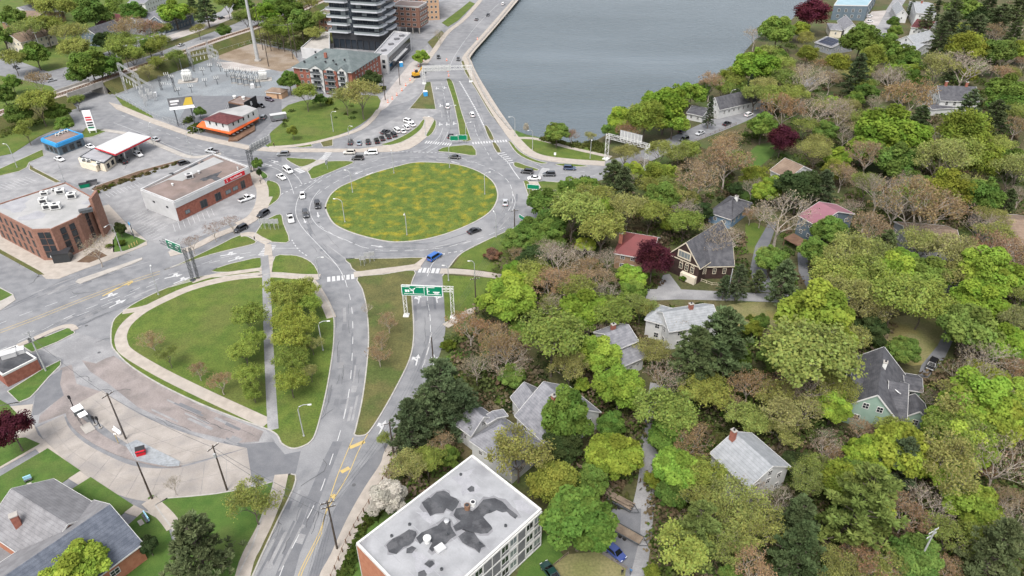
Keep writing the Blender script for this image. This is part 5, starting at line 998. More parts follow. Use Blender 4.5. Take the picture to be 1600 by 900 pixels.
def pine(h, w, n_lev=11, tufts=6, blades=30, droop=-.05, cone=.55, blade=.75):
    cen, nr, al, tn = [], [], [], []; mb = MB(); mb.tube([(0, 0, 0), (.1, 0, h * .5), (0, 0, h * .97)], [.34, .22, .04], 7); rr = random.Random(int(NP.integers(1e9)))
    for l in range(n_lev):
        f = l / (n_lev - 1); z = h * (.2 + .76 * f); R_ = w / 2 * ((1 - f) ** cone * .92 + .08) * rr.uniform(.75, 1.1); k = rr.choice((5, 6, 7))
        for i in range(k):
            a = 6.28 * (i + rr.uniform(-.35, .35)) / k + l * .7; L_ = R_ * rr.uniform(.7, 1.1); d = Vector((math.cos(a), math.sin(a), droop + .25 * f)); e = Vector((0, 0, z)) + d * L_; mb.tube([(0, 0, z - .2), (Vector((0, 0, z)) + d * L_ * .5) , e], [.1, .07, .03], 4, cap=False)
            tone = (rr.uniform(.15, .85), rr.uniform(.25, .75)); nt_ = max(2, int(tufts * (.4 + .6 * L_ / (w / 2))))
            for t in range(nt_):
                s = .3 + .75 * (t + .5) / nt_; side = Vector((-d.y, d.x, 0)) * rr.uniform(-.32, .32) * L_ * s; c = Vector((0, 0, z + rr.uniform(0, .35))) + d * L_ * s + side
                dirs = unit(blades); dirs[:, 2] = np.abs(dirs[:, 2]) * .55 + .05; dirs += np.array([d.x, d.y, 0]) * .6; dirs /= np.linalg.norm(dirs, axis=1, keepdims=True); bl = blade * NP.uniform(.6, 1.25, blades)
                cen.append(np.array(c) + dirs * bl[:, None] * .5); al.append(dirs); nn = np.cross(dirs, unit(blades)); nn[nn[:, 2] < 0] *= -1; nn[:, 2] += .35; nr.append(nn); tt = np.tile(np.array(tone), (blades, 1)) + NP.normal(0, .13, (blades, 2)); tt[:, 0] += .12 * (s - .6); tn.append(tt)
    cen, nr, al, tn = map(np.concatenate, (cen, nr, al, tn)); nr = nr - al * np.sum(nr * al, 1, keepdims=True); nr /= np.linalg.norm(nr, axis=1, keepdims=True) + 1e-9; return mb, (cen, nr, al, np.clip(tn, 0, 1))
# prototypes: (crown mesh, trunk mesh, height, width) for each kind, all about 10 m wide
PROTO = {}
def put(kind, crown, trunk, h, w): PROTO.setdefault(kind, []).append((crown, trunk, h, w))
for i in range(4):
    h = (10.5, 11.5, 9.5, 12)[i]; put('dense', quad_cloud('crown', *leafy(h, 10, 15000, 70, .34, base=.2), 'foliage'), trunk_mesh(h, .24), h, 10)
    h = (11.5, 12.5, 10.5, 13)[i]; put('loose', quad_cloud('crown', *leafy(h, 10, 12000, 60, .27, base=.22, open_=.28), 'foliage'), trunk_mesh(h, .2, 7), h, 10)
    limb, twig, ends = skeleton(12, 10, 6, .55, 40 + i); k = NP.integers(0, len(ends), 5600); c = ends[k] + NP.normal(0, .33, (5600, 3)); lb = NP.random(len(ends)); put('haze', quad_cloud('crown', c, unit(5600) + [0, 0, .7], .23 * NP.uniform(.5, 1.3, 5600), np.stack([np.clip(.5 + .35 * np.sin(c[:, 0] * .9 + i) * np.cos(c[:, 1] * .8) + NP.normal(0, .15, 5600), 0, 1), NP.random(5600)], 1), 'foliage'), None, 12, 10)
    tw = twig.mesh('branches', 'bark_pale'); PROTO['haze'][-1] = (PROTO['haze'][-1][0], (limb.mesh('trunk', 'bark'), tw), 12, 10)
    limb, twig, ends = skeleton(12, 10, 6, .5, 120 + i); k = NP.integers(0, len(ends), 9000); c = ends[k] + NP.normal(0, .42, (9000, 3)); lo_ = NP.random(len(ends)); put('airy', quad_cloud('crown', c, (c - [0, 0, 6]) * .08 + unit(9000) * .8 + [0, 0, .75], .25 * NP.uniform(.5, 1.5, 9000), np.stack([np.clip(.5 + .3 * np.sin(c[:, 0] * 1.1 + i) * np.cos(c[:, 1]) + NP.normal(0, .15, 9000), 0, 1), NP.random(9000)], 1), 'foliage'), (limb.mesh('trunk', 'bark'), twig.mesh('branches', 'bark_pale')), 12, 10)
    limb, twig, ends = skeleton(11.5, 10, 6, .6, 160 + i); k = NP.integers(0, len(ends), 3000); c = ends[k] + NP.normal(0, .24, (3000, 3)); put('bud', quad_cloud('crown', c, unit(3000) + [0, 0, .6], .2 * NP.uniform(.5, 1.3, 3000), np.stack([NP.random(3000), NP.random(3000)], 1), 'foliage'), (limb.mesh('trunk', 'bark_pale'), twig.mesh('branches', 'bark_pale')), 11.5, 10)
    limb, twig, ends = skeleton(11, 10, 6, .6, 80 + i); k = NP.integers(0, len(ends), 900); c = ends[k] + NP.normal(0, .2, (900, 3)); put('bare', quad_cloud('crown', c, unit(900) + [0, 0, .3], .17 * NP.uniform(.5, 1.3, 900), np.stack([NP.random(900), NP.random(900)], 1), 'foliage'), (limb.mesh('trunk', 'bark_pale'), twig.mesh('branches', 'bark_pale')), 11, 10)
for i in range(3):
    mb, (c, n_, a, t_) = pine((15, 17, 14)[i], 10, 11, 6, 30); put('pine', quad_cloud('crown', c, n_, .16, t_, 'needles', aspect=5.0, along=a), mb.mesh('trunk', 'bark'), (15, 17, 14)[i], 10)
    mb, (c, n_, a, t_) = pine((17, 20, 16)[i], 8, 15, 5, 22, -.28, .85, .6); put('spruce', quad_cloud('crown', c, n_, .15, t_, 'needles', aspect=4.5, along=a), mb.mesh('trunk', 'bark'), (17, 20, 16)[i], 8)
    put('shrub', quad_cloud('crown', *leafy(6, 10, 2600, 18, .6, base=.02), 'foliage'), trunk_mesh(4, .2, 4), 6, 10)
# kinds: prototype, colours (linear), wording
K = {
 'L': ('dense', ((.21, .295, .045), (.235, .30, .05), (.18, .275, .043)), 'bright lime green leafy tree', 'tree'),
 'G': ('dense', ((.13, .20, .045), (.145, .212, .05), (.11, .18, .04)), 'mid green leafy tree', 'tree'),
 'T': ('dense', ((.12, .20, .04),), 'fresh green leafy tree', 'tree'),
 'Y': ('loose', ((.19, .225, .04), (.21, .235, .045)), 'yellow green spring tree', 'tree'),
 'O': ('haze', ((.255, .268, .084), (.275, .27, .10), (.23, .26, .075)), 'olive tree in thin new leaf', 'tree'),
 'M': ('airy', ((.215, .26, .062), (.24, .272, .07), (.19, .245, .058)), 'soft olive green tree', 'tree'),
 'B': ('bare', ((.27, .225, .155), (.30, .245, .17), (.24, .205, .145)), 'bare beige twiggy tree', 'tree'),
 'R': ('bud', ((.27, .195, .105), (.30, .215, .12), (.25, .16, .09)), 'russet budding tree', 'tree'),
 'P': ('pine', ((.085, .112, .05), (.095, .122, .054), (.075, .10, .047)), 'dark green pine', 'pine tree'),
 'Q': ('pine', ((.11, .15, .045), (.125, .16, .047)), 'light green pine', 'pine tree'),
 'S': ('spruce', ((.045, .066, .032), (.05, .072, .035)), 'dark narrow spruce', 'spruce tree'),
 'D': ('dense', ((.052, .078, .03), (.06, .085, .032)), 'dark green dense tree', 'tree'),
 'U': ('loose', ((.095, .026, .038), (.08, .024, .034)), 'dark purple leaved tree', 'tree'),
 'N': ('airy', ((.22, .265, .056), (.20, .255, .054)), 'small fresh green park tree', 'tree'),
 'W': ('dense', ((.44, .42, .34),), 'white blossoming tree', 'tree'),
 'H': ('shrub', ((.07, .12, .018), (.09, .12, .022)), 'rounded green shrub', 'shrub'),
 'V': ('shrub', ((.14, .085, .05), (.11, .09, .055)), 'brown twiggy shrub', 'shrub'),
 'E': ('bare', ((.20, .10, .06),), 'small bare street tree', 'tree'),
}
TREES = """
U1268,22,56 G1215,50,50 L1250,48,30 O1258,65,30 G1345,66,55 G1385,72,42 Y1262,85,32 G1215,95,36 R1288,105,30 Y1308,102,35 P1340,115,42 Y1362,92,42 G1410,92,48 B1395,125,48 B1258,130,55 S1238,150,13 G1355,145,32 R1420,155,60 B1508,108,75 O1465,112,45 Y1510,78,55 G1562,82,50 L1593,80,40 R1565,118,32 G1572,142,50 G1578,165,55 P1512,174,46 P1550,192,58 L1385,205,75 L1420,217,60 Y1507,207,65 P1437,190,40 R1225,175,50 B1275,178,60 B1312,180,45 U1222,218,46 O1257,200,32 G1292,207,35 B1320,212,35 P1450,28,28 P1500,62,38 P1545,8,40 P1582,58,40 P1490,18,38 S1465,12,18 D1532,30,40 P1482,40,45 P1525,50,50 P1562,32,50 G1505,15,50 P1470,60,35 P1592,15,50 P1425,12,18 R1550,55,36 B1592,50,35 G1396,35,18 G1398,50,22
G870,207,34 R893,213,20 O922,215,16 W822,200,9 L975,190,45 L1040,163,62 Y1008,185,50 R985,208,34 L1052,190,42 G955,203,25 L1080,147,42 R1110,132,34 Y1137,122,28 L1180,105,60 O1158,118,30 S1172,133,20 G1098,140,26 M1128,140,26 G1166,140,30 M1180,152,32 G1196,128,34 M1148,128,26 S1110,170,20 P1150,152,22 B1180,58,36 D1158,96,18 G1198,45,26 G1192,198,40 R1130,232,38 O1195,140,35 M1225,128,36 M1210,155,34
P958,278,46 P975,288,44 G920,290,30 L988,268,32 Y1025,272,38 L1047,270,28 G1035,310,48 O1020,300,40 R1088,285,62 R1135,256,62 R1105,262,36 B1005,258,28 O1032,240,35 O1060,245,34 G890,297,38 M895,338,62 L945,328,36 O982,330,50 M940,367,52 M1015,338,44 L1045,350,23 B1070,334,46 G1080,315,26 D1098,332,30 D1150,296,22 Y1180,277,40 B1175,294,34 L1197,300,38 B1190,335,30 R1173,337,24
G828,360,42 G858,368,46 G805,377,38 L915,383,28 G838,390,42 D832,408,44 B875,410,62 B912,400,40 R917,422,44 R940,438,38 R862,445,52 R900,441,46 B950,406,42 L985,434,42 U1020,406,56 L807,425,35 L805,445,46 R808,400,24 B1122,380,66 H1070,435,17 P1155,437,36 P1133,446,28 P1185,437,28 M1197,402,28
L1307,247,38 O1275,242,38 R1355,247,48 G1400,252,58 L1350,233,48 O1470,257,62 M1495,250,58 Y1537,255,54 O1580,272,54 D1250,292,58 P1287,290,42 R1317,275,40 Y1305,267,36 B1417,290,40 Y1475,302,62 G1532,307,54 B1220,337,78 L1207,292,36 B1375,300,58 R1360,359,56 R1437,330,90 B1400,325,66 R1470,326,58 P1385,382,42 P1332,367,28 B1530,357,56 O1547,345,40 R1555,398,66 R1590,405,58 R1525,401,48 G1297,362,46 G1270,392,38 O1320,405,66 O1350,401,56 P1225,438,52 M1307,437,62 L1407,411,48 L1390,426,66 G1450,430,66 O1482,401,58 L1537,425,72 L1575,437,58 M1350,440,58 O1500,437,58 G1205,406,42 B1437,366,48 O1440,386,48
L792,470,76 G808,514,28 R790,547,54 G800,588,38 O863,480,34 M863,535,80 L912,488,68 B925,515,42 L935,555,60 O890,580,48 L968,607,68 G988,458,38 O1010,487,32 O1000,482,36 O1022,552,44 P1130,535,100 P1085,560,84 B1062,510,40 B1042,600,66 M1042,650,72 R1170,605,50 R1142,637,44 L1200,552,20 G1190,503,22 Y1176,516,26 H1172,497,14 T886,652,64 D880,694,54 G955,665,40 L910,602,20
L1277,500,100 M1256,560,112 O1360,490,54 O1325,465,58 M1400,470,72 M1445,475,58 D1360,517,46 L1530,472,68 G1560,490,48 G1515,515,80 L1567,537,66 L1597,541,40 R1487,485,38 B1537,560,66 R1582,580,38 B1515,592,78 G1412,548,42 L1532,632,92 L1592,620,56 O1500,642,72 L1550,657,84 L1475,664,54 R1227,606,46 B1267,622,56 O1235,655,66 O1300,612,56 R1345,672,34 R1364,676,22 B1450,622,30 O1592,465,38 P1550,462,28
O810,715,80 Y865,754,70 G905,812,98 D880,702,48 L960,712,76 G925,752,46 O990,725,32 G1050,682,62 L1060,735,70 G1050,772,46 Y1020,752,26 B1168,764,46 O1100,802,66 M1065,850,80 Q1090,828,80 O1150,797,78 O1175,827,66 R1175,890,58 G1137,897,24 O1130,855,64 Y1018,897,24
Q1350,790,128 P1412,716,66 L1355,712,62 L1410,706,82 L1470,730,76 L1520,790,72 B1455,797,66 P1250,810,74 P1250,858,82 G1430,870,68 P1560,855,84 P1592,830,46 B1562,725,88 M1500,686,74 L1512,697,74 B1290,702,46 R1310,714,36 O1272,737,46 O1263,757,46 R1350,882,64 O1310,887,56 Y1300,898,28 O1377,895,56 B1215,782,50 O1480,842,56 M1515,835,48 R1480,890,38 B1555,800,36 R1532,737,33 R1575,780,38 D1242,726,40 O1222,680,46 M1400,680,46
N389,498,44 N383,552,38 N387,590,36 N396,614,32 N400,528,32 N452,468,46 N451,502,48 N453,534,44 N454,565,42 N454,600,40 N484,478,34 N476,455,38 N474,512,38 N472,545,34 N430,450,30 R237,535,34 O262,557,32 R310,580,28 R345,598,36 O487,540,30 O485,582,22 R592,555,38 R607,505,32 B573,482,18 R595,532,26
P690,608,100 P640,660,70 P722,635,76 P665,640,60 R735,515,56 R775,535,56 B790,567,62 B745,575,54 H700,540,26 O638,730,54 G700,715,36 W605,778,60 R690,702,44 M668,724,44
P305,852,108 O395,788,70 U18,672,58 L118,892,96 B270,757,26 D232,852,27 M600,690,18
B150,390,44 E300,380,28 E333,360,30 E362,348,28 G402,256,17 D187,358,20 H190,380,14 H171,385,12 V770,398,30 H152,300,9 H173,290,8
G20,28,40 M70,45,44 G55,85,40 M118,82,42 D165,65,34 G210,22,36 M180,14,34 G120,8,44 M62,8,36 G5,58,40 M255,50,26 O310,48,22 M275,92,26 M245,100,24 O230,112,22 G350,48,24 M385,30,30 O420,55,26 M500,30,24 G5,150,34 M40,205,30 G100,195,26 M120,160,20 G140,100,52 G165,106,46 G122,118,34 M205,85,44 M192,74,40 R200,50,50 R232,48,44 O45,50,44 O112,60,46 L272,20,46 O295,25,26 P320,10,36 G145,22,52 M90,20,46 G18,130,26 M60,165,50 G30,180,40 G90,175,34 R60,128,34 M20,95,30 P300,8,24 M250,72,30 G232,72,28 G380,8,30 M355,8,28
G470,37,40 L415,25,42 G450,15,46 M400,32,30 L657,90,26 B687,57,20 D580,125,36 G452,127,32 M478,150,32 O565,152,54 O540,156,36 Y457,206,18 H515,160,14 M440,50,40 G430,6,36 O480,10,34 M490,56,28 G312,175,18 H300,200,13 D405,270,8 G640,12,14 H598,138,12 G500,155,20
"""
OBST = []                                                            # footprints that no trunk or filler tree may stand in
LANDM = [((644, 316), 'rotary island'), ((150, 350), 'brick office building'), ((305, 290), 'red brick bank store'), ((190, 225), 'fuel canopy'), ((95, 215), 'blue fascia shop'), ((355, 190), 'orange awning restaurant'), ((520, 110), 'brick apartment house'), ((565, 40), 'black glass tower'), ((612, 80), 'white podium block'), ((890, 620), 'grey roofed house with the brick chimney'), ((785, 680), 'rambling grey shingled house'), ((975, 535), 'clerestory house'), ((1065, 500), 'white clapboard house'), ((1000, 385), 'red metal roof'), ((1110, 395), 'dark brown gabled house'), ((1140, 325), 'blue house'), ((1280, 345), 'pink roofed house'), ((1385, 610), 'pale green house'), ((1175, 720), 'house with the pale grey gable roof'), ((1492, 155), 'white farmhouse'), ((1425, 65), 'white house by the top street'), ((1230, 258), 'old white cottage'), ((1460, 375), 'long brown roofed house'), ((1590, 360), 'brown roof at the right edge'), ((1125, 160), 'lakeside house'), ((1330, 18), 'boathouse'), ((1290, 64), 'solar panel house'), ((700, 810), 'patched white flat roof'), ((110, 830), 'broad roofed brick hall'), ((35, 560), 'small red brick flat roofed building'), ((1456, 570), 'black parked car'), ((960, 860), 'blue parked car'), ((665, 455), 'green overhead sign'), ((975, 230), 'white gantry by the shore road'), ((355, 560), 'park lawn'), ((425, 560), 'park footpath'), ((290, 130), 'substation'), ((125, 140), 'railway bridge'), ((610, 560), 'southern road arm'), ((1150, 505), 'dry yellow lawn'), ((1110, 461), 'lane below the dark brown house'), ((1015, 780), 'narrow back lane'), ((1400, 530), 'shaded lawn above the green house'), ((540, 190), 'apartment lawn'), ((870, 235), 'shore path'), ((1195, 240), 'bright green lawn'), ((25, 30), 'brown hipped roof at top left'), ((140, 50), 'dark blue gabled house'), ((245, 25), 'blue grey house'), ((300, 410), 'tall green sign mast'), ((200, 700), 'bus platform'), ((940, 800), 'timber trailer'), ((1590, 890), 'bottom right corner'), ((1590, 700), 'right edge of the wood'), ((1200, 890), 'bottom edge of the wood'), ((1590, 20), 'top right corner'), ((1220, 335), 'fork of the narrow drive')]
USED = set(); GROUPS = {'tree': 'trees', 'pine tree': 'pine trees', 'spruce tree': 'spruce trees', 'shrub': 'shrubs'}
def tree_label(words, px, w):
    ds = sorted(LANDM, key=lambda l: math.hypot(l[0][0] - px[0], (l[0][1] - px[1]) * 1.3)); big = 'large ' if w > 62 else ('small ' if w < 30 else '')
    cand = []
    for (q, nm) in ds[:7]:
        dx, dy = px[0] - q[0], px[1] - q[1]; rel = ('right of' if dx > 0 else 'left of') if abs(dx) > abs(dy) * 1.2 else ('in front of' if dy > 0 else 'behind'); cand.append(f'{big}{words} {rel} the {nm}')
    for i in range(3):
        for (q, nm) in ds[i + 1:i + 6]: cand.append(f'{big}{words} between the {ds[i][1]} and the {nm}')
    for (q, nm) in ds[:4]:
        for o in ('second', 'third', 'fourth', 'fifth'): cand.append(f'{big}{words}, {o} nearest the {nm}')
    for c in cand:
        n = len(c.split())
        if c not in USED and 4 <= n <= 16: USED.add(c); return c
    return cand[0]
def place_tree(k, x, y, w, r):
    proto, cols, words, cat = K[k]; crown, trunk, h0, w0 = r.choice(PROTO[proto]); low = proto == 'shrub'
    z = 3.0; 
    for _ in range(6): p = P(x, y, z); d = depth(p); wm = w * d / F_PX; s = wm / w0; z = min(h0 * s * (.60 if not low else .45), 14)
    sz = s * r.uniform(.9, 1.12)
    if h0 * sz > 21: sz = 21 / h0
    if k == 'T': sz *= 1.55
    if h0 * sz < 5 and not low: sz = 5 / h0
    p = P(x, y, h0 * sz * (.60 if not low else .45))
    o = thing({'pine tree': 'pine_tree', 'spruce tree': 'spruce_tree', 'shrub': 'shrub'}.get(cat, 'leafy_tree' if proto in ('dense', 'loose', 'airy') else 'budding_tree'), tree_label(words, (x, y), w), cat, (p.x, p.y, 0), r.uniform(0, 6.28), GROUPS[cat]); o.scale = (s, s, sz)
    c = link('crown', crown, o); col = r.choice(cols); j = r.uniform(.85, 1.15); c.color = (col[0] * j * r.uniform(.93, 1.07), col[1] * j, col[2] * j * r.uniform(.9, 1.1), 1)
    tr = trunk if isinstance(trunk, tuple) else (trunk,); t = link('trunk', tr[0], o)
    if len(tr) > 1: link('branches', tr[1], o)
    return o
rt = random.Random(5); placed = []
import re
for k, x, y, w in re.findall(r'([A-Z])(-?\d+),(-?\d+),(\d+)', TREES): place_tree(k, int(x), int(y), int(w) * (1.12 if int(x) > 780 and int(y) > 100 and k not in 'HSWVU' else 1.0), rt); placed.append((int(x), int(y), int(w)))
# --- shrub layer under and between the trees: too many to count
def inside(x, y, poly):
    c = False; j = len(poly) - 1
    for i in range(len(poly)):
        if (poly[i][1] > y) != (poly[j][1] > y) and x < (poly[j][0] - poly[i][0]) * (y - poly[i][1]) / (poly[j][1] - poly[i][1]) + poly[i][0]: c = not c
        j = i
    return c
WOOD = [(815, 372), (870, 300), (930, 262), (1010, 258), (1100, 222), (1185, 190), (1215, 120), (1170, 100), (1240, 45), (1290, 80), (1400, 95), (1450, 60), (1460, -10), (1700, -10), (1700, 960), (1010, 960), (1010, 800), (1025, 690), (1000, 690), (995, 790), (945, 790), (900, 780), (850, 760), (790, 700), (738, 700), (640, 790), (610, 770), (625, 700), (660, 620), (700, 545), (745, 500), (775, 440)]
CLEAR = [[(1005, 450), (1500, 440), (1500, 480), (1005, 476)], [(1130, 472), (1245, 475), (1230, 530), (1135, 515)], [(1165, 345), (1220, 340), (1215, 460), (1165, 460)], [(1380, 495), (1510, 470), (1500, 560), (1430, 610), (1380, 560)], [(1165, 220), (1220, 222), (1195, 265), (1160, 262)], [(1240, 370), (1280, 370), (1280, 455), (1240, 455)], [(1140, 282), (1205, 288), (1190, 322), (1145, 306)], [(1015, 455), (1040, 425), (1075, 455)], [(995, 600), (1040, 600), (1030, 700), (1022, 960), (930, 960), (960, 790), (1000, 700)]]
for o in list(COL.objects):
    if o.get('category') in ('house', 'apartment building', 'garage', 'building') and o.type == 'EMPTY':
        for ch in o.children:
            if ch.name.startswith('wall'):
                V = [Vector(v.co) + o.location for v in ch.data.vertices]; OBST.append((min(v.x for v in V) - .6, max(v.x for v in V) + .6, min(v.y for v in V) - .6, max(v.y for v in V) + .6))
def blocked(p): return any(a < p.x < b and c < p.y < d for a, b, c, d in OBST)
# trees filling the gaps of the wood, kept clear of lanes, lawns and house fronts
BB = []
for (x0, x1, y0, y1) in OBST:
    q = [pix(Vector((x, y, z))) for x in (x0, x1) for y in (y0, y1) for z in (0, 7)]; BB.append((min(a[0] for a in q), max(a[0] for a in q), min(a[1] for a in q), max(a[1] for a in q), depth(Vector(((x0 + x1) / 2, y0, 0)))))
TR = [o.location.copy() for o in COL.objects if o.get('group') in ('trees', 'pine trees', 'spruce trees')]; nf = 0; tries = 0
while nf < 125 and tries < 30000:
    tries += 1; x, y = rt.uniform(780, 1600), 40 + 860 * rt.random() ** 1.7
    if not inside(x, y, WOOD) or any(inside(x, y, q) for q in CLEAR) or (y < 240 and x < 1190) or (y < 345 and x < 925): continue
    p = P(x, y); wm = rt.uniform(6.5, 11); s_ = wm * F_PX / depth(p)
    if blocked(p) or any((p.x - t.x) ** 2 + (p.y - t.y) ** 2 < (4.6 if y > 300 else 6.5) ** 2 for t in TR): continue
    cy = y - s_ * .62
    if any(a - s_ * .3 < x < b + s_ * .3 and c - s_ * .3 < cy < d + s_ * .4 and depth(p) < e for a, b, c, d, e in BB): continue
    if any(inside(x + dx * s_, cy + dy * s_, q) for q in CLEAR for dx, dy in ((0, 0), (-.35, 0), (.35, 0), (0, -.35))): continue
    place_tree(rt.choices('MOBRGPLY', (22, 24, 22, 14, 12, 5, 6, 4))[0], x, cy, s_, rt); TR.append(p); nf += 1
cen, sc_, cl = [], [], []; n = 0
SH = ((.075, .105, .03), (.10, .115, .04), (.15, .115, .07), (.085, .13, .03), (.19, .155, .105), (.065, .085, .033))
blobs = []
while n < 3000:
    x, y = rt.uniform(600, 1700), -10 + 970 * rt.random() ** 1.25
    if not inside(x, y, WOOD) or any(inside(x, y, q) for q in CLEAR): continue
    p = P(x, y); 
    if blocked(p): continue
    blobs.append((p.x, p.y, rt.uniform(1.1, 3.0), rt.randrange(6))); n += 1
for i, col in enumerate(SH):
    bl = [b for b in blobs if b[3] == i]; per = 70; B_ = np.array([(b[0], b[1], 0) for b in bl]); rr_ = np.array([b[2] for b in bl]); idx = np.repeat(np.arange(len(bl)), per); d = unit(len(idx)); d[:, 2] = np.abs(d[:, 2]); c = B_[idx] + d * rr_[idx][:, None] * NP.uniform(.6, 1.1, (len(idx), 1)) * [1.25, 1.25, .8]
    bt = NP.random((len(bl), 2)); me = quad_cloud('undergrowth', c, d * .5 + unit(len(idx)) * .8 + [0, 0, .5], .55 * NP.uniform(.6, 1.3, len(idx)), np.clip(bt[idx] + NP.normal(0, .12, (len(idx), 2)), 0, 1), 'foliage'); o = link('undergrowth', me); o['kind'] = 'stuff'; o.color = (*col, 1)
# scrub along the railway, the lake bank and the verges
def scrub(px, n, r0, r1, col, per=60):
    b = []; xs = [p[0] for p in px]; ys = [p[1] for p in px]
    while len(b) < n:
        x, y = rt.uniform(min(xs), max(xs)), rt.uniform(min(ys), max(ys))
        if inside(x, y, px): p = P(x, y); b.append((p.x, p.y, rt.uniform(r0, r1)))
    B_ = np.array([(q[0], q[1], 0) for q in b]); rr_ = np.array([q[2] for q in b]); idx = np.repeat(np.arange(n), per); d = unit(len(idx)); d[:, 2] = np.abs(d[:, 2]); c = B_[idx] + d * rr_[idx][:, None] * NP.uniform(.6, 1.1, (len(idx), 1)) * [1.2, 1.2, .9]
    bt = NP.random((n, 2)); o = link('scrub', quad_cloud('scrub', c, d * .5 + unit(len(idx)) * .8 + [0, 0, .5], .5 * NP.uniform(.6, 1.3, len(idx)), np.clip(bt[idx] + NP.normal(0, .12, (len(idx), 2)), 0, 1), 'foliage')); o['kind'] = 'stuff'; o.color = (*col, 1)
scrub([(160, 138), (205, 122), (300, 88), (400, 52), (470, 22), (520, 0), (520, 60), (440, 66), (345, 70), (300, 85), (262, 104), (205, 130)], 150, 1.2, 3.0, (.085, .085, .035)); scrub([(380, 60), (430, 30), (520, 5), (510, 75), (480, 85), (450, 75)], 120, 1.5, 4.0, (.08, .10, .03))
scrub([(105, 118), (160, 95), (230, 70), (250, 78), (160, 112), (110, 128)], 70, 1.5, 3.5, (.07, .10, .025)); scrub([(60, 150), (100, 150), (104, 172), (70, 190), (0, 215), (0, 175)], 60, 1.5, 3.5, (.09, .11, .03))
scrub([(845, 217), (905, 224), (935, 222), (950, 240), (905, 232), (850, 224)], 60, .6, 1.6, (.085, .10, .03)); scrub([(280, 190), (300, 185), (318, 205), (300, 213)], 14, .8, 1.8, (.075, .10, .03)); scrub([(145, 297), (285, 250), (288, 252), (160, 300)], 40, .4, .8, (.10, .09, .04), 40)
scrub([(420, 215), (560, 196), (585, 175), (560, 150), (470, 158), (430, 190)], 12, .5, 1.4, (.07, .10, .03), 40); scrub([(530, 900), (560, 830), (590, 785), (600, 790), (570, 840), (545, 900)], 40, .4, 1.0, (.06, .085, .02), 40)
# ------------------------------------------------------------------ vehicles
objcol_mat('car_paint', .28, .6); glass_mat('car_glass', (.012, .014, .016), .05); M('rubber', (.018, .018, .018), None, rough=.9); M('rim_metal', (.38, .38, .38), None, rough=.35, metal=.6)
M('lamp_clear', (.6, .6, .6), None, rough=.2); M('lamp_red', (.35, .01, .01), None, rough=.3)
M('pole_grey', (.30, .31, .31), (.38, .385, .385), 1.0, .55, 0, metal=.2); M('pole_white', (.55, .55, .53), None, rough=.6); M('pole_wood', (.045, .035, .028), (.075, .06, .048), 1.5, .9, .1)
def loft(mb, st, mi=0):
    """stations (x, zlo, zhi, half width): a body with softened edges"""
    vs, fs = [], []
    for x, a, b, w in st:
        h = b - a; vs += [(x, -w * .9, a), (x, -w, a + h * .25), (x, -w, b - h * .3), (x, -w * .86, b), (x, w * .86, b), (x, w, b - h * .3), (x, w, a + h * .25), (x, w * .9, a)]
    for i in range(len(st) - 1):
        for k in range(8): p, q = i * 8 + k, i * 8 + (k + 1) % 8; fs.append((p, q, q + 8, p + 8))
    fs += [tuple(range(8))[::-1], tuple(range((len(st) - 1) * 8, len(st) * 8))]
    f2 = [f[::-1] for f in fs]; mb.add(vs, f2, mi)
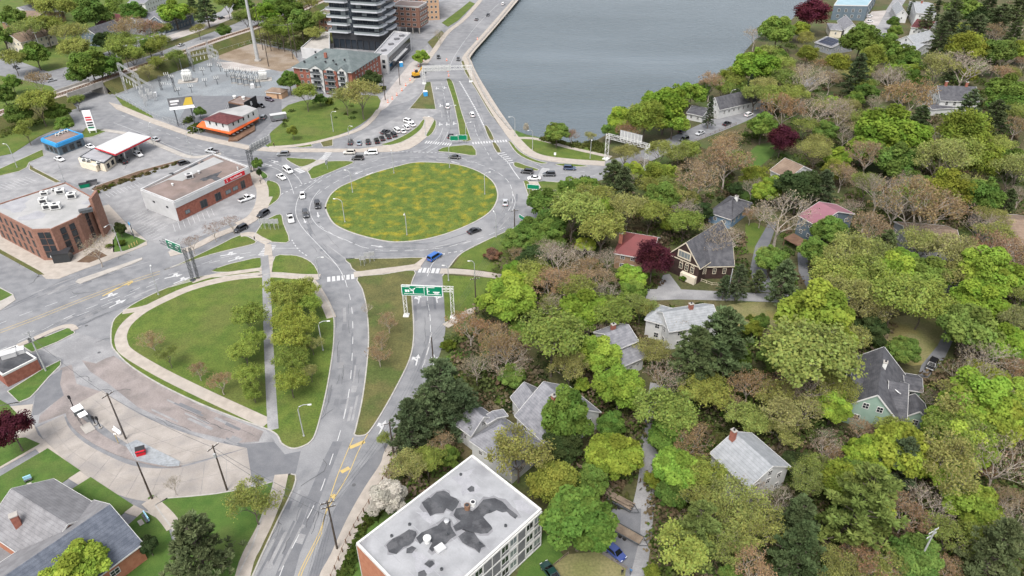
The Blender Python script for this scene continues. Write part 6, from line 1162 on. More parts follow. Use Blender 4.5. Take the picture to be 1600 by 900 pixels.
def car_proto(kind):
    L_, W_, H_ = {'sedan': (4.7, 1.82, 1.45), 'hatch': (4.2, 1.78, 1.5), 'suv': (4.65, 1.88, 1.72), 'van': (5.1, 1.98, 1.85), 'pickup': (5.5, 1.98, 1.85)}[kind]
    hw = W_ / 2; zb = {'sedan': .92, 'hatch': .95, 'suv': 1.08, 'van': 1.1, 'pickup': 1.12}[kind]; lo = .28; f, r = L_ / 2, -L_ / 2; b = MB()
    if kind == 'pickup':
        loft(b, [(f, lo + .12, zb - .22, hw * .86), (f - .15, lo, zb - .1, hw * .96), (f - 1.3, lo, zb, hw), (-.35, lo, zb, hw), (-.36, lo, zb - .05, hw), (r + .05, lo + .1, zb - .05, hw * .97), (r, lo + .15, zb - .1, hw * .95)]); c0, c1, c2, c3 = f - 1.35, -.4, f - 1.95, -.25
    else:
        hood = {'sedan': 1.25, 'hatch': 1.0, 'suv': 1.1, 'van': .85}[kind]; tail = {'sedan': .75, 'hatch': .12, 'suv': .1, 'van': .06}[kind]
        loft(b, [(f, lo + .15, zb - .3, hw * .8), (f - .18, lo, zb - .16, hw * .95), (f - hood, lo, zb - .02, hw), (0, lo, zb, hw), (r + .35, lo, zb, hw * .98), (r + .05, lo + .1, zb - .06, hw * .92), (r, lo + .2, zb - .18, hw * .86)])
        c0, c1 = f - hood, r + tail; c2, c3 = c0 - {'sedan': .85, 'hatch': .75, 'suv': .65, 'van': .8}[kind], c1 + {'sedan': .8, 'hatch': .45, 'suv': .3, 'van': .2}[kind]
    h0, h1 = hw * .92, hw * .74; z0, z1 = zb - .04, H_
    Bq = [(c0, -h0, z0), (c0, h0, z0), (c1, h0, z0), (c1, -h0, z0)]; T = [(c2, -h1, z1), (c2, h1, z1), (c3, h1, z1), (c3, -h1, z1)]
    b.add(Bq + T, [(0, 1, 5, 4), (1, 2, 6, 5), (2, 3, 7, 6), (3, 0, 4, 7), (4, 5, 6, 7)]); b.box(((c2 + c3) / 2, 0, z1 + .015), (c2 - c3 - .1, h1 * 1.9, .05))
    parts = []
    if kind == 'pickup':
        m_ = MB(); m_.box(((-.5 + r) / 2 - .05, 0, zb - .03), (abs(r) - .75, hw * 1.62, .06)); parts.append(('bed', m_.mesh('bed', 'rubber'), (0, 0, 0)))
    def pane(name, q, off):
        q = [Vector(p) for p in q]; c = sum(q, Vector()) / 4; q = [c + (p - c) * .86 + Vector(off) * .03 for p in q]; m_ = MB(); m_.add(q + [p - Vector(off) * .05 for p in q], [(0, 1, 2, 3), (3, 2, 1, 0), (0, 4, 5, 1), (1, 5, 6, 2), (2, 6, 7, 3), (3, 7, 4, 0)]); parts.append((name, m_.mesh(name, 'car_glass'), (0, 0, 0)))
    pane('windscreen', [Bq[0], Bq[1], T[1], T[0]], (.7, 0, .7)); pane('rear_window', [Bq[2], Bq[3], T[3], T[2]], (-.7, 0, .5)); pane('side_window', [Bq[1], Bq[2], T[2], T[1]], (0, 1, .3)); pane('side_window', [Bq[3], Bq[0], T[0], T[3]], (0, -1, .3))
    wr = .36 if kind in ('suv', 'van', 'pickup') else .32; ty = MB(); ty.tube([(0, -.12, 0), (0, .12, 0)], wr, 14); tm = ty.mesh('wheel', 'rubber'); ri = MB(); ri.tube([(0, -.13, 0), (0, .13, 0)], wr * .58, 10); rm = ri.mesh('rim', 'rim_metal')
    for sx in (f - .85, r + .85):
        for sy in (-1, 1): parts.append(('wheel', tm, (sx, sy * (hw - .1), wr), ('rim', rm)))
    hl = MB(); hl.box((0, 0, 0), (.16, .42, .16)); hm = hl.mesh('headlight', 'lamp_clear'); tl = MB(); tl.box((0, 0, 0), (.12, .34, .2)); tm2 = tl.mesh('tail_light', 'lamp_red')
    for sy in (-1, 1): parts.append(('headlight', hm, (f - .1, sy * hw * .62, zb - .3))); parts.append(('tail_light', tm2, (r + .05, sy * hw * .66, zb - .24)))
    return b.mesh('body', 'car_paint'), parts
CARS = {k: car_proto(k) for k in ('sedan', 'hatch', 'suv', 'van', 'pickup')}
PAINT = {'white': (.62, .62, .62), 'black': (.012, .012, .014), 'dark': (.035, .037, .042), 'grey': (.13, .135, .14), 'silver': (.38, .39, .4), 'blue': (.02, .10, .34), 'navy': (.02, .04, .09), 'deepblue': (.025, .045, .17), 'pale': (.22, .27, .31), 'beige': (.42, .40, .36), 'green': (.01, .035, .03), 'plum': (.05, .03, .05)}
def car(x, y, tx, ty, kind, paint, label, group=None, cat='car', z=.06):
    p, q = P(x, y, .7), P(tx, ty, .7); a = math.atan2((q - p).y, (q - p).x); name = {'pickup': 'pickup_truck', 'van': 'van', 'suv': 'car', 'sedan': 'car', 'hatch': 'car'}[kind]
    o = thing(name, label, {'pickup': 'pickup truck', 'van': 'van'}.get(kind, cat), (p.x, p.y, z), a, group); bm_, parts = CARS[kind]; b = link('body', bm_, o); b.color = (*PAINT[paint], 1)
    for pr in parts:
        c = link(pr[0], pr[1], o); c.location = pr[2]
        if len(pr) > 3: link(pr[3][0], pr[3][1], c)
    return o
GR = 'vehicles on the rotary and its arms'; GP = 'cars parked in the row by the top verge'; GG = 'cars at the fuel station and bank'
for a in [(454, 341, 457, 352, 'pickup', 'white', 'white pickup truck with dark load bed on the rotary outer lane', GR), (477.5, 334, 480, 345, 'suv', 'dark', 'dark grey car in the middle rotary lane beside the white pickup', GR), (496, 320, 498, 331, 'suv', 'black', 'black car in the innermost rotary lane left of the island', GR), (472.5, 304.5, 473, 316, 'sedan', 'white', 'white car just entering the rotary above the white pickup', GR), (450, 266, 460, 273, 'van', 'white', 'white van queuing in the upper lane of the western approach', GR), (439.5, 276, 450, 283, 'sedan', 'white', 'white car queuing in the lower lane of the western approach', GR), (411, 334, 399, 341, 'suv', 'black', 'black car leaving the rotary on the left below the bank', GR), (442.5, 240.5, 430, 241, 'suv', 'grey', 'dark grey car on the top road above the western approach', GR), (546, 238, 534, 238, 'suv', 'beige', 'pale beige car on the top road behind the black one', GR), (559, 247, 547, 247, 'suv', 'black', 'black car on the top road below the pale beige and white cars', GR), (580, 238.5, 568, 239, 'van', 'white', 'white van on the top road near the parking row', GR), (710, 245, 698, 244, 'sedan', 'black', 'black car at the top of the rotary under the small triangle island', GR), (789.5, 316, 790, 304, 'sedan', 'silver', 'silver car on the right side of the rotary', GR), (741, 360, 755, 355, 'sedan', 'black', 'black car at the lower right of the rotary island', GR), (679, 401, 690, 394, 'van', 'blue', 'bright blue van leaving the southern arm into the rotary', GR), (331, 236, 320, 234, 'pickup', 'silver', 'silver pickup truck on the top road behind the bank', GR), (376, 357, 364, 363, 'suv', 'black', 'black car on the slip road beside the bare street trees', GR), (242, 217, 232, 213, 'sedan', 'silver', 'silver car passing the road end of the fuel canopy', GR),
    (699.5, 166, 699, 150, 'suv', 'white', 'white car between lane arrows left of the long grass median', GR), (704, 212, 708, 204, 'sedan', 'black', 'black car just above the zebra crossing at the top', GR), (737.5, 179, 730, 165, 'suv', 'white', 'white car right of the long grass median', GR), (685, 89, 686, 98, 'suv', 'dark', 'dark car above the grey gantry in the left lane', GR), (716, 92, 716, 102, 'suv', 'dark', 'dark car above the grey gantry near the lake wall', GR), (744.5, 30, 752, 22, 'sedan', 'grey', 'grey car on the lake road behind the black one', GR), (762.5, 23, 755, 31, 'sedan', 'black', 'black car on the lake road by the sea wall', GR), (786, 6, 792, 0, 'suv', 'white', 'white car farthest up the lake road', GR),
    (823.5, 268, 812, 267, 'suv', 'black', 'black car on the eastern approach nearest the rotary', GR), (834.5, 278, 822, 278, 'sedan', 'white', 'white car stopped on the eastern zebra crossing', GR), (858, 272, 846, 272, 'suv', 'dark', 'dark car waiting behind the white one on the eastern approach', GR), (890, 262.5, 904, 263, 'suv', 'navy', 'dark blue car leaving eastward past the shore path', GR), (1069, 217.5, 1058, 222, 'suv', 'black', 'black car on the shore road nearest the white gantry', GR), (1094, 207.5, 1083, 212, 'sedan', 'silver', 'silver car on the shore road below the garage', GR), (1136, 192.5, 1148, 187, 'sedan', 'black', 'black car on the shore road below the lakeside house', GR), (1066, 205, 1074, 200, 'suv', 'dark', 'dark car parked in the garage forecourt by the shore road', None), (1170, 179, 1180, 175, 'suv', 'white', 'white car far along the shore road at the tree gap', GR),
    (92.5, 248, 103, 252, 'sedan', 'white', 'white car parked beside the blue fascia shop', GG), (216, 241, 226, 246, 'suv', 'white', 'white car under the right edge of the fuel canopy', GG), (191.5, 252, 181, 247, 'suv', 'black', 'black car at the front of the fuel canopy', GG), (141, 228.5, 150, 232, 'sedan', 'white', 'white car behind the kiosk half under the canopy', GG), (287, 254, 298, 251, 'hatch', 'black', 'black car parked behind the bank roof', GG), (385, 310, 396, 306, 'pickup', 'white', 'white pickup truck parked in front of the bank', GG),
    (547.5, 222, 549, 213, 'suv', 'dark', 'dark car first from the left in the parking row', GP), (561, 222.5, 561, 213, 'sedan', 'pale', 'pale blue grey car in the parking row', GP), (575, 221.5, 574, 213, 'suv', 'dark', 'dark car between the pale blue car and the black ones', GP), (588.5, 220, 585, 212, 'suv', 'black', 'black car fourth from the left in the parking row', GP), (597, 215.5, 593, 208, 'sedan', 'black', 'black car fifth from the left in the parking row', GP), (606.5, 212.5, 602, 206, 'sedan', 'black', 'black car sixth from the left in the parking row', GP), (615, 210, 610, 204, 'suv', 'dark', 'dark car next to the white cars of the parking row', GP), (620, 203.5, 614, 198, 'van', 'white', 'white van at the start of the white cars in the parking row', GP), (629, 204.5, 623, 199, 'sedan', 'white', 'white car second of the white ones in the parking row', GP), (635, 199, 629, 194, 'suv', 'white', 'white car third of the white ones in the parking row', GP), (643.5, 194, 637, 190, 'sedan', 'white', 'white car nearest the verge tip in the parking row', GP), (638.5, 189.5, 645, 191, 'suv', 'white', 'white car parked apart at the top of the parking row', GP), (602, 205.5, 608, 203, 'sedan', 'dark', 'dark car standing behind the parking row', GP),
    (407, 165, 416, 168, 'suv', 'black', 'black car parked beside the black pub sign wall', None), (421, 155.5, 430, 158, 'suv', 'plum', 'dark plum car parked by the tan brick shed', None), (412, 183, 417, 176, 'suv', 'grey', 'grey car parked behind the orange awning', None), (961, 862, 975, 874, 'hatch', 'deepblue', 'blue car with black roof parked at the bottom lane', None), (861, 894, 853, 883, 'sedan', 'green', 'dark green car cut by the bottom edge beside the yard', None), (1456, 570, 1451, 580, 'suv', 'black', 'black car parked on the drive of the pale green house', None),
    (25, 105, 35, 109, 'sedan', 'dark', 'dark car on the street at the left edge beyond the railway', None), (80, 125, 88, 123, 'sedan', 'silver', 'silver car at the street corner beyond the railway', None), (346, 28, 356, 25, 'suv', 'dark', 'dark car on the street beyond the railway near the tall pole', None), (1358, 25, 1366, 24, 'suv', 'white', 'white car upper of two parked beside the boathouse', None), (1359, 33, 1367, 32, 'sedan', 'white', 'white car lower of two parked beside the boathouse', None), (283, 70, 291, 67, 'sedan', 'silver', 'silver car parked under the copper trees beyond the railway', None)]: car(*a)
def at(px, py, z=0.0): return P(px, py, z)
# white box trailer, timber trailers, excavator, toilets, barrels
o = thing('food_trailer', 'white box trailer parked at the garden behind the restaurant', 'trailer', at(436, 188), .45); m_ = MB(); m_.box((0, 0, 1.7), (6.5, 2.4, 2.2)); m_.box((0, 0, 2.85), (6.7, 2.6, .14), 0, 1); m_.build('body', ['panel_grey', 'panel_white'], o, world=False); m_ = MB(); m_.box((0, -1.22, 1.9), (4.5, .06, 1.0)); m_.build('window', 'glass_pale', o, world=False)
for x_ in (-1, 1):
    m_ = MB(); m_.tube([(x_, -1.1, .35), (x_, 1.1, .35)], .35, 10); m_.build('wheel', 'rubber', o, world=False)
def trailer(px, to, load, label, L_=5.2, w=1.9):
    p, q = at(*px), at(*to); o = thing('trailer', label, 'trailer', (p.x, p.y, .06), math.atan2((q - p).y, (q - p).x)); m_ = MB(); m_.box((0, 0, .6), (L_, w, .12)); m_.beam((L_ / 2, -w / 2, .6), (L_ / 2 + 1.4, 0, .5), .1); m_.beam((L_ / 2, w / 2, .6), (L_ / 2 + 1.4, 0, .5), .1)
    for sy in (-1, 1): m_.beam((-L_ / 2, sy * w / 2, .8), (L_ / 2, sy * w / 2, .8), .08, .3)
    m_.build('frame', 'steel_dark', o, world=False)
    for sx in (-.5, .4):
        for sy in (-1, 1): m_ = MB(); m_.tube([(sx, sy * (w / 2 + .02), .34), (sx, sy * (w / 2 + .24), .34)], .34, 12); m_.build('wheel', 'rubber', o, world=False)
    rr = random.Random(4)
    if load == 'logs':
        for i in range(14): m_ = MB(); y, z = rr.uniform(-.7, .7), .8 + rr.uniform(0, .7); m_.tube([(-L_ / 2 - rr.uniform(-.4, .6), y, z), (L_ / 2 - rr.uniform(-.2, .8), y + rr.uniform(-.2, .2), z + rr.uniform(-.1, .1))], rr.uniform(.08, .14), 7); lg = m_.build('log', 'wood_pale', None); lg.location = o.location; lg.rotation_euler = o.rotation_euler; tag(lg, 'peeled timber pole lying in the heap on the trailer', 'timber pole', 'poles heaped on the trailer')
    else:
        for i in range(7): m_ = MB(); m_.box((0, -.8 + i * .27, .7), (L_, .25, .06)); m_.build('plank', 'wood_pale', o, world=False)
    return o
trailer((968, 788), (985, 797), 'logs', 'black trailer carrying a heap of timber poles in the parking lot'); trailer((977, 836), (993, 845), 'planks', 'flat plank decked trailer standing empty in the parking lot', 6.2, 2.0)
o = thing('excavator', 'yellow excavator working at the roadside construction strip', 'excavator', at(650, 121), .6); M('excavator_yellow', (.5, .27, .02), None, rough=.5)
m_ = MB(); m_.box((0, 0, 1.7), (3.2, 2.4, 1.0)); m_.box((-1.0, 0, 2.3), (1.1, 2.3, .7)); m_.build('body', 'excavator_yellow', o, world=False); m_ = MB(); m_.box((.7, .6, 2.8), (1.3, 1.0, 1.4)); m_.build('cab', ['glass'], o, world=False)
for sy in (-1, 1): m_ = MB(); m_.box((0, sy * 1.1, .55), (3.6, .55, 1.0)); m_.build('track', 'rubber', o, world=False)
m_ = MB(); m_.beam((1.2, -.3, 2.0), (3.6, -.3, 4.6), .4, .5); m_.beam((3.6, -.3, 4.6), (5.2, -.3, 2.0), .3, .4); m_.build('boom', 'excavator_yellow', o, world=False); m_ = MB(); m_.box((5.2, -.3, 1.6), (.7, .9, .8)); m_.build('bucket', 'steel_dark', o, world=False)
for (x, y, lb) in ((665, 150, 'blue portable toilet on the grass island below the gantry'), (627, 104, 'blue portable toilet by the white podium front')):
    o = thing('portable_toilet', lb, 'portable toilet', at(x, y), .3); m_ = MB(); m_.box((0, 0, 1.1), (1.7, 1.7, 2.2)); m_.build('body', 'sign_blue', o, world=False); m_ = MB(); m_.box((0, 0, 2.28), (1.8, 1.8, .2)); m_.build('roof', 'sign_white', o, world=False); m_ = MB(); m_.box((0, -.88, 1.1), (.9, .05, 1.9)); m_.build('door', 'sign_blue', o, world=False)
M('barrel_orange', (.6, .12, .03), None, rough=.6); bl = MB(); bl.cyl((0, 0, 0), .38, 1.1, 10, 0, .3); blm = bl.mesh('barrel', 'barrel_orange'); bs = MB(); bs.cyl((0, 0, .45), .36, .2, 10); bs.cyl((0, 0, .8), .33, .16, 10); bsm = bs.mesh('white_stripe', 'sign_white')
for i, (x, y) in enumerate(((606, 160), (613, 155), (620, 149), (628, 142), (634, 134), (641, 126), (648, 112), (654, 104), (661, 96), (667, 88), (672, 108), (698, 95), (699, 104), (700, 112), (701, 119), (746, 62))):
    o = thing('traffic_barrel', 'orange and white barrel along the construction strip, %s' % (('first', 'second', 'third', 'fourth', 'fifth', 'sixth', 'seventh', 'eighth', 'ninth', 'tenth')[i] + ' up from the parking lot' if i < 10 else ('near the gantry foot', 'top one of the lane divider', 'second one of the lane divider', 'third one of the lane divider', 'lowest one of the lane divider', 'by the sea wall')[i - 10]), 'barrel', at(x, y, .06), 0, 'construction barrels'); link('barrel', blm, o); link('white_stripe', bsm, o)
# ------------------------------------------------------------------ poles, lamps, wires
def lamp(bx, by, label, h=8.6, arm=1.9, to=(0, -1), group='street lamps', mat='pole_grey', base=.12, twin=False):
    p = at(bx, by); d = Vector((to[0], to[1], 0)).normalized(); o = thing('street_lamp', label, 'street lamp', (p.x, p.y, base), 0, group); m_ = MB(); m_.cyl((0, 0, 0), .22, .25, 8); pts = [Vector((0, 0, 0)), Vector((0, 0, h * .86)), Vector((0, 0, h * .95)) + d * .3, Vector((0, 0, h)) + d * (arm * .55), Vector((0, 0, h)) + d * arm]; m_.tube(pts, [.13, .10, .09, .075, .07], 7); m_.build('pole', mat, o, world=False)
    m_ = MB(); q = Vector((0, 0, h - .05)) + d * (arm + .25); m_.box(q, (.75, .3, .16), math.atan2(d.y, d.x)); m_.build('lamp_head', 'pole_white', o, world=False); return o
for a in [(551, 301, 'grey lamp post at the upper left edge of the rotary island', 8, 1.6, (-1, .4)), (615.5, 271, 'grey lamp post at the upper edge of the rotary island', 8, 1.6, (-.3, 1)), (702.5, 262.5, 'grey lamp post at the top right of the rotary island', 8, 1.6, (.2, 1)), (757.5, 304, 'grey lamp post near the right tip of the rotary island', 8, 1.6, (1, .3)), (539, 347.5, 'bowed lamp post at the lower left of the rotary island', 8, 2.2, (-1, .2)), (636, 367.5, 'lamp post at the bottom edge of the rotary island', 8, 1.6, (0, -1)), (505, 548, 'bowed lamp post at the right rim of the park lawn', 8.6, 2.2, (1, .1)), (475, 682, 'bowed lamp post at the bottom tip of the park lawn', 8.6, 2.2, (1, .1)), (775, 371, 'lamp post on the verge at the lower right of the rotary', 8, 1.6, (-.4, 1)), (701, 439, 'short lamp post right of the southern zebra crossing', 5, 1, (-1, 0)), (804.5, 213, 'lamp post where the shore path meets the sea wall', 8, 2, (-1, 0)), (832, 234, 'lamp post in the middle of the shore grass', 8, 1.6, (-1, -.4)), (922, 248, 'lamp post left of the white gantry', 8, 1.6, (0, -1)), (248, 461, 'lamp post between the park walk and the western road', 8, 1.8, (-.4, 1)), (521, 206, 'lamp post on the lawn above the parking row', 8.5, 1.6, (1, 0)), (547, 227, 'lamp post at the left end of the parking row', 8, 1.6, (1, -.4)), (728, 219, 'bowed lamp post at the foot of the long median', 7, 2, (.7, .4)), (665, 212, 'lamp post between the two verges above the zebra', 8, 1.6, (1, 0)), (499, 436, 'lamp post where the park walk reaches the southern zebra', 7, 1.6, (1, 0)), (190, 393, 'grey lamp post in front of the office building lawn', 9.5, 2.2, (-.3, -1)), (299, 243, 'dark lamp post behind the bank corner', 9, 1.8, (.4, 1)), (27, 262, 'pale lamp post on the grass at the left edge above the office', 9, 1.6, (-1, .3)), (101, 284, 'thin dark lamp post between office and fuel station', 8, 1.4, (-.4, 1)), (240, 225, 'lamp post beside the fuel canopy on the road', 8, 1.4, (0, 1)), (1137, 173, 'pale lamp post behind the lakeside house', 9, 1.8, (1, .4)), (705, 190, 'lamp post on the right of the two verges by the long median', 7, 1.8, (1, 0)), (742, 497 - 60, 'lamp post behind the lime tree by the eastern walk', 6, 1.2, (-1, 0))]: lamp(a[0], a[1], a[2], *a[3:])
TOPS = {}
def utility(bx, by, h, label, key, arms=1, mat='pole_wood', an=0.5, tr=0, base=.03, group='utility poles', r=.17):
    p = at(bx, by); o = thing('utility_pole', label, 'utility pole', (p.x, p.y, base), an, group); m_ = MB(); m_.tube([(0, 0, 0), (0, 0, h)], [r * 1.15, r * .75], 8); m_.build('pole', mat, o, world=False)
    for k in range(arms):
        m_ = MB(); m_.box((.02, .12, h - .6 - k * 1.1), (2.4, .12, .14)); ca = m_.build('crossarm', mat, o, world=False); m_ = MB(); 
        for x_ in (-1.1, -.5, .5, 1.1): m_.cyl((x_, .12, h - .53 - k * 1.1), .05, .22, 6)
        m_.build('insulator', 'pole_white', ca, world=False)
    for k in range(tr): m_ = MB(); m_.cyl((.38 * (1 if k % 2 else -1), -.3, h - 2.6), .26, .9, 10); m_.build('transformer', 'pole_grey', o, world=False)
    TOPS[key] = Vector((p.x, p.y, h)); return o
for a in [(197, 686, 12.6, 'dark wooden utility pole standing on the bus platform', 'a', 1, 'pole_wood', 1.0), (355, 766, 12, 'dark utility pole at the edge of the lower lawn with a white box', 'b', 1, 'pole_wood', 1.0, 1), (238, 780, 10, 'dark utility pole beside the hall walk and bus loop', 'c', 0, 'pole_wood'), (527, 858, 12.6, 'dark utility pole with wide crossarms on the bottom pavement', 'd', 2, 'pole_wood', .35), (72, 580, 11.5, 'pale grey pole with transformer cluster by the small brick building', 'e', 1, 'pole_grey', .6, 3), (744, 492, 11.5, 'dark utility pole at the eastern walk below the lime tree', 'f', 1, 'pole_wood', .3), (862, 338, 9.5, 'dark utility pole with arms by the eastern exit road', 'g', 2, 'pole_wood', .3), (804, 363, 8, 'dark utility pole on the verge right of the rotary', 'h', 1, 'pole_wood', .3), (677, 564, 7, 'dark pole beside the arrow markings of the southern arm', 'i', 0, 'pole_wood'), (615, 710, 9, 'dark pole at the pine group by the bottom pavement', 'j', 1, 'pole_wood', .3), (1135, 470, 10, 'pale utility pole beside the lane below the brown house', 'k', 0, 'pole_grey'), (1422, 905, 13, 'pale utility pole at the bottom edge in the wood', 'l', 2, 'pole_grey', .5), (225, 97, 13, 'tall pale pole beside the railway above the substation', 'm', 1, 'pole_grey', .3), (186, 99, 13, 'tall pale pole at the railway near the bridge', 'n', 1, 'pole_grey', .3), (284, 108, 12, 'slim pole between substation and railway', 'o', 0, 'pole_grey'), (602, 156, 12, 'brown utility pole at the edge of the apartment lawn', 'p', 1, 'pole_wood', .3), (625, 133, 11, 'pole in the construction strip by the podium', 'q', 0, 'pole_wood'), (66, 85, 12, 'pole among pale trees at top left', 'r', 1, 'pole_grey'), (165, 137, 9, 'brown pole by the railway bridge', 's', 0, 'pole_wood')]: utility(*a)
for i, (x, y, h) in enumerate(((411, 78, 16), (418, 74, 17), (424, 80, 18), (436, 78, 17), (458, 92, 18), (464, 90, 18), (420, 104, 17), (408, 62, 19), (444, 66, 15))): utility(x, y, h, 'dark timber line pole on the dirt field, %s of the cluster counting from the left' % ('third', 'fourth', 'sixth', 'seventh', 'ninth', 'last', 'fifth', 'first', 'eighth')[i], 'z%d' % i, 1, 'pole_wood', .4, 0, .03, 'line poles on the dirt field', .2)
p = at(403, 95); o = thing('steel_mast', 'very tall pale grey steel mast rising out of the dirt field', 'mast', (p.x, p.y, 0)); m_ = MB(); m_.tube([(0, 0, .6), (0, 0, 45)], [1.0, .45], 14); m_.build('shaft', 'pole_grey', o, world=False); m_ = MB(); m_.cyl((0, 0, 0), 1.8, .7, 14); m_.build('footing', 'concrete', o, world=False)
def wire(a, b, label, sag=.6, r=.022, n=1, sp=.6):
    d = (b - a); s_ = Vector((-d.y, d.x, 0)).normalized() * sp; m_ = MB()
    for k in range(n): m_.tube([a.lerp(b, t) + s_ * (k - (n - 1) / 2) - Vector((0, 0, sag * 4 * t * (1 - t))) for t in [i / 10 for i in range(11)]], r, 4, cap=False)
    return tag(m_.build('overhead_cable', 'steel_dark'), label, 'cable', 'overhead cables')
up = lambda k, d=0: TOPS[k] - Vector((0, 0, d))
for a in [(up('e', 1), up('a', .5), 'cable from the transformer pole to the bus platform pole', 1.0, .035), (up('a', .5), up('b', .5), 'cable across the bus loop between the two dark poles', .8, .035), (up('a', 2.5), up('c', 1), 'cable from the bus platform pole to the hall pole', .6), (up('b', .5), up('d', 1.5), 'cable over the bottom lawn and road', 1.0, .035), (up('b', 1.5), up('d', 4), 'lower cable over the bottom lawn and road', 1.2, .035), (up('c', 1), up('b', 3), 'cable from the hall pole to the lawn pole', .6), (up('d', 2.5), Vector((-31, 30, 9)), 'bundle of cables leaving the bottom pole towards the camera', 1.0, .02, 5, .45), (up('d', 1), up('j', .5), 'cables along the bottom pavement to the pine group', .8, .025, 3), (up('j', .5), up('i', .5), 'cables passing the dark pines beside the southern arm', .8, .02, 3), (up('i', .5), up('f', .5), 'cables from the arrow markings to the eastern walk', .8, .02, 3), (up('f', .5), up('h', .5), 'bundle of cables over the eastern verge to the rotary pole', .6, .02, 5, .5), (up('h', .5), up('g', .5), 'cables from the rotary pole to the eastern exit pole', .5, .02, 3), (up('z0', .5), up('z4', .5), 'cables between the line poles on the dirt field', 1.0, .03, 3), (up('n', .5), up('m', .5), 'cables beside the railway between two pale poles', 1.0, .03, 3)]: wire(*a)
# ------------------------------------------------------------------ road signs and gantries
def lattice(mb, a, b, w, n, r=.07, mi=0):
    """a square lattice beam from a to b"""
    a, b = Vector(a), Vector(b); d = (b - a).normalized(); u = Vector((0, 0, 1)) if abs(d.z) < .9 else Vector((1, 0, 0)); s = d.cross(u).normalized(); u = s.cross(d); cs = [s * i * w / 2 + u * j * w / 2 for i, j in ((-1, -1), (1, -1), (1, 1), (-1, 1))]
    for c in cs: mb.beam(a + c, b + c, r * 1.5, None, mi)
    for i in range(n):
        p, q = a.lerp(b, i / n), a.lerp(b, (i + 1) / n)
        for k in range(4): c0, c1 = cs[k], cs[(k + 1) % 4]; mb.beam(p + (c0 if i % 2 else c1), q + (c1 if i % 2 else c0), r, None, mi)
def gantry(A, B, h, label, mat, w=.8, name='sign_gantry', two=True, dep=1.0):
    a, b = at(*A), at(*B); o = thing(name, label, 'sign gantry', (a.x, a.y, 0)); d = (b - a).normalized(); nn = Vector((-d.y, d.x, 0)); 
    for q in ((a, b) if two else (a,)):
        m_ = MB(); lattice(m_, q, q + Vector((0, 0, h)), w, int(h / 1.1), .06); m_.box((q.x, q.y, .2), (w * 1.8, w * 1.8, .5), math.atan2(d.y, d.x), 0); m_.build('post', mat, o)
    m_ = MB(); lattice(m_, a + Vector((0, 0, h - dep / 2)) - d * .5, b + Vector((0, 0, h - dep / 2)) + d * .5, dep, max(4, int((b - a).length / 1.2)), .06); m_.build('beam', mat, o); return o, a, b, d, nn
def panel(o, c, d, w, h, face, back='steel', name='sign_panel', border=True, side=-1):
    """a sign board centred at c, along d; side says which way it faces"""
    nn = Vector((-d.y, d.x, 0)) * side; an = math.atan2(d.y, d.x); m_ = MB(); m_.box((c.x, c.y, c.z), (w, .1, h), an); q = c + nn * .065; m_.box((q.x, q.y, q.z), (w - .02, .04, h - .02), an, 1 if border else 2); q = c + nn * .09; m_.box((q.x, q.y, q.z), (w - .3, .03, h - .3), an, 2); return m_.build(name, [back, 'sign_white', face], o)
o, a, b, d, nn = gantry((635, 494), (708, 497), 9.4, 'pale steel gantry with wide green direction sign over the southern arm', 'steel_pale')
if d.x < 0: d = -d
L_ = (b - a).length; c0 = a + d * 4.75 + Vector((0, -.75, 8.6)); sp = panel(o, c0, d, 10.4, 3.1, 'sign_green')
f = lambda x, z: c0 + d * x + Vector((0, -.13, z)) - Vector((-d.y, d.x, 0)) * .0
def flatmark(pts, mb): mb.add([f(x, z) for x, z in pts] , [tuple(range(len(pts)))])
m_ = MB()
for (x, z, w_, h_) in ((-4.1, 1.12, 2.2, .2), (-.3, 1.12, 2.4, .2), (2.2, 1.12, 2.0, .2), (.55, 0, .1, 2.7), (-2.1, -.95, 5.0, .14), (3.0, -.95, 3.6, .14), (3.6, -.25, 1.7, .3), (3.6, -.65, 1.1, .2), (-2.2, -.2, .22, 1.6), (1.35, -.1, .22, 1.4)): flatmark([(x - w_ / 2, z - h_ / 2), (x + w_ / 2, z - h_ / 2), (x + w_ / 2, z + h_ / 2), (x - w_ / 2, z + h_ / 2)], m_)
for pl in ([(-2.2, .1), (-1.6, .75), (-1.8, .85), (-2.3, .3)], [(-2.2, .1), (-3.1, .75), (-3.2, .6), (-2.3, -.1)], [(-2.9, -.1), (-2.2, -.1), (-2.2, .1), (-2.9, .1)], [(1.35, .1), (1.9, .1), (1.9, -.1), (1.35, -.1)], [(1.1, .55), (1.6, .55), (1.35, 1.0)], [(-4.3, -.45), (-3.8, -.45), (-3.8, .25), (-4.3, .25)], [(-3.65, -.45), (-3.2, -.45), (-3.2, .25), (-3.65, .25)]): flatmark(pl, m_)
m_.build('sign_lettering', 'sign_white', sp)
o, a, b, d, nn = gantry((302, 439), (268, 424), 10.2, 'dark steel cantilever mast holding a green sign over the western road', 'steel_dark', .6, two=False, dep=.9)
q = at(310, 436); m_ = MB(); lattice(m_, q, q + Vector((0, 0, 10.2)), .5, 9, .06); m_.build('post', 'steel_dark', o)
sp = panel(o, a.lerp(b, .62) + Vector((.9, -.2, 9.4)), d, 6.4, 2.8, 'sign_green', side=(1 if nn.y < 0 else -1))
m_ = MB(); s1 = 1 if nn.y < 0 else -1
for t, z, w_ in ((-.3, .7, 1.4), (.2, .7, 1.6), (-.2, 0, 1.0), (.25, -.2, .8), (-.25, -.7, 1.2), (.22, -.7, 1.4)): c = a.lerp(b, .62) + Vector((.9, -.2, 9.4 + z)) + d * (t * 6.0) + nn * s1 * .12; m_.beam(c - d * w_ / 2, c + d * w_ / 2, .03, .28)
m_.build('sign_lettering', 'sign_white', sp)
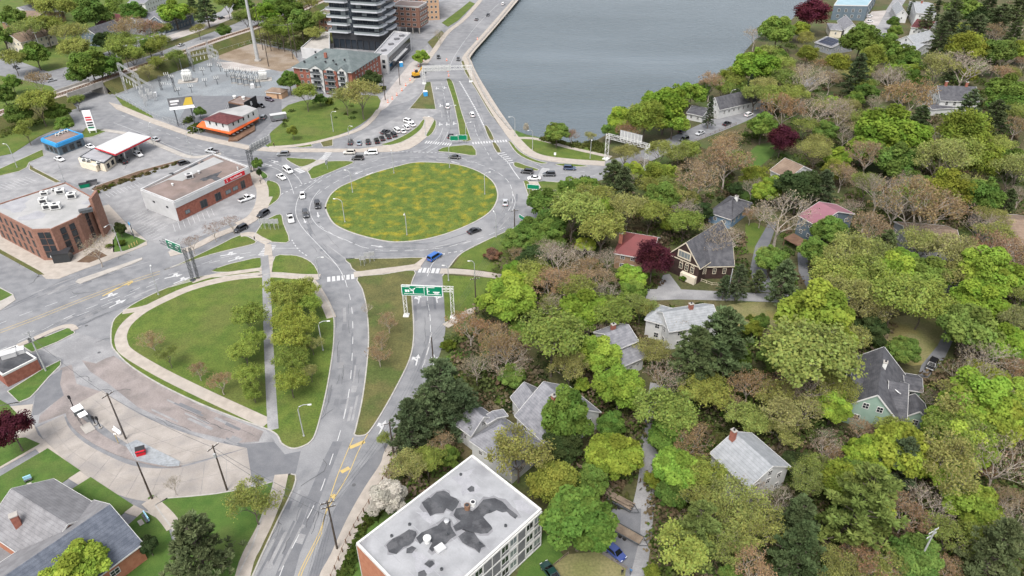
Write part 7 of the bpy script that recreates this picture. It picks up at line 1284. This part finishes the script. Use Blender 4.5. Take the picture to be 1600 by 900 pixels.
o, a, b, d, nn = gantry((393, 269), (424, 251), 8.4, 'dark steel cantilever mast with sign backs over the top road by the bank', 'steel_dark', .6, two=False, dep=.9)
q = at(398, 268); m_ = MB(); lattice(m_, q, q + Vector((0, 0, 8.4)), .5, 8, .06); m_.build('post', 'steel_dark', o)
panel(o, a.lerp(b, .65) + Vector((-.2, .7, 7.9)), d, 11.5, 3.0, 'sign_green', 'steel', side=1)
m_ = MB()
for k in range(8): c = a.lerp(b, .65) + Vector((-.2, .55, 7.9)) + d * (-5.2 + k * 1.48); m_.beam(c - Vector((0, 0, 1.7)), c + Vector((0, 0, 1.6)), .1, .16)
m_.build('sign_brace', 'steel_pale', o)
o, a, b, d, nn = gantry((947, 249), (1008, 266), 10.0, 'white lattice gantry over the shore road with a sign seen from behind', 'pole_white', 1.2, dep=1.4)
panel(o, a.lerp(b, .56) + Vector((.4, 1.0, 10.6)), d, 9.0, 3.4, 'sign_green', 'steel', side=1 if nn.y > 0 else -1); m_ = MB()
for k in range(7): c = a.lerp(b, .56) + Vector((.4, .85, 10.6)) + d * (-4.2 + k * 1.4); m_.beam(c - Vector((0, 0, 1.9)), c + Vector((0, 0, 1.6)), .1, .16)
m_.build('sign_brace', 'steel_pale', o)
o, a, b, d, nn = gantry((663, 131), (736, 128), 8.0, 'grey lattice gantry spanning the lake road with sign backs', 'pole_white', 1.0, dep=1.6)
panel(o, a.lerp(b, .27) + Vector((0, .9, 7.0)), d, 13.5, 3.2, 'sign_green', 'steel', side=1 if nn.y > 0 else -1)
def ground_sign(px, w, h, z, label, face, to=(0, -1), posts=2, name='road_sign', cat='road sign', back='steel', base=.13, group=None):
    p = at(*px); an = math.atan2(to[1], to[0]) + math.pi / 2; o = thing(name, label, cat, (p.x, p.y, base), an, group)
    for k in range(posts): m_ = MB(); x_ = (-w * .32 + w * .64 * k / max(1, posts - 1)) if posts > 1 else 0; m_.cyl((x_, 0, 0), .06, z + h / 2, 6); m_.build('post', 'pole_grey', o, world=False)
    m_ = MB(); m_.box((0, -.09, z), (w, .06, h)); m_.box((0, -.13, z), (w - .02, .02, h - .02), 0, 1); m_.box((0, -.145, z), (w - .22, .02, h - .22), 0, 2); m_.build('sign_panel', [back, 'sign_white', face], o, world=False); return o
for px, w_, h_, z, lb, fc, to in [((710, 226), 3.4, 2.0, 2.6, 'left of two green direction signs on the small triangle island', 'sign_green', (0, -1)), ((722, 225), 4.2, 2.2, 2.6, 'right of two green direction signs on the small triangle island', 'sign_green', (0, -1)), ((833, 304), 4.2, 1.7, 2.8, 'teal green sign on the narrow verge of the eastern exit', 'sign_green', (-.2, -1)), ((816, 351), 3.2, 1.3, 2.4, 'green arrow sign on the verge right of the rotary', 'sign_green', (-.8, -.6)), ((411, 358), 1.6, 1.6, 2.8, 'grey backed sign first from the left on the western triangle', 'sign_white', (-.3, 1)), ((418, 358.5), 1.6, 1.6, 2.8, 'grey backed sign second from the left on the western triangle', 'sign_white', (-.3, 1)), ((426, 359), 1.8, 1.6, 2.8, 'grey backed sign third from the left on the western triangle', 'sign_white', (-.3, 1)), ((433, 359), 1.6, 1.6, 2.8, 'grey backed sign nearest the rotary on the western triangle', 'sign_white', (-.3, 1)), ((567, 416), 1.6, 1.4, 2.6, 'left sign of the small group above the southern lawn', 'sign_white', (0, 1)), ((575, 412), 1.8, 1.6, 2.8, 'middle sign of the small group above the southern lawn', 'sign_white', (0, 1)), ((582, 409), 1.6, 1.4, 2.6, 'right sign of the small group above the southern lawn', 'sign_white', (0, 1)), ((512, 265), 1.5, 1.5, 2.8, 'sign pair on the island between the top road and rotary', 'sign_white', (-1, .3)), ((867, 231 + 15), .8, 1.0, 1.4, 'small white marker sign in the shore grass', 'sign_white', (0, -1))]: ground_sign(px, w_, h_, z, lb, fc, to, 2 if w_ > 1.5 else 1)
# billboard, fuel price pylon, office sign board
p = at(292, 196); o = thing('billboard', 'tall billboard with a dark and yellow poster above the restaurant corner', 'billboard', (p.x, p.y, 0), .38)
for x_ in (-3.2, 3.2): m_ = MB(); m_.cyl((x_, .2, 0), .22, 8.5, 8); m_.build('post', 'steel_dark', o, world=False)
m_ = MB(); m_.box((0, 0, 10.0), (9.4, .4, 3.9)); m_.build('frame', 'steel_dark', o, world=False); m_ = MB(); m_.box((0, -.28, 10.2), (9.2, .05, 3.4)); bp = m_.build('poster', 'panel_grey', o, world=False); m_ = MB(); m_.box((0, -.7, 7.6), (9.6, 1.2, .15)); m_.box((0, -.3, 8.1), (9.4, .06, .7)); m_.build('apron', 'sign_white', o, world=False)
M('poster_yellow', (.5, .36, .05), None, rough=.5); m_ = MB(); m_.add([(0.5, -.33, 8.6), (4.4, -.33, 8.6), (4.4, -.33, 11.7), (2.2, -.33, 11.7)], [(0, 1, 2, 3)]); m_.build('poster_colour', 'poster_yellow', bp, world=False); m_ = MB(); m_.add([(-4, -.33, 10.3), (-.6, -.33, 10.3), (-.6, -.33, 11.1), (-4, -.33, 11.1)], [(0, 1, 2, 3)]); m_.add([(-4, -.33, 9.3), (-1.4, -.33, 9.3), (-1.4, -.33, 9.8), (-4, -.33, 9.8)], [(0, 1, 2, 3)]); m_.build('poster_lettering', 'sign_white', bp, world=False)
p = at(146, 208); o = thing('price_pylon', 'tall white fuel price pylon with red lettering behind the blue shop', 'sign', (p.x, p.y, .1), .25); m_ = MB(); m_.box((0, 0, 5.2), (3.0, .5, 8.4)); m_.build('cabinet', 'sign_white', o, world=False)
for x_ in (-1.2, 1.2): m_ = MB(); m_.box((x_, 0, .5), (.3, .3, 1.0)); m_.build('post', 'steel_pale', o, world=False)
for z, mt in ((6.6, 'sign_red'), (5.6, 'sign_red'), (4.4, 'sign_black'), (3.4, 'sign_black'), (2.4, 'sign_green')): m_ = MB(); m_.box((0, -.27, z), (2.2, .05, .6)); m_.build('price_panel', mt, o, world=False)
p = at(209, 371); o = thing('sign_board', 'blue topped white tenant sign board on the office lawn', 'sign', (p.x, p.y, .13), -.9)
for x_ in (-1.1, 1.1): m_ = MB(); m_.box((x_, 0, 2.4), (.2, .25, 4.8)); m_.build('post', 'steel_dark', o, world=False)
for z, mt, h_ in ((4.4, 'sign_blue', .8), (3.5, 'sign_white', .8), (2.6, 'sign_white', .8), (1.8, 'sign_white', .6)): m_ = MB(); m_.box((0, 0, z), (2.0, .18, h_)); m_.build('sign_panel', mt, o, world=False)
for i in range(4): p = at(203 + i * 4, 388 - i * 2.2); o = thing('bollard', 'yellow bollard at the office driveway, %s from the left' % ('first', 'second', 'third', 'fourth')[i], 'bollard', (p.x, p.y, .1), 0, 'yellow bollards'); m_ = MB(); m_.cyl((0, 0, 0), .12, 1.0, 8); m_.build('post', 'paint_yellow', o, world=False); m_ = MB(); m_.ball((0, 0, 1.0), .12, 8); m_.build('cap', 'paint_yellow', o, world=False)
for (x, y, mt, lb) in ((133, 292, 'sign_green', 'green waste skip left of two behind the office building'), (145, 288, 'panel_grey', 'dark grey waste skip right of two behind the office building')):
    o = thing('waste_skip', lb, 'skip', at(x, y, .06), .5); m_ = MB(); m_.add([(-1.4, -.8, 0), (1.4, -.8, 0), (1.4, .8, 0), (-1.4, .8, 0), (-1.7, -.9, 1.3), (1.7, -.9, 1.3), (1.7, .9, 1.3), (-1.7, .9, 1.3)], [(0, 1, 5, 4), (1, 2, 6, 5), (2, 3, 7, 6), (3, 0, 4, 7)]); m_.build('body', mt, o, world=False); m_ = MB(); m_.box((0, 0, 1.33), (3.4, 1.8, .1)); m_.build('lid', 'sign_black', o, world=False)
# ------------------------------------------------------------------ substation
def portal(A, B, h, label, mat='steel', levels=2):
    a, b = at(*A), at(*B); o = thing('steel_portal', label, 'steel frame', (a.x, a.y, 0))
    for q in (a, b): m_ = MB(); lattice(m_, q, q + Vector((0, 0, h)), .7, int(h / 1.2), .06); m_.build('post', mat, o)
    for k in range(levels): m_ = MB(); z = h - k * h * .3; lattice(m_, a + Vector((0, 0, z)), b + Vector((0, 0, z)), .6, int((b - a).length / 1.2), .05); m_.build('beam', mat, o)
    for k in range(6):
        q = a.lerp(b, (k + .5) / 6); m_ = MB(); m_.cyl((q.x, q.y, h * .45), .14, h * .14, 6); m_.build('insulator', 'pole_white', o)
    return o
portal((198, 146), (228, 166), 14, 'tall steel portal frame with insulators at the left end of the substation'); portal((213, 140), (243, 158), 7, 'low steel portal with insulators behind the tall left one', 'steel', 1)
portal((303, 112), (338, 104), 11, 'front pair of the square steel frame at the back of the substation'); portal((298, 104), (330, 96), 11, 'rear pair of the square steel frame at the back of the substation'); portal((253, 141), (274, 143), 6.5, 'slim dark steel portal in the middle of the substation', 'steel_dark', 1)
def transformer(px, s, label):
    p = at(*px); o = thing('transformer', label, 'transformer', (p.x, p.y, .05), .3); m_ = MB(); m_.box((0, 0, .15), (9 * s, 6.5 * s, .3)); m_.build('plinth', 'concrete', o, world=False); m_ = MB(); m_.box((0, 0, 2.2 * s + .3), (4.5 * s, 2.6 * s, 3.6 * s)); m_.build('tank', 'steel_pale', o, world=False)
    for sy in (-1, 1):
        for k in range(5): m_ = MB(); m_.box(((k - 2) * .8 * s, sy * 1.9 * s, 2.0 * s + .3), (.25 * s, 1.0 * s, 2.8 * s)); m_.build('radiator', 'steel_pale', o, world=False)
    for k in range(3): m_ = MB(); m_.cyl(((k - 1) * 1.2 * s, 0, 4.3 * s), .2 * s, 1.6 * s, 8); m_.build('bushing', 'pole_white', o, world=False)
    m_ = MB(); m_.tube([(-1.8 * s, .4, 5.0 * s), (1.8 * s, .4, 5.0 * s)], .5 * s, 10); m_.build('conservator', 'steel_pale', o, world=False)
transformer((294, 127), 1.0, 'white transformer on a concrete plinth in the middle of the substation'); transformer((412, 125), .85, 'white transformer at the right end of the substation')
for i in range(5):
    for j in range(2):
        p = at(366 + i * 9.5 - j * 2, 130 + i * 1.6 - j * 9); o = thing('capacitor_rack', '%s capacitor rack from the left, %s row of the substation racks' % (('first', 'second', 'third', 'fourth', 'fifth')[i], ('front', 'back')[j]), 'capacitor rack', (p.x, p.y, .05), .25, 'capacitor racks'); m_ = MB()
        for x_ in (-.9, .9):
            for y_ in (-.7, .7): m_.beam((x_, y_, 0), (x_, y_, 4.0), .14)
        for z in (2.2, 4.0): m_.beam((-1.2, -.7, z), (1.2, -.7, z), .14); m_.beam((-1.2, .7, z), (1.2, .7, z), .14)
        m_.build('frame', 'steel_dark', o, world=False)
        for k in range(3): m_ = MB(); m_.cyl((-.8 + k * .8, -.7, 4.0), .14, 1.6, 6); m_.build('insulator', 'pale_ceramic' if 'pale_ceramic' in MATS else 'steel_pale', o, world=False)
        m_ = MB(); m_.box((0, 0, .1), (2.6, 1.0, .2)); m_.build('footing', 'concrete', o, world=False)
for (x, y, lb) in ((243, 151, 'small white switch cabinet beside the left portal'), (395, 138, 'small white switch cabinet in front of the racks')): o = thing('switch_cabinet', lb, 'cabinet', at(x, y), .3); m_ = MB(); m_.box((0, 0, 1.1), (1.6, 1.2, 2.0)); m_.build('body', 'sign_white', o, world=False); m_ = MB(); m_.box((0, -.62, 1.1), (1.3, .05, 1.7)); m_.build('door', 'panel_white', o, world=False)
for i, (x, y) in enumerate(((228, 158), (236, 154), (222, 152), (232, 149))): o = thing('switch_gear', 'white insulator stand at the left portal, %s of four' % ('nearest the road', 'nearest the cabinet', 'nearest the portal foot', 'farthest from the road')[i], 'switchgear', at(x, y), .4, 'insulator stands'); m_ = MB(); m_.box((0, 0, .9), (1.6, .3, 1.8)); m_.build('stand', 'steel', o, world=False); m_ = MB(); [m_.cyl((k, 0, 1.8), .16, 1.3, 8) for k in (-.6, 0, .6)]; m_.build('insulator', 'pole_white', o, world=False)
def fence(px, label, h=1.8, sp=2.6, mat='steel', rails=(.3, .97), post=.09, name='fence', base=.03, infill=None):
    pts = PP(px); o = thing(name, label, 'fence', (pts[0].x, pts[0].y, 0)); r_ = MB()
    for i in range(len(pts) - 1):
        n = max(1, int((pts[i + 1] - pts[i]).length / sp))
        for k in range(n + (i == len(pts) - 2)): q = pts[i].lerp(pts[i + 1], k / n); m_ = MB(); m_.box((q.x, q.y, base + h / 2), (post, post, h)); m_.build('post', mat, o)
        for z in rails: r_.beam(pts[i] + Vector((0, 0, base + h * z)), pts[i + 1] + Vector((0, 0, base + h * z)), .05, .07)
    r_.build('rail', mat, o); return o
fence([(183, 152), (240, 184), (312, 209), (348, 190), (358, 168)], 'wire fence along the road side of the substation', 2.2, 3.5); fence([(262, 108), (345, 83), (400, 66), (440, 74)], 'wire fence between the substation and the railway scrub', 2.2, 4); fence([(518, 905), (541, 850), (560, 815), (585, 775), (605, 742), (612, 722)], 'dark timber post fence along the bottom pavement', 1.3, 1.6, 'wood', (.85,), .16)
fence([(1080, 224), (1124, 205), (1150, 195)], 'low rail fence along the shore road', 1.0, 3, 'wood'); fence([(1115, 187), (1135, 180), (1175, 165), (1182, 160)], 'dark rail fence above the shore road by the lakeside house', 1.2, 3, 'wood'); fence([(1095, 440), (1112, 446), (1140, 448)], 'pale low fence in front of the dark brown house', .9, 1.6, 'trim_cream'); fence([(860, 889), (888, 866)], 'pale timber edge rail left of the bottom yard', .7, 2, 'wood_pale'); fence([(934, 862), (979, 890)], 'orange timber edge rail right of the bottom yard', .7, 2, 'wood_pale')
# ------------------------------------------------------------------ bus platform, lawn things, people
p = at(131, 657, .17); o = thing('bus_shelter', 'white roofed bus shelter on the bus platform', 'bus shelter', (p.x, p.y, .17), -.75)
m_ = MB(); m_.box((-1.5, 0, 2.6), (2.0, 1.9, .14)); m_.build('roof', 'sign_white', o, world=False); m_ = MB(); m_.box((1.1, .1, 2.45), (1.6, 1.6, .12)); m_.build('roof', 'sign_white', o, world=False); m_ = MB(); m_.box((-.6, .85, 1.3), (4.2, .06, 2.2)); m_.box((-2.45, 0, 1.3), (.06, 1.7, 2.2)); m_.build('glass_wall', 'glass_pale', o, world=False)
for x_ in (-2.4, -.6, .4, 1.8):
    for y_ in (-.8, .8): m_ = MB(); m_.box((x_, y_, 1.25), (.08, .08, 2.5)); m_.build('post', 'steel_dark', o, world=False)
m_ = MB(); m_.box((3.0, -.3, .06), (3.2, 2.0, .1)); m_.build('pad', 'concrete', o, world=False)
for i, (x, y, h_) in enumerate(((157, 668, 3.2), (118, 643, 4.6), (149, 663, 2.4))): o = thing('bus_stop_post', 'black bus stop post on the platform, %s' % ('tallest one with pale foot beside the shelter', 'tall one behind the shelter', 'short one right of the shelter')[i], 'post', at(x, y, .17), 0, 'platform posts'); m_ = MB(); m_.cyl((0, 0, 0), .1, h_, 8); m_.build('post', 'sign_black', o, world=False); m_ = MB(); m_.box((0, 0, h_ - .5), (.6, .08, .9)); m_.build('sign_panel', 'sign_black', o, world=False); m_ = MB(); m_.cyl((0, 0, 0), .4, .12, 10); m_.build('footing', 'concrete', o, world=False)
p = at(183, 676, .17); o = thing('bench', 'white bench with curved back on the bus platform', 'bench', (p.x, p.y, .17), -.6); m_ = MB(); m_.box((0, 0, .45), (2.6, .5, .08)); m_.build('seat', 'sign_white', o, world=False); m_ = MB(); m_.box((0, .25, .8), (2.6, .07, .5)); m_.build('backrest', 'sign_white', o, world=False)
for x_ in (-1.1, 1.1): m_ = MB(); m_.box((x_, 0, .22), (.08, .45, .44)); m_.build('leg', 'sign_white', o, world=False)
p = at(185, 692, .17); o = thing('yellow_post', 'thin yellow post between bench and utility pole', 'post', (p.x, p.y, .17)); m_ = MB(); m_.cyl((0, 0, 0), .07, 2.6, 8); m_.build('shaft', 'paint_yellow', o, world=False); m_ = MB(); m_.box((0, 0, 2.5), (.5, .06, .4)); m_.build('plate', 'sign_white', o, world=False)
p = at(221, 709, .17); o = thing('waste_bin', 'red bin with black sloping lid at the tip of the platform', 'bin', (p.x, p.y, .17), .4); m_ = MB(); m_.box((0, 0, .6), (1.7, 1.3, 1.1)); m_.build('body', 'sign_red', o, world=False); m_ = MB(); m_.add([(-.9, -.75, 1.0), (.9, -.75, 1.0), (.9, .75, 1.5), (-.9, .75, 1.5), (-.9, -.75, .9), (.9, -.75, .9), (.9, .75, 1.4), (-.9, .75, 1.4)], [(0, 1, 2, 3), (7, 6, 5, 4), (0, 4, 5, 1), (1, 5, 6, 2), (2, 6, 7, 3), (3, 7, 4, 0)]); m_.build('lid', 'sign_black', o, world=False)
for (x, y, an, lb) in ((45, 752, .6, 'small bench with pale blue cover on the middle lawn by the hall'), (228, 812, -.8, 'bench with long pale blue cover on the lawn beside the hall walk')):
    p = at(x, y, .13); o = thing('bench', lb, 'bench', (p.x, p.y, .13), an); w_ = 2.4 if x > 100 else 1.3; m_ = MB(); m_.box((0, 0, .45), (w_, .5, .08)); m_.build('seat', 'steel_dark', o, world=False); M('cover_blue', (.28, .5, .62), None, rough=.4) if 'cover_blue' not in MATS else None; m_ = MB(); m_.box((0, .28, .85), (w_, .22, .75)); m_.build('backrest', 'cover_blue', o, world=False); m_ = MB(); m_.box((0, -.9, .03), (w_ * .6, .8, .06)); m_.build('slab', 'concrete', o, world=False)
    for x_ in (-.4, .4): m_ = MB(); m_.box((x_ * w_, 0, .22), (.07, .45, .44)); m_.build('leg', 'steel_dark', o, world=False)
def person(px, label, top, legs, an=0.0, z=.1, hair=(.03, .02, .015)):
    V = [(0, 0, .95), (0, .0, 1.15), (0, .0, 1.38), (0, .01, 1.52), (0, .03, 1.64), (0, .03, 1.74), (-.1, 0, .9), (-.11, .06, .5), (-.11, .0, .08), (-.11, .14, .03), (.1, 0, .9), (.11, -.05, .5), (.11, -.14, .08), (.11, .0, .03), (-.2, 0, 1.4), (-.25, -.03, 1.12), (-.24, .08, .88), (-.24, .1, .78), (.2, 0, 1.4), (.25, .03, 1.12), (.24, .1, .88), (.24, .13, .78)]
    E_ = [(0, 1), (1, 2), (2, 3), (3, 4), (4, 5), (0, 6), (6, 7), (7, 8), (8, 9), (0, 10), (10, 11), (11, 12), (12, 13), (2, 14), (14, 15), (15, 16), (16, 17), (2, 18), (18, 19), (19, 20), (20, 21)]
    rad = [.15, .14, .16, .055, .1, .085, .09, .06, .045, .04, .09, .06, .045, .04, .06, .045, .035, .035, .06, .045, .035, .035]
    me = bpy.data.meshes.new('body'); me.from_pydata(V, E_, []); tmp = bpy.data.objects.new('tmp', me); COL.objects.link(tmp); sk = tmp.modifiers.new('s', 'SKIN')
    for i, r_ in enumerate(rad): me.skin_vertices[0].data[i].radius = (r_, r_ * .8)
    me.skin_vertices[0].data[0].use_root = True; tmp.modifiers.new('d', 'SUBSURF').levels = 1; m2 = bpy.data.meshes.new_from_object(tmp.evaluated_get(bpy.context.evaluated_depsgraph_get())); bpy.data.objects.remove(tmp)
    for c in (top, legs, (.45, .28, .2), hair):
        nm = 'cloth_%.3f_%.3f_%.3f' % tuple(c); MATS.get(nm) or M(nm, c, None, rough=.9); m2.materials.append(MATS[nm])
    for pl in m2.polygons: c = pl.center; pl.material_index = 3 if c.z > 1.72 or (c.z > 1.6 and c.y < 0) else (2 if c.z > 1.5 or (abs(c.x) > .18 and c.z < .86) else (0 if c.z > .95 else 1)); pl.use_smooth = True
    m2.name = 'person'; p = at(*px, z); o = link('person', m2); o.location = (p.x, p.y, z); o.rotation_euler = (0, 0, an); return tag(o, label, 'person')
person((972, 898), 'person in dark clothes standing at the bottom edge by the yard rail', (.02, .02, .022), (.025, .025, .03), .4); person((985, 897), 'person in a blue top standing on the back lane at the bottom', (.05, .14, .28), (.03, .04, .07), -.6); person((407.5, 287), 'person in black walking on the pavement beside the bank', (.015, .015, .018), (.02, .02, .025), 2.6, .16); person((428.5, 229), 'person in dark clothes on the pavement above the top road', (.05, .02, .02), (.02, .02, .025), 1.2, .16)
# more of the substation's bus work
for i, (x, y) in enumerate(((318, 118), (330, 112), (345, 112), (355, 120), (270, 130), (262, 126), (280, 150), (300, 145), (322, 135), (340, 132))): o = thing('post_insulator', 'white post insulator on the substation gravel, %s of ten from the left' % {262: 'first', 270: 'second', 280: 'third', 300: 'fourth', 318: 'fifth', 322: 'sixth', 330: 'seventh', 340: 'eighth', 345: 'ninth', 355: 'last'}[x], 'insulator', at(x, y), .3, 'post insulators'); m_ = MB(); m_.box((0, 0, 1.3), (.25, .25, 2.6)); m_.box((0, 0, 2.6), (2.2, .2, .2)); m_.build('stand', 'steel_dark', o, world=False); m_ = MB(); [m_.cyl((k, 0, 2.7), .15, 1.3, 8) for k in (-.9, 0, .9)]; m_.build('insulator', 'pole_white', o, world=False)
portal((330, 101), (345, 108), 9, 'side steel frame at the right end of the square substation frame'); portal((298, 104), (303, 112), 9, 'side steel frame at the left end of the square substation frame')
